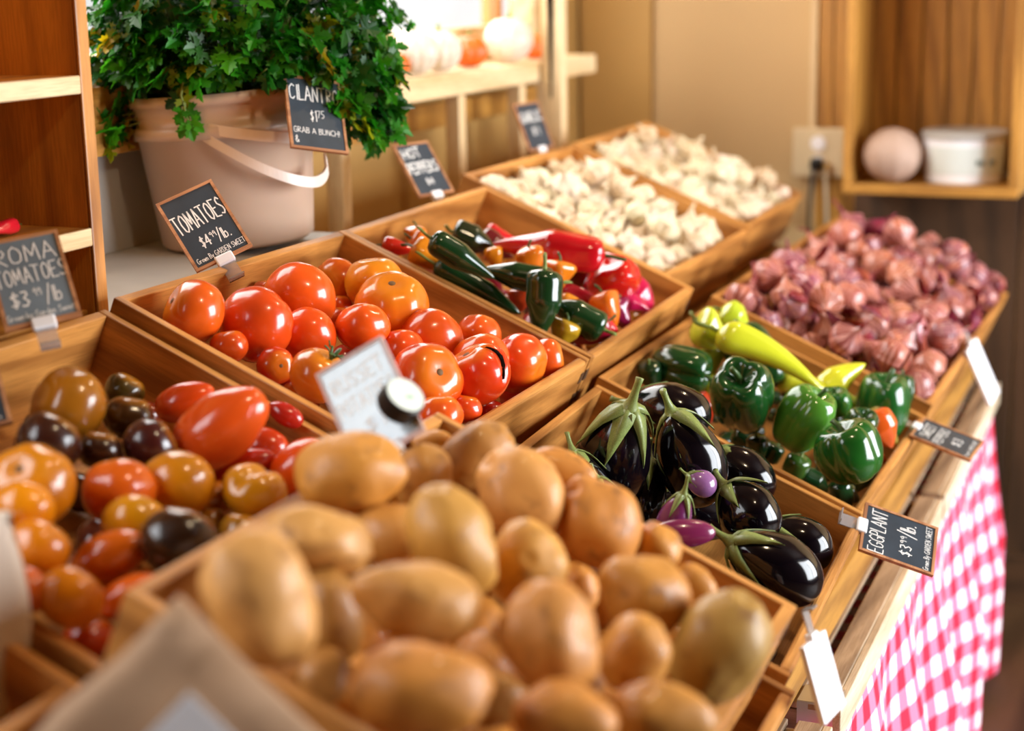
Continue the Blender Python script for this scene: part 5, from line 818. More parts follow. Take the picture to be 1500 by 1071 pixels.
MW=dict(
 crate=wood('crate_wood','d2924a','8c5420',.42,1.,coat=.12),
 cabinet=wood('cabinet_pine','d8963e','a4672a',.5,.8,knots=.85),
 pale=wood('pale_pine','e8cfa4','d4b07c',.6,.8),
 cubby=wood('cubby_wood','c08a3c','8e5e22',.5,.9),
 slat=wood('weathered_slat','c0a88c','7a6450',.75,1.),
 edge=wood('pale_edge_board','e6d6bc','c8b090',.65,1.),
 cream=plain('cream_paint','d8c39c',.6,noise_amt=.1,scale=6),
 ochre=plain('ochre_wall_paint','b48c4c',.65,noise_amt=.12,scale=4),
 wall=plain('tan_wall_paint','c8a674',.65,noise_amt=.1,scale=2.2),
 white=plain('white_painted_board','b4b0aa',.6,noise_amt=.2,scale=5),
 darkwood=wood('dark_wall_plank','5a3c22','38240f',.6,.6),
 floor=wood('floor_plank','5a4028','3a2614',.5,.5),
 ceil=plain('ceiling_paint','d9c9ae',.8),
 dark=plain('dark_gap','1a120c',.8),
 bucket=plain('milky_plastic','cdb09a',.35,noise_amt=.05,scale=8,sss=.15),
 strap=plain('handle_plastic','e8d6c8',.35),
 slate=plain('chalkboard','36414c',.4,noise_amt=.35,scale=24),
 glareslate=plain('glare_toned_board','76848e',.45,noise_amt=.25,scale=18),  # glare on the roma sign, painted in as a greyer board
 chalk=plain('chalk','f4f2ee',.8),
 frame=wood('sign_frame_wood','c48a5e','96603c',.55,2.),
 clear=plain('clear_plastic','f4f0ee',.12,trans=.75),
 clip=plain('white_clip','efeef0',.3),
 kraft=plain('kraft_paper','bc9674',.8,noise_amt=.25,scale=9),
 glary=plain('glare_pale_board','b8ccd8',.3,noise_amt=.15,scale=30,coat=1.),  # glare put into the pale blue board colour, under a reflective coat
 pinkframe=plain('pinkish_frame','c8b0ac',.6),  # even pinkish pale frame colour
 paper=plain('white_paper','eeeef2',.7),
 sack=plain('pale_paper_sack','d8cabc',.8,noise_amt=.15,scale=9),
 black=plain('black_plastic','121212',.35),
 metal=plain('steel','c8ccd0',.3,metal=1),
 stemg=plain('green_stem','7c8c3c',.5,noise_amt=.4,scale=60),
 stemd=plain('dark_green_stem','3c5a1e',.45,noise_amt=.4,scale=60),
 scar=plain('stem_scar','6a4a22',.7),
 crack=plain('tomato_crack','22140a',.8),
 calyx=plain('eggplant_cap','84934a',.5,noise_amt=.45,scale=45,coat=.2),
 root=plain('garlic_root','8a6a44',.9),
 stalk=plain('garlic_stalk','dcc8a4',.75,noise_amt=.2,scale=60),
)
VM=dict(
 tomato=skin('tomato_skin',.22,tip='d98a1c',tipz=(.5,1.),blotch=None,bscale=1.1,coat=.35),
 roma=skin('roma_skin',.2,bscale=1.1,coat=.3),
 potato=skin('potato_skin',.55,blotch='7a4a18',bl=(.55,.82),bscale=2.3,coat=.15,bump=.05),
 eggplant=skin('eggplant_skin',.12,bscale=1.,coat=.2,spec=.4),
 smallegg=skin('lilac_eggplant_skin',.22,blotch='d8b8c8',bl=(.66,.85),bscale=1.2,coat=.4),
 bell=skin('bell_skin',.16,bscale=.9,coat=.4),
 chili=skin('chili_skin',.14,bscale=1.1,coat=.4),
 garlic=skin('garlic_skin',.55,blotch='a8804e',bl=(.55,.85),bscale=1.5,coat=0,streak='ecdcc0'),
 shallot=skin('shallot_skin',.34,blotch='b8643a',bl=(.5,.72),bscale=1.1,coat=.15,streak='e8a8a0'),
 husk=skin('shallot_husk',.4,blotch='b0543c',bl=(.45,.75),bscale=1.3,coat=.0,spec=.3,streak='983c4c'),
 pumpkin=skin('pumpkin_skin',.45,bscale=1.2,coat=.05),
)
# ------------------------------------------------------------------ vegetable meshes (unit radius, unit half-length along +z)
def veg_lathe(prof,seg,lobes=0,amp=0,zfun=None,bend=0,wob=0,seed=0,phase=0):
    rnd=random.Random(seed); ph=[rnd.uniform(0,6.28) for _ in range(4)]; am=[rnd.uniform(.6,1.3) for _ in range(12)]
    def fn(t,r,z):
        k=1.
        if lobes:
            u=(t*lobes/(2*PI)+ph[0])
            a=am[int(u)%lobes%12]
            s=abs(math.sin(PI*u))
            w=zfun(z) if zfun else 1
            k*=1-amp*w*(1-s**.6)+amp*.3*w*(a-1)*s
        if wob: k*=1+wob*noise.noise(Vector((math.cos(t)*1.3+ph[1]*3,math.sin(t)*1.3,z*1.3+ph[2])))
        x,y=r*k*math.cos(t),r*k*math.sin(t)
        return (x+bend*(z*z),y,z)
    return lathe_bm(prof,seg,fn)
def dimpled(n=20,dim=.22,w=.5,sq=1.):
    out=[]
    for i in range(n+1):
        a=PI*i/n; r=max(0,math.sin(a))**(1/sq); z=-math.cos(a)
        if z>0: z-=dim*math.exp(-(r/w)**2)
        out.append((r if 0<i<n else 0.,z))
    return out
def calyx_bm(n=5,length=.55,z0=.82,droop=.2,width=.16,curl=.0,seed=0,r0=.06):
    rnd=random.Random(seed); bm=bmesh.new()
    for k in range(n):
        a=2*PI*k/n+rnd.uniform(-.2,.2); L=length*rnd.uniform(.8,1.25); ca,sa=math.cos(a),math.sin(a)
        prev=None
        for i in range(6):
            s=i/5; w=width*(1-s)**.7*(.6+.8*min(1,s*3)) if i<5 else .008
            rr=r0+L*s; zz=z0-droop*s*s+curl*math.sin(s*PI)*.3*rnd.uniform(.4,1.2)+curl*s*s*.35
            l=bm.verts.new((rr*ca-w*sa,rr*sa+w*ca,zz)); c=bm.verts.new((rr*ca,rr*sa,zz+.05)); r=bm.verts.new((rr*ca+w*sa,rr*sa-w*ca,zz)); d=bm.verts.new((rr*ca,rr*sa,zz-.03))
            cur=(l,c,r,d)
            if prev:
                for q in range(4): bm.faces.new((prev[q],prev[(q+1)%4],cur[(q+1)%4],cur[q]))
            prev=cur
    bmesh.ops.recalc_face_normals(bm,faces=bm.faces[:])
    return bm
P={}   # kind -> list of variants; variant = (mesh, material key, [(part name, mesh, material)])
def var(kind,bm,mat,parts=()):
    me=mesh_from(bm,kind,True); me.materials.append(VM[mat] if mat in VM else MW[mat])
    ps=[]
    for nm,b,mm,sm in parts:
        pm=mesh_from(b,nm,sm); pm.materials.append(VM[mm] if mm in VM else MW[mm]); ps.append((nm,pm))
    P.setdefault(kind,[]).append((me,ps))
def scar_bm(z=.72,r=.13):
    bm=bmesh.new(); bmesh.ops.create_uvsphere(bm,u_segments=10,v_segments=6,radius=1)
    for v in bm.verts:
        t=math.atan2(v.co.y,v.co.x); k=1+.35*math.cos(5*t)
        v.co=Vector((v.co.x*r*k,v.co.y*r*k,v.co.z*.05+z))
    return bm
def tz(z): return max(0.,min(1.,(z+.55)/1.1))
for s in range(4):
    var('tomato',veg_lathe(dimpled(20,.2,.42),36,lobes=[5,6,7,5][s],amp=[.05,.08,.03,.1][s],zfun=tz,wob=.06,seed=s),'tomato',[('stem_scar',scar_bm(.79,.11),'scar',True)])
var('green_stem_tomato',veg_lathe(dimpled(20,.2,.42),36,lobes=6,amp=.05,zfun=tz,wob=.06,seed=9),'tomato',[('stem',tube_bm([(0,0,.72),(.03,.02,.9),(.1,.05,1.06)],[.07,.06,.055],8,calyx_bm(6,.42,.86,-.05,.07,.8,3)),'stemd',True)])
# cracked tomato: a split runs from the top down one side
def cracked():
    bm=veg_lathe(dimpled(28,.25,.4),56,lobes=5,amp=.12,zfun=tz,wob=.05,seed=21)
    for v in bm.verts:
        t=math.atan2(v.co.y,v.co.x); z=v.co.z
        t0=.25*math.sin(z*3.1)
        d=abs(t-t0)
        if z>-.45 and d<.28: v.co.xy*=1-.14*math.exp(-(d/.1)**2)
    return bm
def crack_strip():
    bm=bmesh.new(); pr=None
    for i in range(14):
        z=.72-i*.085; rr=math.sqrt(max(0,1-z*z))*.97+.004; t0=.25*math.sin(z*3.1); w=.075*math.sin(PI*(i+.6)/14.5)*(1+.4*math.sin(i*2.3))
        a=bm.verts.new((rr*math.cos(t0-w),rr*math.sin(t0-w),z)); c=bm.verts.new((rr*.9*math.cos(t0),rr*.9*math.sin(t0),z)); b=bm.verts.new((rr*math.cos(t0+w),rr*math.sin(t0+w),z))
        if pr: bm.faces.new((pr[0],pr[1],c,a)); bm.faces.new((pr[1],pr[2],b,c))
        pr=(a,c,b)
    bmesh.ops.solidify(bm,geom=bm.faces[:],thickness=.01)
    return bm
var('cracked_tomato',cracked(),'tomato',[('crack',crack_strip(),'crack',False),('stem_scar',scar_bm(.74,.13),'scar',True)])
for s in range(2): var('roma_tomato',veg_lathe([(r*(1-.1*z),z-(.06*math.exp(-(r/.25)**2) if z>0 else 0)) for r,z in sphere_prof(20)],32,lobes=4,amp=.02,wob=.06,seed=30+s),'roma',[('stem_scar',scar_bm(.93,.09),'scar',True)])
def heart():
    bm=veg_lathe(dimpled(24,.12,.4),48,wob=.05,seed=41)
    for v in bm.verts:
        k=math.exp(-(v.co.x/.22)**2)*max(0,v.co.z+.1)**1.0
        v.co.z-=.22*k; v.co.y*=1-.22*k; v.co.x*=1.04
    return bm
var('heart_tomato',heart(),'tomato')
def potato(seed):
    rnd=random.Random(seed); bm=bmesh.new(); bmesh.ops.create_uvsphere(bm,u_segments=40,v_segments=28,radius=1)
    o=Vector((seed*7.3,seed*3.1,1.7)); eyes=[]
    for _ in range(6):
        d=Vector((rnd.gauss(0,1),rnd.gauss(0,1),rnd.gauss(0,1))).normalized(); eyes.append((d,rnd.uniform(.09,.16),rnd.uniform(.04,.09)))
    eyes.append((Vector((.1,.1,1)).normalized(),.18,.1))
    for v in bm.verts:
        d=v.co.normalized(); k=1+.14*noise.noise(d*1.1+o)+.03*noise.noise(d*3.2+o)
        # slightly boxy
        p=2.35; sup=(abs(d.x)**p+abs(d.y)**p+abs(d.z)**p)**(-1/p); k*=.35+.65*sup
        for e,w,h in eyes:
            a=d.angle(e)
            if a<.6: k-=h*math.exp(-(a/w)**2)-.35*h*math.exp(-((a-w*1.7)/w)**2)
        v.co=d*k
    return bm
for s in range(6): var('potato',potato(s+1),'potato')
# eggplants
def egg_prof(n=26,fat=.35):
    o=[]
    for i in range(n+1):
        a=PI*i/n; z=-math.cos(a); r=math.sin(a)
        r*=1-fat*.5*(z+1)*.5-(.1*max(0,z))
        o.append((max(0,r)*1.0,z))
    return o
def egg_cap(seed,big=1.25):
    rnd=random.Random(seed)
    bm=calyx_bm(5,.72*big,.98,.62*big,.2*big,.12,seed,.02)
    def fn(t,r,z): return (r*math.cos(t),r*math.sin(t),z)
    return bm
def egg_stem(seed,L=.55):
    rnd=random.Random(seed); a=rnd.uniform(0,6.28); b=rnd.uniform(.06,.16)
    pts=[(b*s*s*math.cos(a),b*s*s*math.sin(a),.93+L*s) for s in(0,.15,.35,.6,.85,1.)]
    return tube_bm(pts,[.3,.19,.12,.09,.085,.1],10)
for s in range(4):
    var('eggplant',veg_lathe(egg_prof(26,[.35,.3,.4,.3][s]),36,bend=[.06,-.05,.1,0][s],wob=.06,seed=50+s),'eggplant',[('cap',egg_cap(60+s),'calyx',True),('stem',egg_stem(70+s),'calyx',True)])
for s in range(2):
    var('small_eggplant',veg_lathe(egg_prof(22,[.25,.1][s]),30,bend=.05,wob=.05,seed=54+s),'smallegg',[('cap',egg_cap(66+s,1.15),'calyx',True),('stem',egg_stem(76+s,.7),'calyx',True)])
# bell peppers
def bell(seed,lobes,amp=.2):
    pr=[]
    n=26
    for i in range(n+1):
        a=PI*i/n; r=max(0,math.sin(a))**.74; z=-math.cos(a)*.98
        r*=.86+.14*(z+1)/2
        if z>0: z-=.42*math.exp(-(r/.42)**2)
        else: z+=.22*math.exp(-(r/.35)**2)
        pr.append((r if 0<i<n else 0,z))
    return veg_lathe(pr,56,lobes=lobes,amp=amp,wob=.09,seed=seed)
for s in range(4):
    st=tube_bm([(0,0,.5),(.02,0,.68),(.08,.03,.86),(.2,.08,1.02)],[.16,.09,.075,.085],8)
    var('bell_pepper',bell(80+s,[4,3,4,3][s],[.24,.27,.22,.25][s]),'bell',[('stem',st,'stemd',True)])
def pod(n,taper,seed,bend=.1,seg=20,lob=0,amp=0,wob=.06,shoulder=.5):
    pr=[]
    for i in range(n+1):
        s=i/n; z=-1+2*s
        r=(1-(1-s)**2.2)**.5 if s<.6 else 1.
        r=min(1,(s*1.0/taper)**.75) if s<taper else 1.
        if s>.86: r*=math.sqrt(max(0,1-((s-.86)/.14)**2))*.98+.0
        pr.append((0 if i in(0,n) else max(r,.02),z))
    return veg_lathe(pr,seg,lobes=lob,amp=amp,bend=bend,wob=wob,seed=seed)
def podstem(L=.3,r=.2,bx=0.,z=.9):
    return tube_bm([(bx,0,z),(bx,0,z+.06),(bx+.06*1,.03,z+.06+L*.5),(bx+.25,.12,z+.06+L)],[r*2.4,r*1.1,r*.8,r*.9],8)
for s in range(3): var('jalapeno',pod(22,[.45,.55,.4][s],90+s,[.1,.16,.05][s]),'chili',[('stem',podstem(.4,.12,[.1,.16,.05][s]*.8),'stemg',True)])
for s in range(3): var('banana_pepper',pod(24,[.8,.6,.9][s],95+s,[.35,.25,.5][s],lob=3,amp=.1,wob=.12),'chili',[('stem',podstem(.4,.11,[.35,.25,.5][s]*.8),'stemg',True)])
for s in range(3): var('red_chili',pod(24,[.6,.75,.5][s],100+s,[.2,.1,.3][s],lob=5,amp=.2,wob=.35),'chili',[('stem',podstem(.35,.1,[.2,.1,.3][s]*.8),'stemd',True)])
for s in range(3): var('habanero',pod(24,[.7,.6,.8][s],105+s,[.05,.1,0][s],lob=4,amp=.22,wob=.2),'chili',[('stem',podstem(.42,.09,0),'stemd',True)])
for s in range(2): var('sweet_pepper',pod(24,[.5,.6][s],110+s,.05,lob=3,amp=.1,wob=.1),'chili')
# garlic: swollen cloves, pinched neck, dry stalk, root tuft
def garlic(seed,lobes):
    pr=[]
    for i in range(25):
        s=i/24; z=-.8+1.9*s
        if z<.45: r=math.sqrt(max(0,1-((z+.02)/.8)**2)) if z<.3 else None
        else: r=None
        if r is None or z>.25: r=.95*math.exp(-((max(z,.25)-.25)/.33)**1.25)+.13
        pr.append((max(r,.03),z))
    pr[0]=(.12,-.7)
    return veg_lathe(pr,40,lobes=lobes,amp=.26,zfun=lambda z:max(.25,1-abs(z)*.6),wob=.12,seed=seed)
for s in range(4):
    rt=bmesh.new(); rr=random.Random(s)
    for k in range(9):
        a=2*PI*k/9; tube_bm([(.06*math.cos(a),.06*math.sin(a),-.68),(.16*math.cos(a),.16*math.sin(a),-.84+rr.uniform(-.05,.05))],[.03,.015],4,rt)
    L=[.35,.6,.25,.45][s]
    var('garlic_bulb',garlic(120+s,[7,8,6,9][s]),'garlic',[('stalk',tube_bm([(0,0,1.),(.03,.02,1.05+L*.5),(.12*(s-1.5),.1,1.1+L)],[.15,.12,.1],8),'stalk',True),('roots',rt,'root',False)])
# shallot: teardrop bulb, dry tail, a loose curl of papery husk
def shallot(seed):
    pr=[]
    for i in range(25):
        s=i/24; z=-.85+2.15*s
        r=math.sqrt(max(0,1-(z/.85)**2)) if z<.2 else .97*math.exp(-((z-.2)/.5)**1.6)+.07
        pr.append((max(r,.03),z))
    return veg_lathe(pr,32,lobes=3,amp=.12,wob=.12,seed=seed,bend=.08)
def husk(seed):
    rnd=random.Random(seed); bm=bmesh.new(); n=9; m=8; g=[]
    t0=rnd.uniform(0,6.28); span=rnd.uniform(.9,1.5)
    for i in range(n):
        s=i/(n-1); z=-.55+s*1.9; row=[]
        for j in range(m):
            q=j/(m-1)-.5; t=t0+q*span*math.sin(PI*(.12+.8*s))
            r=1.06*(math.sqrt(max(.02,1-(z/.95)**2)) if z<.25 else .95*math.exp(-((z-.25)/.7)**2)+.1)
            r+=.5*max(0,s-.45)*(1+.5*math.sin(j*1.7+seed))+.1*noise.noise(Vector((s*3+seed,q*4,0)))
            row.append(bm.verts.new((r*math.cos(t),r*math.sin(t),z+.12*noise.noise(Vector((q*5,s*2,seed*3.))))))
        g.append(row)
    for i in range(n-1):
        for j in range(m-1): bm.faces.new((g[i][j],g[i][j+1],g[i+1][j+1],g[i+1][j]))
    bmesh.ops.solidify(bm,geom=bm.faces[:],thickness=.025)
    return bm
for s in range(5):
    L=[.5,.8,.35,.65,.5][s]
    tl=tube_bm([(.1,0,1.2),(.12,.04,1.3+L*.4),(.16+.2*(s%2),.1-.1*s%3,1.35+L)],[.13,.08,.05],7)
    var('shallot',shallot(140+s),'shallot',[('dry_tail',tl,'husk',True),('loose_husk',husk(s+1),'husk',True)])
# pumpkins
for s in range(2):
    var('pumpkin',veg_lathe([(r,z*.0+z-(.18*math.exp(-(r/.3)**2) if z>0 else -.1*math.exp(-(r/.3)**2))) for r,z in sphere_prof(20)],60,lobes=[10,12][s],amp=.14,seed=160+s),'pumpkin',[('stem',tube_bm([(0,0,.7),(.02,0,1.),(.1,.05,1.2)],[.13,.09,.1],8),'stemg',True)])
DEFCOL=dict(potato='c88430',eggplant='0a060c',small_eggplant='5a1e4c',bell_pepper='14451a',jalapeno='16381a')
TINT={'light green ribbed':'4e8a2a','shiny green bell':'1e5a1c','ridged green bell':'1e5c24','lilac':'8a5c8c','magenta':'7a2450','purple eggplant under':'6e2a5c','white-streaked':'46304c',
 'pale round potato':'d49648','largest pale':'d89c52','upright oval':'cc923c','brownish potato':'b47a34','greenish-brown':'b08438','shaded potato':'bc8034','dim potato':'ac742c','narrow green':'22641e','pale stem end':'3a5a22','green and red':'24301a','two deep':'d49c50','egg-shaped':'c8883a','broad potato':'d09446'}  # shaded and dim potatoes have the shade put into their tint
def put_items():
    cnt={}
    for row in ITEMS:
        kind,x,y,z,l,w,ax,ay,az,spin,col,label,group=row
        k='green_stem_tomato' if 'curly green stem' in label else kind
        vs=P[k]; i=cnt.get(k,0); cnt[k]=i+1; me,parts=vs[i%len(vs)]
        if kind=='small_eggplant': me,parts=vs[1 if 'magenta' in label else 0]
        sx=w; sz=l
        if kind in('tomato','cracked_tomato','heart_tomato'): sx=math.sqrt(w*l)*1.02; sz=sx*.9 if kind!='heart_tomato' else sx*.92; sx=max(w,sx)
        if kind=='heart_tomato': sx=max(w,l)*.95; sz=min(w,l)
        o=link(kind,me); c=DEFCOL.get(kind,'888888')
        if not col:
            for t,h in TINT.items():
                if t in label: c=h
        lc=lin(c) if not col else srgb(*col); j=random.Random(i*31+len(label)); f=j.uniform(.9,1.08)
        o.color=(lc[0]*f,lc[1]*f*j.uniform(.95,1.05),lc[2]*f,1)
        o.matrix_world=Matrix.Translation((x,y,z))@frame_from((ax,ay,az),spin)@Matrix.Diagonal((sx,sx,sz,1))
        if kind=='potato': o.matrix_world=Matrix.Translation((x,y,z))@frame_from((ax,ay,az),spin)@Matrix.Diagonal((sx*1.04,sx*1.04,sz*1.04,1))
        cat={'tomato':'tomato','roma_tomato':'tomato','heart_tomato':'tomato','cracked_tomato':'tomato','small_eggplant':'eggplant','habanero':'pepper','jalapeno':'pepper','red_chili':'pepper','banana_pepper':'pepper','bell_pepper':'pepper','sweet_pepper':'pepper'}.get(kind,kind)
        tag(o,label,cat,group)
        for nm,pm in parts:
            if nm=='stem_scar' and ('scar' not in label and i%3): continue
            p=link(nm,pm,o); p.color=o.color
SHC=['801c40','8e381c','6e1638','90481e','5c1034','74221a','9c5a2a','66163e','70280e','8e3c30']
def put_heaps():
    n=0
    for kind,k,x,y,z,r,ax,ay,az,spin,za,zb,bare in HEAPS:
        rnd=random.Random(n*7+1); vs=P[kind]; me,parts=vs[n%len(vs)]; n+=1
        o=link(kind,me)
        if kind=='garlic_bulb':
            o.color=(*[c*rnd.uniform(.88,1.04) for c in lin(rnd.choice(['d6c2a2','c8b08a','e0ceb2','bc9f76']))[:3]],1)
            which='nearer' if k=='g1' else 'farther'
            lab=f'papery cream garlic bulb at the {zb} of the {which} garlic crate, {za}'
            s=r*1.0; M=Matrix.Diagonal((s,s,s*1.0,1))
        else:
            o.color=lin(rnd.choice(SHC)); which='nearer' if k=='sh1' else 'farther'
            lab=f'papery red shallot at the {zb} of the {which} shallot crate, {za}'
            M=Matrix.Diagonal((r*.93,r*.93,r*1.0,1))
        o.matrix_world=Matrix.Translation((x,y,z))@frame_from((ax,ay,az),spin)@M
        tag(o,lab,'garlic' if kind=='garlic_bulb' else 'shallot',lab)
        for nm,pm in parts:
            if nm in bare or (nm=='roots' and n%2): continue
            if nm=='loose_husk' and n%3==0: continue
            p=link(nm,pm,o); p.color=o.color if nm!='loose_husk' else lin(rnd.choice(['801844','982c4c','a04c28','5e1238','b06840','84242e']))
# ------------------------------------------------------------------ the room
def slab(name,x0,x1,y0,y1,z0,z1,mat,parent=None):
    o=link(name,mesh_from(box_bm(x1-x0,y1-y0,z1-z0),name),parent,mat); o.location=((x0+x1)/2,(y0+y1)/2,(z0+z1)/2); 
    if not parent: o['kind']='structure'
    return o
def vboard(name,x0,x1,y0,y1,z0,z1,mat,parent=None,bev=.001,struct=True):
    o=board(name,mat,(x1-x0,y1-y0,z1-z0),((x0+x1)/2,(y0+y1)/2,(z0+z1)/2),parent,bev)
    if struct and not parent: o['kind']='structure'
    return o
def room():
    slab('floor',-2.4,4.1,-2.5,1.6,-.06,0,MW['floor'])
    slab('ceiling',-2.4,4.1,-2.5,1.6,2.6,2.66,MW['darkwood'])
    # wall with the long window over the pumpkin shelf
    wx0,wx1,wz0,wz1=1.60,3.72,1.37,2.4
    def holed(name,fix,th,a0,a1,h0,h1,z0,z1,mat):
        """wall along x at y=fix with one opening"""
        bm=bmesh.new(); yc=fix+th/2
        for (p,q,r,s) in(((a0,-.9,0,2.6),(-.9,.9,0,1.4),(-.9,.9,2.56,2.6),(.9,h0,0,2.6)) if name=='wall_window' else ((a0,h0,0,2.6),))+((h1,a1,0,2.6),(h0,h1,0,z0),(h0,h1,z1,2.6)):
            add_box(bm,q-p,th,s-r,((p+q)/2,yc,(r+s)/2))
        o=link(name,mesh_from(bm,name),None,mat); o['kind']='structure'
    holed('wall_window',1.45,.08,-2.4,4.1,wx0,wx1,wz0,wz1,MW['ochre'])
    holed('wall_aisle',-2.5,.08,-2.4,4.1,1.5,3.7,.4,2.3,MW['darkwood'])
    slab('wall_near',-2.4,-2.32,-2.42,1.45,0,2.6,MW['darkwood'])
    slab('wall_far',4.0,4.1,-2.42,1.45,0,2.6,MW['wall'])
    # windows
    g=plain('window_glass','ffffff',.02); nt=g.node_tree; b=nt.nodes['Principled BSDF']; tr=N(nt,'ShaderNodeBsdfTransparent'); ms=N(nt,'ShaderNodeMixShader'); ms.inputs[0].default_value=.06
    nt.links.new(tr.outputs[0],ms.inputs[1]); nt.links.new(b.outputs[0],ms.inputs[2]); nt.links.new(ms.outputs[0],nt.nodes['Material Output'].inputs[0])
    w=link('window_1',mesh_from(box_bm(wx1-wx0,.004,wz1-wz0),'window_1'),None,g); w.location=((wx0+wx1)/2,1.50,(wz0+wz1)/2); tag(w,kind='structure')
    fr=bmesh.new()
    L=wx1-wx0; Hh=wz1-wz0
    for cx,sx,cz,sz in((0,L,-Hh/2+.02,.04),(0,L,Hh/2-.02,.04),(-L/2+.02,.04,0,Hh-.08),(L/2-.02,.04,0,Hh-.08)): add_box(fr,sx,.05,sz,(cx,-.02,cz))
    link('window_frame',mesh_from(fr,'window_frame'),w,MW['pale'])
    mu=board('mullion',MW['crate'],(.03,.04,Hh-.08),(3.50-(wx0+wx1)/2,-.02,0),w)
    w2=link('window_2',mesh_from(box_bm(2.2,.004,1.9),'window_2'),None,g); w2.location=(2.6,-2.46,1.35); tag(w2,kind='structure')
    f2=bmesh.new()
    for cx,sx,cz,sz in((0,2.2,-.92,.06),(0,2.2,.92,.06),(-1.07,.06,0,1.78),(1.07,.06,0,1.78),(0,.05,0,1.78)): add_box(f2,sx,.05,sz,(cx,.0,cz))
    link('window_frame',mesh_from(f2,'window_frame'),w2,MW['pale'])
    w3=link('window_3',mesh_from(box_bm(1.8,.004,1.16),'window_3'),None,g); w3.location=(0,1.50,1.98); tag(w3,kind='structure')
    f3=bmesh.new()
    for cx,sx,cz,sz in((0,1.8,-.56,.04),(0,1.8,.56,.04),(-.88,.04,0,1.08),(.88,.04,0,1.08),(-.3,.03,0,1.08)): add_box(f3,sx,.05,sz,(cx,-.02,cz))
    link('window_frame',mesh_from(f3,'window_frame'),w3,MW['pale'])
    # white boards and ledge below the window, dark sill board above them
    vboard('trim_1',.2,2.22,1.165,1.45,1.10,1.13,MW['white'])
    vboard('trim_2',2.224,4.0,1.215,1.45,1.01,1.04,MW['cubby'])
    vboard('trim_3',.2,2.22,1.432,1.45,1.13,1.275,MW['white'])
    vboard('trim_4',.2,2.38,1.40,1.45,1.275,1.37,MW['cubby'])
    vboard('trim_5',3.995-.012,3.995,1.255,1.44,0,2.6,MW['ochre'])
    vboard('trim_6',3.98,4.0,.838,.853,.9,2.6,MW['pale'])
    for i,(a,b_) in enumerate(((.80,.835),(.765,.797),(.725,.762))): vboard(f'trim_{7+i}',3.985,4.0,a,b_,.9,2.6,MW['cubby'])
    vboard('trim_10',3.33,3.365,1.25,1.295,1.04,2.6,MW['pale'])
    for i in range(7): vboard(f'trim_{11+i}',3.975,4.0,-2.0+i*.392,-2.0+(i+1)*.392-.006,0,1.0,MW['darkwood'])  # dark planks; the lower wall's shade is put into their colour
    vboard('baseboard_far',3.95,3.975,-2.4,.7,0,.12,MW['darkwood'])
    vboard('baseboard_window',-2.3,3.9,1.43,1.45,0,.1,MW['cream'])
room()
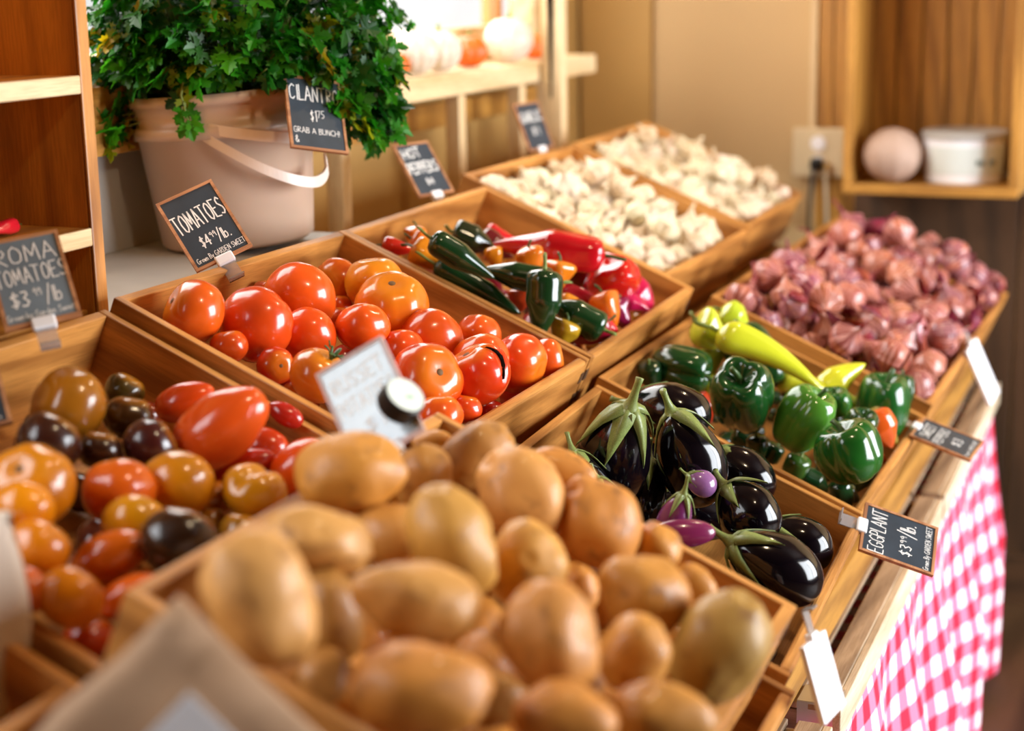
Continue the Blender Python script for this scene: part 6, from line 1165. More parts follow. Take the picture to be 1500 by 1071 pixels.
# ------------------------------------------------------------------ table, cloth, risers, slatted crates
def table():
    t=thing('display_table','long wooden table under the red and white checked cloth','table',Matrix.Translation((1.95,.9,0)))
    board('tabletop',MW['cubby'],(3.46,1.06,.03),(-.03,0,.553),t)
    for x in(-1.7,1.66):
        for y in(-.48,.48): board('leg',MW['cubby'],(.06,.06,.538),(x,y,.269),t)
    for nm,prof,lab in(('stepped_riser',((.80,.571),(1.145,.571),(1.145,1.028),(.80,.88)),'sloping wooden riser holding up the wall-side row of crates'),
                   ('low_riser',((.405,.624),(.735,.624),(.735,.826),(.405,.684)),'low sloping wooden riser under the aisle-side row of crates')):
        bm=bmesh.new(); A=[bm.verts.new((.36,y,z)) for y,z in prof]; B=[bm.verts.new((3.68,y,z)) for y,z in prof]
        bm.faces.new(A); bm.faces.new(B[::-1])
        for i in range(4): bm.faces.new((A[i],B[i],B[(i+1)%4],A[(i+1)%4]))
        bmesh.ops.recalc_face_normals(bm,faces=bm.faces[:])
        tag(link(nm,mesh_from(bm,nm),None,MW['cubby']),lab,'riser')
    # cloth: flat on the table edge then hanging in gathered folds
    m,nt,b=nmat('gingham_cloth'); uv=N(nt,'ShaderNodeUVMap'); sp=N(nt,'ShaderNodeSeparateXYZ'); nt.links.new(uv.outputs[0],sp.inputs[0])
    def stripe(o):
        f=N(nt,'ShaderNodeMath',operation='FRACT'); nt.links.new(o,f.inputs[0]); g=N(nt,'ShaderNodeMath',operation='GREATER_THAN'); g.inputs[1].default_value=.5; nt.links.new(f.outputs[0],g.inputs[0]); return g.outputs[0]
    a,c=stripe(sp.outputs[0]),stripe(sp.outputs[1]); s=N(nt,'ShaderNodeMath',operation='MULTIPLY_ADD'); nt.links.new(a,s.inputs[0]); s.inputs[1].default_value=.5
    h=N(nt,'ShaderNodeMath',operation='MULTIPLY'); nt.links.new(c,h.inputs[0]); h.inputs[1].default_value=.5; nt.links.new(h.outputs[0],s.inputs[2])
    col=ramp(nt,s.outputs[0],[(0,lin('f4ecf0')),(.5,lin('f07898')),(1,lin('d8183c'))]); nt.links.new(col,b.inputs['Base Color']); b.inputs['Roughness'].default_value=.85
    bm=bmesh.new(); uvl=bm.loops.layers.uv.new('UVMap'); nx=220; rows=[]
    prof=[(.62,0),(.5,0),(.40,0)]+[(.358,-i) for i in range(0,27)]
    P0=.066
    for j,(y,d) in enumerate(prof):
        r=[]; v=0
        for i in range(nx+1):
            x=.16+3.47*i/nx; dd=-d*.02; k=min(1,dd/.3)
            ph=x*21+.8*math.sin(x*3.1)
            yy=y-(k*.024*(1+math.sin(ph))+.015*k*k) if j>=3 else y
            zz=.5725-(max(0,dd-.002)) if j>=3 else .5725
            r.append((bm.verts.new((x+k*.012*math.cos(ph),yy,zz)),(x/P0+.35*k*math.sin(ph)*.3,(dd if j>=3 else -(y-.358))/P0)))
        rows.append(r)
    for r0,r1 in zip(rows,rows[1:]):
        for i in range(nx):
            q=(r0[i],r1[i],r1[i+1],r0[i+1]); f=bm.faces.new([p[0] for p in q])
            for lp,p in zip(f.loops,q): lp[uvl].uv=p[1]
    bmesh.ops.recalc_face_normals(bm,faces=bm.faces[:])
    o=link('checked_tablecloth',mesh_from(bm,'checked_tablecloth',True),None,m)
    sd=o.modifiers.new('s','SOLIDIFY'); sd.thickness=.0015; sd.offset=1
    tag(o,'red and white gingham cloth hanging in folds from the table edge','tablecloth')
    for x0,x1,lab in((.88,1.83,'weathered slatted crate lying nearest, at the potato end of the table'),(1.88,2.775,'weathered slatted crate under the eggplant crate, a gap between its boards'),(2.80,3.665,'weathered slatted crate under the pepper and shallot crates')):
        t=thing('slatted_crate',lab,'crate',Matrix.Translation(((x0+x1)/2,.55,.575)),'slatted crates under the aisle-side row'); L=x1-x0
        for y in(-.1775,-.134,-.09,-.045,0,.045,.09,.135,.17): board('slat',MW['slat'],(L,.031,.009),(0,y,.0435),t)
        board('front_board',MW['edge'],(L,.011,.046),(0,-.1985,.023),t); board('back_board',MW['edge'],(L,.011,.046),(0,.19,.023),t)
        for sx in(-1,1): board('end_board',MW['slat'],(.012,.37,.037),(sx*(L/2-.008),-.004,.0185),t)
        if abs(x0-1.88)<.01:
            bk=bmesh.new(); add_box(bk,.05,.05,.0015,(0,0,0)); add_box(bk,.0015,.05,.03,(-.025,0,-.015))
            mk=link('corner_bracket',mesh_from(bk,'corner_bracket'),t,MW['metal']); mk.location=(-L/2+.026,-.174,.0495); mk['label']='steel corner bracket'
            for q in(-.012,.012):
                s_=link('screw',mesh_from(lathe_bm([(.004,0),(.003,.0015),(0,.002)],8),'screw'),mk,MW['black']); s_.location=(q,q*.5,.001)
table()
CR_LAB=dict(roma='wooden crate of mixed dark, golden and red roma tomatoes below the shelf unit',tom='wooden crate of red tomatoes in front of the plastic bucket',
 pep='wooden crate of red chilies, habaneros and jalapenos',g1='wooden crate of garlic next to the chili crate',g2='wooden crate of garlic in the room corner',
 pot='wooden crate heaped with potatoes, stacked on another crate',egg='wooden crate of eggplants by the aisle',bell='wooden crate of green bell and yellow peppers by the aisle',
 sh1='wooden crate of shallots next to the bell pepper crate',sh2='wooden crate of shallots at the far wall under the cubby shelf',
 base='wooden crate underneath the potato crate',near='empty wooden crate next to the roma tomatoes, its corner showing')
def crates():
    H=CRATE_H; T=WALL_T
    for k,(x,y,z,W,L,yaw) in CRATES.items():
        R=Matrix.Rotation(yaw,4,'Z')@Matrix.Rotation(TILT,4,'X')
        M=Matrix.Translation((x,y,z))@R@Matrix.Translation((W/2,-L/2,-H))
        t=thing('produce_crate',CR_LAB[k],'crate',M,'wooden produce crates')
        board('back_board',MW['crate'],(W-2*T,T,H-.001),(0,L/2-T/2,H/2),t,.0015)
        for s in(-1,1): board('side_board',MW['crate'],(T,L,H),(s*(W/2-T/2),0,H/2),t,.0015)
        fx=W-2*T
        if k!='pot': board('front_board',MW['crate'],(fx,T+.002,H-.0005),(0,-L/2+T/2,H/2),t,.004)
        else:
            bm=bmesh.new()   # front board with three vent slots near its far end
            xs=fx/2-.14
            add_box(bm,fx/2+xs,T,H,((xs-fx/2)/2,0,0)); add_box(bm,fx/2-xs-.05,T,H,((xs+.05+fx/2)/2,0,0))
            zz=-H/2
            for a,b in((-H/2,-.035),(-.025,-.012),(-.002,.011),(.021,H/2)): add_box(bm,.05,T,b-a,(xs+.025,0,(a+b)/2))
            o=link('front_board',mesh_from(bm,'front_board'),t,MW['crate']); o.location=(0,-L/2+T/2,H/2)
        board('bottom_board',MW['crate'],(W-2*T,L-2*T,.008),(0,0,.005),t,.0005)
        for sx in(-1,1):
            for sy in(-1,1):
                bm=bmesh.new()
                for q in range(3): add_box(bm,T*.96,.0012,H/7,(0,0,H*(.17+.29*q)))
                j=link('finger_joint',mesh_from(bm,'finger_joint'),t,MW['darkwood']); j.location=(sx*(W/2-T/2),sy*(L/2+.0003),0)
crates()
# ------------------------------------------------------------------ shelf unit, pumpkin shelf, cubby
def furniture():
    t=thing('shelf_unit','orange pine shelf unit standing on the ledge beside the bucket','shelf unit',Matrix.Translation((1.265,1.285,1.131)))
    for x in(-.255,.255): board('side_panel',MW['cabinet'],(.02,.30,.95),(x,.0,.475),t)
    for z in(.10,.269): 
        s=board('shelf',MW['cabinet'],(.49,.295,.02),(0,-.003,z),t); f=board('edge_strip',MW['pale'],(.49,.004,.02),(0,-.152,z),t)
    board('back_panel',MW['cabinet'],(.49,.008,.95),(0,.146,.475),t); board('top_board',MW['cabinet'],(.49,.28,.02),(0,0,.94),t); board('base_board',MW['cabinet'],(.49,.28,.015),(0,0,.0085),t)
    for x in(-.255,.255): board('edge_strip',MW['crate'],(.02,.004,.95),(x,-.1525,.475),t)
    p=thing('pumpkin_bench','cream wooden bench with legs along the window, carrying pumpkins','bench',Matrix.Translation((3.045,1.375,1.041)))
    board('bench_top',MW['pale'],(1.31,.148,.042),(0,.0,.273),p,.003)
    for x,y in((-.60,-.055),(-.115,-.055),(.2,-.055),(-.60,.05),(.6,.05)): board('leg',MW['pale'],(.032,.03,.251),(x,y,.1255),p)
    board('rail',MW['cubby'],(1.16,.02,.05),(0,.055,.2),p)
    bl=bmesh.new(); A=[bl.verts.new(v) for v in((0,-.010,.0),(0,.012,0),(0,.002,-.36),(0,-.002,-.36))]; bl.faces.new(A); bmesh.ops.solidify(bl,geom=bl.faces[:],thickness=.003)
    k=thing('hanging_blade','dark tapered metal blade hanging point down on the window post','tool',Matrix.Translation((3.325,1.272,1.62)))
    link('blade',mesh_from(bl,'blade'),k,plain('dark_steel','2c3038',.4,metal=.6)); h=link('handle',mesh_from(box_bm(.012,.03,.1,.004),'handle'),k,MW['black']); h.location=(-.002,0,.052)
    c=thing('cubby_shelf','square open wooden cubby mounted on the far wall','shelf',Matrix.Translation((3.865,.53,1.02)))
    Wd,D,Hh=.385,.245,.62
    board('bottom_board',MW['cubby'],(D,Wd,.022),(0,0,.011),c); board('top_board',MW['cubby'],(D,Wd,.022),(0,0,Hh),c)
    for s in(-1,1): board('side_board',MW['cubby'],(D,.02,Hh-.034),(0,s*(Wd/2-.01),.022+(Hh-.034)/2),c)
    for i in range(6): board('back_slat',MW['cubby'],(.01,.054,Hh-.04),(.112,-.145+i*.058,.32),c,.003)
    # contents
    x,y,z=EXTRA['ball']; o=link('speckled_ball',mesh_from(veg_lathe([(r,zz) for r,zz in sphere_prof(18)],40,lobes=9,amp=.05,wob=.06,seed=3),'speckled_ball',True),None,plain('speckled_rind','c8a894',.7,noise_amt=.45,scale=40))
    o.matrix_world=Matrix.Translation((x,y,1.0425+.062))@Matrix.Diagonal((.066,.066,.062,1)); tag(o,'round speckled gourd in the cubby beside the white tub','gourd')
    x,y,z=EXTRA['tub']; t=thing('white_tub','short white plastic tub with a lid and printed band in the cubby','tub',Matrix.Translation((x+.002,y+.002,1.0427)))
    link('tub_body',mesh_from(lathe_bm([(.082,0),(.085,.004),(.092,.1)],40),'tub_body',False),t,MW['paper'])
    l=link('lid',mesh_from(lathe_bm([(.096,0),(.097,.012),(.09,.016),(.0,.016)],40),'lid'),t,MW['white']); l.location=(0,0,.1)
    bm=bmesh.new(); 
    for a0,a1,mm in((2.3,4.6,0),):
        pr=None
        for i in range(25):
            a=a0+(a1-a0)*i/24; A=bm.verts.new((.0885*math.cos(a),.0885*math.sin(a),.022)); B=bm.verts.new((.0930*math.cos(a),.0930*math.sin(a),.084))
            if pr: bm.faces.new((pr[0],A,B,pr[1]))
            pr=(A,B)
    link('printed_band',mesh_from(bm,'printed_band'),t,plain('label_band','d4dcd8',.5))
    bm=bmesh.new()
    for a in(3.6,3.72,3.95,4.05):
        add_box(bm,.002,.008,.012,(0,0,0),Matrix.Rotation(a,4,'Z')@Matrix.Translation((.0925,0,.05)))
    link('printed_mark',mesh_from(bm,'printed_mark'),t,plain('grey_print','7c8880',.6))
    q=thing('wall_outlet','cream square outlet plate on the far wall beside the cubby','outlet',Matrix.Translation((3.965,.825,1.03)))
    board('plate',MW['cream'],(.012,.125,.118),(0,0,.059),q,.004)
    s=link('socket',mesh_from(lathe_bm([(.018,0),(.018,.004),(.0,.004)],24),'socket'),q,MW['paper']); s.matrix_local=Matrix.Translation((-.006,.0,.082))@Matrix.Rotation(-PI/2,4,'Y')
    s=link('socket',s.data,q); s.matrix_local=Matrix.Translation((-.006,.0,.035))@Matrix.Rotation(-PI/2,4,'Y')
    w=thing('power_cord','black plug with its cord hanging from the wall outlet','cord',Matrix.Translation((3.95,.825,1.06)))
    link('plug',mesh_from(box_bm(.03,.028,.03,.006),'plug'),w,MW['black']).location=(-.008,0,.004)
    link('cord',mesh_from(tube_bm([(-.02,.0,0),(-.03,.004,-.02),(-.025,.01,-.08),(-.01,.015,-.2)],.005,8),'cord',True),w,MW['black'])
    w2=thing('yellow_cord','thin yellow cord hanging next to the black plug','cord',Matrix.Translation((3.95,.80,1.055)))
    link('plug',mesh_from(box_bm(.02,.014,.02,.004),'plug'),w2,plain('yellow_plug','b88a28',.5)); link('cord',mesh_from(tube_bm([(-.008,0,0),(-.016,0,-.03),(-.012,-.006,-.18)],.004,8),'cord',True),w2,MW['stalk'])
    x,y,z=EXTRA['redthing']; me,parts=P['red_chili'][0]; o=link('red_pepper',me); o.color=lin('c01828'); o.matrix_world=Matrix.Translation((x,y,1.241+.0105))@frame_from((1,.15,0),1)@Matrix.Diagonal((.0085,.0085,.035,1)); tag(o,'red pepper lying on the lower shelf of the pine unit','pepper')
    for nm,pm in parts: link(nm,pm,o)
    for i,(k,x,y,z,r) in enumerate(EXTRA['pumpkins']):
        me,parts=P['pumpkin'][i%2]; o=link('pumpkin',me); o.color=lin('d8600a' if k=='o' else 'd8ccbc')
        o.matrix_world=Matrix.Translation((x,y,1.336+r*(.84 if k=='o' else .92)))@Matrix.Diagonal((r,min(r,.055),r*(.86 if k=='o' else .94),1))@Matrix.Rotation(i*1.3,4,'Z')
        tag(o,['small orange pumpkin on the window bench, touching the cilantro','tall white pumpkin next to the cilantro-side orange one','white pumpkin just before the middle orange pumpkin','orange pumpkin between two white pumpkins','white pumpkin between the two far orange pumpkins','small orange pumpkin against the window post'][i],'pumpkin','pumpkins on the window bench')
        for nm,pm in parts: link(nm,pm,o)
put_items(); put_heaps(); furniture()
# ------------------------------------------------------------------ bucket and cilantro
def cam_axes():
    p,y,r=math.radians(13.12),math.radians(22.45),math.radians(-1.01)
    f=Vector((math.cos(p)*math.cos(y),math.cos(p)*math.sin(y),-math.sin(p))); rt=Vector((math.sin(y),-math.cos(y),0)); up=rt.cross(f)
    return rt*math.cos(r)+up*math.sin(r), -rt*math.sin(r)+up*math.cos(r), f
def bucket():
    x,y,z=EXTRA['bucket']; base=Vector((x,y,1.1315))
    R=Matrix.Rotation(-.07,4,cam_axes()[2])
    M=Matrix.Translation(base+Vector((0,0,.006)))@R
    t=thing('plastic_bucket','milky white plastic bucket of cilantro behind the tomato crate','bucket',M)
    h=.222
    prof=[(.0,.004),(.104,.0),(.111,.006),(.126,h*.72),(.133,h*.725),(.133,h*.80),(.128,h*.805),(.130,h*.93),(.136,h*.935),(.136,h),(.130,h),(.127,h*.9),(.121,h*.5),(.106,.012),(0,.012)]
    link('bucket_body',mesh_from(lathe_bm(prof,64,cap=False),'bucket_body',True),t,MW['bucket'])
    inv=M.inverted()
    for nm in('strap1','strap2'):
        pts=[inv@Vector(p) for p in EXTRA[nm]]
        # flat band standing on the bucket wall
        bm=bmesh.new(); pr=None
        fine=[]
        for i in range(len(pts)-1):
            p0,p1,p2,p3=pts[max(i-1,0)],pts[i],pts[i+1],pts[min(i+2,len(pts)-1)]
            for q in range(6):
                t_=q/6; fine.append(.5*((2*p1)+(p2-p0)*t_+(2*p0-5*p1+4*p2-p3)*t_*t_+(3*p1-p0-3*p2+p3)*t_**3))
        fine.append(pts[-1])
        for p in fine:
            o=Vector((p.x,p.y,0)).normalized(); w=.0075
            q=[bm.verts.new(v) for v in(p+Vector((0,0,w)),p+Vector((0,0,w))+o*.004,p-Vector((0,0,w))+o*.004,p-Vector((0,0,w)))]
            if pr:
                for i in range(4): bm.faces.new((pr[i],pr[(i+1)%4],q[(i+1)%4],q[i]))
            else: bm.faces.new(q[::-1])
            pr=q
        bm.faces.new(pr)
        bmesh.ops.recalc_face_normals(bm,faces=bm.faces[:])
        link('handle' if nm=='strap2' else 'strap',mesh_from(bm,'handle',False),t,MW['strap'])
    return Vector((x,y,1.131+h))
def leaf_pts():
    """outline of a three-lobed, toothed leaf; base at origin, tip toward +y, unit length"""
    o=[(0.04,0),(.06,.2)]
    R=[(.13,.13),(.36,.05),(.35,.17),(.54,.19),(.45,.31),(.58,.42),(.37,.43),(.25,.41),(.16,.46),(.31,.6),(.25,.68),(.36,.82),(.19,.82),(.14,.94),(0,1.06)]
    o+=R
    return o+[(-x,y) for x,y in reversed(o[:-1])]
LP=leaf_pts()
def add_leaf(bm,cl,base,d,n,size,col,cup):
    d=d.normalized(); s=d.cross(n)
    if s.length<1e-3: s=d.cross(Vector((1,.2,.1)))
    s.normalize(); n=s.cross(d)
    def pt(x,y): return base+(s*x+d*y)*size+n*(cup*(abs(x)*.9-.9*y*y)*size)
    c=bm.verts.new(pt(0,.38)); vs=[bm.verts.new(pt(x,y)) for x,y in LP]
    for i in range(len(vs)):
        a,b=vs[i],vs[(i+1)%len(vs)]
        f=bm.faces.new((c,a,b))
        for lp in f.loops: lp[cl]=col
def cilantro(top):
    rnd=random.Random(5)
    m,nt,b=nmat('cilantro_leaf'); at=N(nt,'ShaderNodeVertexColor',layer_name='Col'); nt.links.new(at.outputs[0],b.inputs['Base Color']); b.inputs['Roughness'].default_value=.38; b.inputs['Specular IOR Level'].default_value=.5
    tl=N(nt,'ShaderNodeBsdfTranslucent'); nt.links.new(at.outputs[0],tl.inputs[0]); ms=N(nt,'ShaderNodeMixShader'); ms.inputs[0].default_value=.5; nt.links.new(b.outputs[0],ms.inputs[1]); nt.links.new(tl.outputs[0],ms.inputs[2]); nt.links.new(ms.outputs[0],nt.nodes['Material Output'].inputs[0])
    rt,up,fw=cam_axes()
    t=thing('cilantro_bunch','bushy green cilantro bunch filling the white bucket, some leaves yellowed','herb',Matrix.Translation(top+Vector((0,0,-.05))))
    inv=t.matrix_world.inverted()
    def colr():
        if rnd.random()<.10: c=lin(rnd.choice(['c8d048','d4c848','b8c43c']))
        else: c=lin(rnd.choice(['5cac40','7cc452','559c48','92d05c','479040','7cb850']))
        f=rnd.uniform(.8,1.15); return (c[0]*f,c[1]*f,c[2]*f,1)
    bm=bmesh.new(); cl=bm.loops.layers.color.new('Col'); sb=bmesh.new()
    C=top+Vector((-.0,-.015,.075))
    axr=Vector((rt.x,rt.y,0)).normalized(); axd=Vector((-axr.y,axr.x,0))
    root=top+Vector((0,0,-.1))
    for i in range(1350):
        a=rnd.uniform(0,2*PI); q=rnd.random()**.45
        hz=rnd.uniform(-.75,1.)
        rr=math.sqrt(max(.05,1-max(0,hz)**2*.7))*(.45+.55*q)
        ex,ey,ez=.225,.15,.215
        p=C+axr*(rr*math.cos(a)*ex)+axd*(rr*math.sin(a)*ey)+Vector((0,0,hz*ez*(.5+.5*q)))
        out=(p-C); out.z*=.6; out.normalize()
        off=p-top; lat=off.dot(axr); dep=off.dot(axd)
        if abs(lat)<.135:                       # over the bucket itself the leaves stay above the rim
            if p.z<top.z+.03: p.z=top.z+.03+rnd.uniform(0,.07)
        else: p.z=max(p.z,top.z-.075+rnd.uniform(0,.05))
        if p.y>1.425: p.y=1.425-rnd.uniform(0,.05)
        size=rnd.uniform(.020,.036)
        d=(out*.8+Vector((rnd.gauss(0,.5),rnd.gauss(0,.5),rnd.gauss(-.15,.5))))
        n=(out*.7+Vector((rnd.gauss(0,.45),rnd.gauss(0,.45),.7+rnd.gauss(0,.4))))
        col=colr()
        for k in(-1,0,1):
            dk=(d.normalized()+k*1.1*d.cross(n).normalized()); add_leaf(bm,cl,p+dk.normalized()*.004,dk,n+Vector((rnd.gauss(0,.25),rnd.gauss(0,.25),0)),size*(1 if k==0 else .82),col,rnd.uniform(.05,.5))
        if i%3==0:
            mid=root.lerp(p,.55)+out*.02+Vector((0,0,.05)); tube_bm([inv@root.lerp(p,.12),inv@mid,inv@(p-d.normalized()*.004)],[.0016,.0013,.001],5,sb)
    for v in bm.verts: v.co=inv@v.co
    f=link('foliage',mesh_from(bm,'foliage',False),t,m); f['kind']='stuff'
    s=link('stems',mesh_from(sb,'stems',True),t,MW['stemg']); s['kind']='stuff'
    for nm in('sprig1','sprig2','sprig3','sprig4'):
        pts=[Vector(p) for p in EXTRA[nm]]; bm=bmesh.new(); cl=bm.loops.layers.color.new('Col')
        n0=-fw
        for i,p in enumerate(pts[1:],1):
            big=nm!='sprig4'
            dirv=(pts[i]-pts[i-1]).normalized()
            for k in((-1,0,1) if i==len(pts)-1 else (-1,1)):
                if not big and i<len(pts)-1: continue
                dk=dirv+k*.9*dirv.cross(n0)
                add_leaf(bm,cl,p,dk,n0+Vector((rnd.gauss(0,.3),rnd.gauss(0,.3),.2)),(.024 if big else .012)*rnd.uniform(.85,1.2),colr(),.3)
        for v in bm.verts: v.co=inv@v.co
        for fc in bm.faces: fc.material_index=0
        lf=link('sprig_leaves',mesh_from(bm,'sprig_leaves'),None,m)
        sp=link('sprig',mesh_from(tube_bm([inv@p for p in pts],.0016,6),'sprig',True),t,MW['stemg']); lf.parent=sp
top=bucket(); cilantro(top)
# ------------------------------------------------------------------ signs
GL={'A':'0,0 .45,1.4 .95,0|.2,.5 .78,.5','B':'0,0 0,1.4 .6,1.3 .65,.95 .1,.75 .7,.5 .65,.1 0,0','C':'.85,1.2 .5,1.4 .1,1.1 0,.6 .15,.1 .55,0 .85,.2','D':'0,0 0,1.4 .6,1.2 .8,.7 .6,.15 0,0',
'E':'.8,1.4 0,1.4 0,0 .8,0|0,.72 .6,.72','G':'.85,1.2 .5,1.4 .1,1.1 0,.6 .15,.1 .55,0 .85,.25 .85,.6 .5,.6','H':'0,0 0,1.4|.8,0 .8,1.4|0,.7 .8,.7','I':'.2,0 .2,1.4','L':'0,1.4 0,0 .7,0','M':'0,0 .1,1.4 .5,.4 .9,1.4 1.05,0',
'N':'0,0 .05,1.4 .8,0 .85,1.4','O':'.45,1.4 .1,1.15 0,.65 .15,.12 .5,0 .8,.25 .9,.75 .75,1.2 .45,1.4','P':'0,0 0,1.4 .6,1.3 .7,1. .55,.72 0,.65','R':'0,0 0,1.4 .6,1.3 .68,1. .5,.75 0,.7 .75,0','S':'.8,1.2 .5,1.4 .15,1.2 .15,.95 .7,.55 .75,.25 .4,0 0,.15',
'T':'-.1,1.4 .95,1.4|.42,1.4 .42,0','U':'0,1.4 0,.4 .2,.05 .55,.05 .8,.4 .8,1.4','W':'0,1.4 .25,0 .5,1. .75,0 1.05,1.4','Y':'0,1.4 .42,.7 .85,1.4|.42,.7 .42,0','K':'0,0 0,1.4|.75,1.4 0,.6 .8,0','V':'0,1.4 .4,0 .8,1.4',
'a':'.6,.7 .2,.75 0,.4 .15,.05 .5,.1 .6,.7 .65,0','b':'0,1.4 0,0 .5,.05 .6,.45 .4,.75 0,.6','d':'.6,1.4 .6,0 .15,.05 0,.4 .2,.75 .6,.65','e':'.05,.4 .55,.45 .45,.75 .15,.7 0,.35 .2,.02 .55,.12','l':'.1,1.4 .1,0','n':'0,.75 .05,0|.05,.5 .35,.75 .55,.55 .55,0',
'o':'.3,.75 .05,.55 .05,.2 .3,0 .55,.2 .55,.55 .3,.75','r':'0,.75 .05,0|.05,.5 .3,.75 .5,.65','t':'.2,1.2 .2,.1 .45,0|0,.8 .45,.8','w':'0,.75 .18,0 .35,.6 .52,0 .7,.75','y':'0,.75 .3,.15|.6,.75 .2,-.45','h':'0,1.4 0,0|0,.5 .3,.75 .55,.5 .55,0','g':'.55,.7 .15,.7 .05,.3 .4,.15 .55,.6 .55,-.3 .2,-.45',
'$':'.7,1.1 .35,1.25 .05,1. .65,.45 .4,.1 0,.25|.36,1.45 .34,-.1','4':'.6,0 .6,1.4 0,.5 .85,.5','9':'.65,1. .4,1.4 .05,1.1 .2,.75 .6,.9 .62,0','3':'.05,1.3 .5,1.35 .6,1.0 .25,.75 .65,.4 .4,0 0,.1','1':'.2,1.2 .35,1.4 .35,0','7':'0,1.35 .7,1.35 .25,0','5':'.65,1.4 .1,1.4 .05,.8 .5,.8 .65,.4 .35,0 0,.1','2':'.05,1.1 .35,1.4 .65,1.1 0,0 .7,0','/':'0,-.2 .6,1.7','.':'.1,0 .18,.06','!':'.1,1.4 .1,.4|.1,.05 .12,0','&':'.7,0 .1,1.1 .35,1.4 .5,1.1 0,.4 .3,0 .75,.5','*':'0,-.15 .8,.0'}
def write(bm,text,cx,cy,h,w=None,rot=0.,th=.11,track=.28,seed=0):
    """chalk strokes: h = capital height, w = squeeze to this width"""
    rnd=random.Random(seed+len(text)); xs=0; out=[]
    for ch in text:
        if ch==' ': xs+=.6; continue
        g=GL.get(ch) or GL.get(ch.upper()); mx=0
        for st in g.split('|'):
            pts=[tuple(float(v) for v in p.split(',')) for p in st.split()]
            mx=max(mx,max(p[0] for p in pts)); out.append([(xs+p[0]+rnd.uniform(-.03,.03),p[1]+rnd.uniform(-.04,.04)) for p in pts])
        xs+=mx+track
    xs-=track; k=h/1.4; kx=k if w is None else w/xs
    c,s=math.cos(rot),math.sin(rot); t=th*k*.55
    for pts in out:
        q=[Vector((((x-xs/2)*kx)*c-((y-.7)*k)*s+cx,((x-xs/2)*kx)*s+((y-.7)*k)*c+cy,0)) for x,y in pts]
        for a,b in zip(q,q[1:]):
            d=(b-a); 
            if d.length<1e-6: continue
            d.normalize(); n=Vector((-d.y,d.x,0))*t; e=d*t*.6
            f=[bm.verts.new(v) for v in(a-e-n,b+e-n,b+e+n,a-e+n)]; bm.faces.new(f)
def sign(key,label,lines,board_mat='slate',frame_mat='frame',writing='chalk',clip='bottom',nm='price_sign',group='chalkboard price signs'):
    S=SIGNS[key]; C=Vector(S[:3]); A=Matrix(((S[3],S[4],S[5]),(S[6],S[7],S[8]),(S[9],S[10],S[11]))); w,h=S[12],S[13]
    M=Matrix.Translation(C)@A.to_4x4(); t=thing(nm,label,'sign',M,group)
    f=.0038
    link('board',mesh_from(box_bm(w-2*f,h-2*f,.003),'board'),t,MW[board_mat])
    bm=bmesh.new()
    for cx,cy,sx,sy in((0,h/2-f/2,w,f),(0,-h/2+f/2,w,f),(-w/2+f/2,0,f,h-2*f),(w/2-f/2,0,f,h-2*f)): add_box(bm,sx,sy,.005,(cx,cy,0))
    link('frame',mesh_from(bm,'frame'),t,MW[frame_mat])
    if lines:
        bm=bmesh.new()
        for i,(tx,cx,cy,hh,ww,rot,th) in enumerate(lines): write(bm,tx,cx*w,cy*h,hh*h,ww*w if ww else None,rot,th,seed=i)
        o=link('chalk_writing',mesh_from(bm,'chalk_writing'),t,MW[writing]); o.location=(0,0,.0018)
    if clip:
        cy=-h/2 if clip=='bottom' else h/2; sg=-1 if clip=='bottom' else 1
        g=link('clip',mesh_from(box_bm(.024,.014,.009,.002),'clip'),t,MW['clip']); g.location=(0,cy+sg*.0,.0)
        bm=bmesh.new(); add_box(bm,.02,.026,.0016,(0,sg*.018,.0)); add_box(bm,.02,.0016,.012,(0,sg*.031,.005))
        c2=link('clip_foot',mesh_from(bm,'clip_foot'),g,MW['clear'])
    return t
gs='Grown By GARDEN SWEET'
sign('roma','chalkboard sign reading ROMA TOMATOES clipped to the roma crate',[('ROMA',0,.30,.19,.78,.02,.09),('TOMATOES',0,.06,.18,.92,.03,.09),('$3',-.22,-.20,.17,.22,0,.13),('99',.02,-.15,.08,.1,0,.13),('/lb',.22,-.2,.17,.2,0,.09),('Grown by Garden Sweet',0,-.385,.07,.88,.02,.11)],board_mat='glareslate')
sign('tomato','chalkboard sign reading TOMATOES clipped to the tomato crate',[('TOMATOES',0,.13,.24,.86,.05,.09),('$4',-.12,-.19,.14,.16,0,.15),('99',.04,-.15,.07,.1,0,.18),('/lb.',.2,-.19,.14,.2,0,.12),(gs,.02,-.385,.07,.86,.03,.12)])
sign('cilantro','chalkboard sign reading CILANTRO on the bucket under the leaves',[('CILANTRO',0,.27,.2,.86,-.02,.09),('$1',-.05,-.03,.14,.1,0,.1),('75',.08,0,.1,.12,0,.1),('GRAB A BUNCH!',-.02,-.24,.075,.8,0,.12),('&',-.38,-.37,.09,None,0,.12)],clip=None)
sign('hot','chalkboard sign reading HOT PEPPERS clipped to the chili crate',[('HOT',-.12,.31,.17,.5,.05,.16),('PEPPERS',0,.03,.2,.82,.03,.14),('$4',0,-.24,.12,.2,0,.16)])
sign('garlic','chalkboard sign clipped to the garlic crate below the window post',[('GARLIC',0,.2,.2,.8,.03,.14),('$1',0,-.1,.16,.25,0,.14)])
sign('glary','pale glare-toned sign with a round black tin stuck on it, at the potatoes',[('RUSSET',0,.28,.15,.74,.03,.12),('POTATOES',0,.05,.15,.82,.03,.11),('$1',-.03,-.2,.14,.25,0,.12)],board_mat='glary',frame_mat='pinkframe')
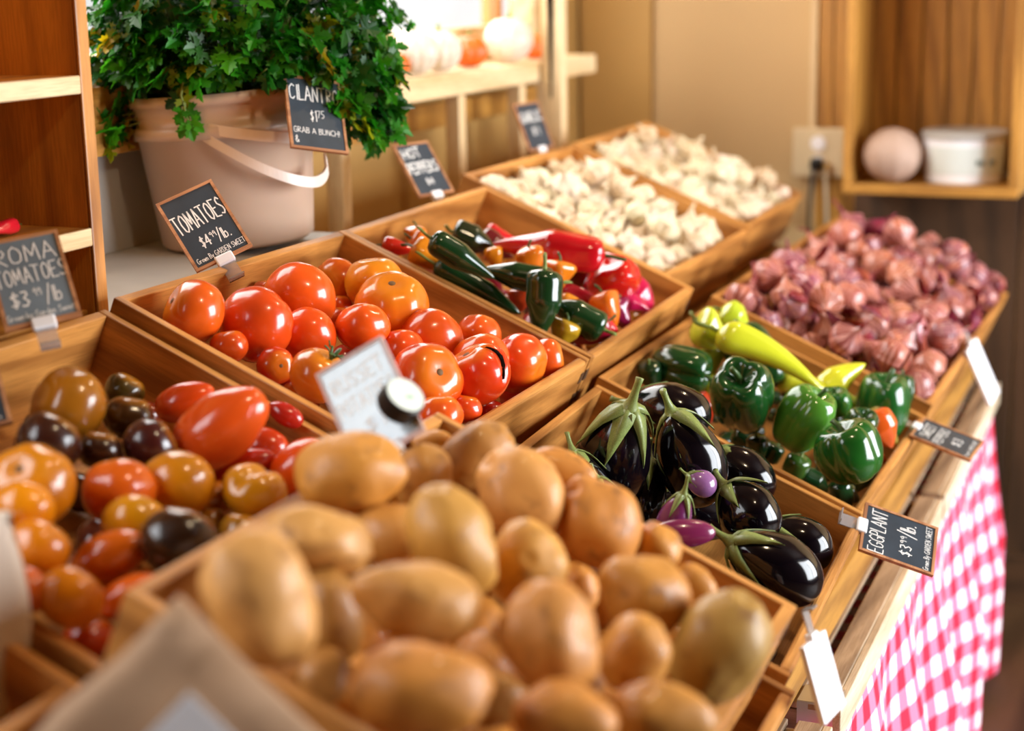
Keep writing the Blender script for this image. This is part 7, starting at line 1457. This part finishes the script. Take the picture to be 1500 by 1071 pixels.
sign('eggplant','chalkboard sign reading EGGPLANT clipped to the aisle rail',[('EGGPLANT',0,.29,.2,.86,.0,.08),('$3',-.2,-.1,.15,.2,0,.11),('99',.0,-.06,.08,.14,0,.13),('/lb.',.22,-.1,.2,.24,0,.09),(gs,0,-.385,.075,.88,0,.11)],clip='top')
sign('sweet','chalkboard sign reading SWEET PEPPERS leaning out from the bell pepper crate',[('SWEET',0,.31,.15,.6,.0,.13),('PEPPERS',0,.09,.14,.7,.0,.12),('$3',0,-.17,.15,.3,0,.12),(gs,0,-.4,.06,.8,0,.1)],clip='top')
sign('shallot','white-faced sign seen edge-on at the shallot crate rail',[],board_mat='paper',frame_mat='paper',clip='top')
sign('potato','blank white card sign clipped to the aisle rail nearest the potato crate',[],board_mat='paper',frame_mat='paper',clip='top')
sign('edge','chalkboard sign inside the roma crate, only its corner showing',[('GROWN',0,-.1,.15,.8,0,.12),('LOCAL',0,-.36,.12,.8,0,.12)])
# round tin stuck on the glare-toned sign
S=SIGNS['glary']; A=Matrix(((S[3],S[4],S[5]),(S[6],S[7],S[8]),(S[9],S[10],S[11])))
t=thing('round_tin','small round black tin with a pale label stuck on the glare-toned sign','tin',Matrix.Translation(Vector(EXTRA['tin'])+A.col[2]*.006)@A.to_4x4()@Matrix.Rotation(.95,4,'Y'))
link('tin_body',mesh_from(lathe_bm([(.0,-.008),(.0195,-.008),(.0205,-.006),(.0205,.009),(.019,.0105),(0,.0105)],40),'tin_body'),t,MW['black'])
o=link('paper_label',mesh_from(lathe_bm([(.0,.0106),(.0185,.0106),(.0185,.0112),(0,.0112)],40),'paper_label'),t,plain('mint_label','e0ece4',.5)); o['label']='round pale green label'
o=link('printed_mark',mesh_from(box_bm(.008,.004,.0004),'printed_mark'),t,plain('green_print','a8c8b0',.6)); o.location=(.003,-.003,.0114)
# ------------------------------------------------------------------ paper bags
def bag(name,label,M,w,h,d,mat,seed,lab=False):
    bm=bmesh.new(); nx,nz=10,14; rnd=random.Random(seed); t=thing(name,label,'bag',M)
    ring=[]
    per=[]
    for i in range(nx): per.append((-w/2+w*i/nx,-d/2))
    for i in range(5): per.append((w/2-(0.0),-d/2+d*i/5))
    for i in range(nx): per.append((w/2-w*i/nx,d/2))
    for i in range(5): per.append((-w/2,d/2-d*i/5))
    rows=[]
    for k in range(nz+1):
        s=k/nz; sq=1-.75*max(0,(s-.55)/.45)
        r=[]
        for (x,y) in per:
            q=Vector((x*(1+.03*math.sin(s*7+seed) if lab else .74+.42*math.sin(PI*min(1,s*1.05)*.8)),y*sq,s*h)); c=noise.noise(Vector((x*22,y*30+seed,s*h*20)))*.010+noise.noise(Vector((x*60,y*60+seed,s*h*60)))*.002
            q.y+=c*(1.2 if y<0 else -1.2); q.x+=c*.8; r.append(bm.verts.new(q))
        rows.append(r)
    n=len(per)
    for a,b in zip(rows,rows[1:]):
        for i in range(n): bm.faces.new((a[i],a[(i+1)%n],b[(i+1)%n],b[i]))
    bm.faces.new(rows[0][::-1]); bm.faces.new(rows[-1])
    bmesh.ops.recalc_face_normals(bm,faces=bm.faces[:])
    o=link('paper_body',mesh_from(bm,'paper_body',True),t,mat)
    if lab:
        l=link('paper_label',mesh_from(box_bm(.09,.0012,.10),'paper_label'),t,MW['paper']); l.location=(.004,-d/2-.0075,.253); l['label']='blank white label'
    return t
B=EXTRA.get('bagM')
if B: bag('paper_bag','crumpled brown paper bag with a blank white label, nearest the camera',Matrix([B[0:4],B[4:8],B[8:12],(0,0,0,1)]),B[12],B[13],.05,MW['kraft'],3,True)
bag('paper_sack','pale paper sack in the near crate, only its side in view by the roma tomatoes',Matrix.Translation(EXTRA['sack'])@Matrix.Rotation(.19,4,cam_axes()[2])@Matrix.Rotation(-.1,4,'Z'),.115,EXTRA['sackh'],.06,MW['sack'],8)
# ------------------------------------------------------------------ camera, light
rt,up,fw=cam_axes()
cd=bpy.data.cameras.new('camera'); cam=bpy.data.objects.new('camera',cd); COL.objects.link(cam); SC.camera=cam
cam.matrix_world=Matrix(((rt.x,up.x,-fw.x,0),(rt.y,up.y,-fw.y,0),(rt.z,up.z,-fw.z,1.5),(0,0,0,1)))
cd.sensor_width=36; cd.lens=2400/1500*36; cd.clip_start=.05
cd.dof.use_dof=True; cd.dof.focus_distance=2.0; cd.dof.aperture_fstop=2.6
def area(name,loc,look,sx,sy,power,col):
    l=bpy.data.lights.new(name,'AREA'); l.shape='RECTANGLE'; l.size=sx; l.size_y=sy; l.energy=power; l.color=col
    o=bpy.data.objects.new(name,l); COL.objects.link(o); o.location=loc
    o.rotation_euler=(Vector(look)-Vector(loc)).to_track_quat('-Z','Y').to_euler(); return o
area('daylight_aisle_window',(2.6,-2.54,1.35),(2.4,0,1.0),2.1,1.8,LP_A,(.9,.95,1.))
area('daylight_near_window',(0,1.60,1.98),(.1,.5,1.45),1.75,1.12,LP_N,(.92,.96,1.))
area('daylight_bench_window',(2.66,1.60,1.9),(2.66,.4,1.3),2.1,1.0,LP_W,(1.,.97,.93))
def lamp(loc,power,r=.045):
    l=bpy.data.lights.new('ceiling_lamp','POINT'); l.energy=power; l.color=(1.,.78,.5); l.shadow_soft_size=r
    o=bpy.data.objects.new('ceiling_lamp',l); COL.objects.link(o); o.location=loc
for loc in((1.3,.15,2.3),(2.7,.25,2.3)): lamp(loc,LP_C)
w=bpy.data.worlds.new('world'); SC.world=w; w.use_nodes=True; bg=w.node_tree.nodes['Background']; bg.inputs[0].default_value=(.95,.97,1.,1); bg.inputs[1].default_value=WORLD
SC.view_settings.view_transform='Standard'; SC.view_settings.look='None'; SC.view_settings.gamma=1; SC.view_settings.use_curve_mapping=False; SC.view_settings.exposure=EXPO
SC.cycles.use_denoising=True; SC.cycles.max_bounces=7; SC.cycles.diffuse_bounces=4; SC.cycles.glossy_bounces=3; SC.cycles.transparent_max_bounces=8; SC.cycles.sample_clamp_indirect=6; SC.cycles.caustics_reflective=False; SC.cycles.caustics_refractive=False
SC.cycles.use_adaptive_sampling=True; SC.cycles.adaptive_threshold=.02
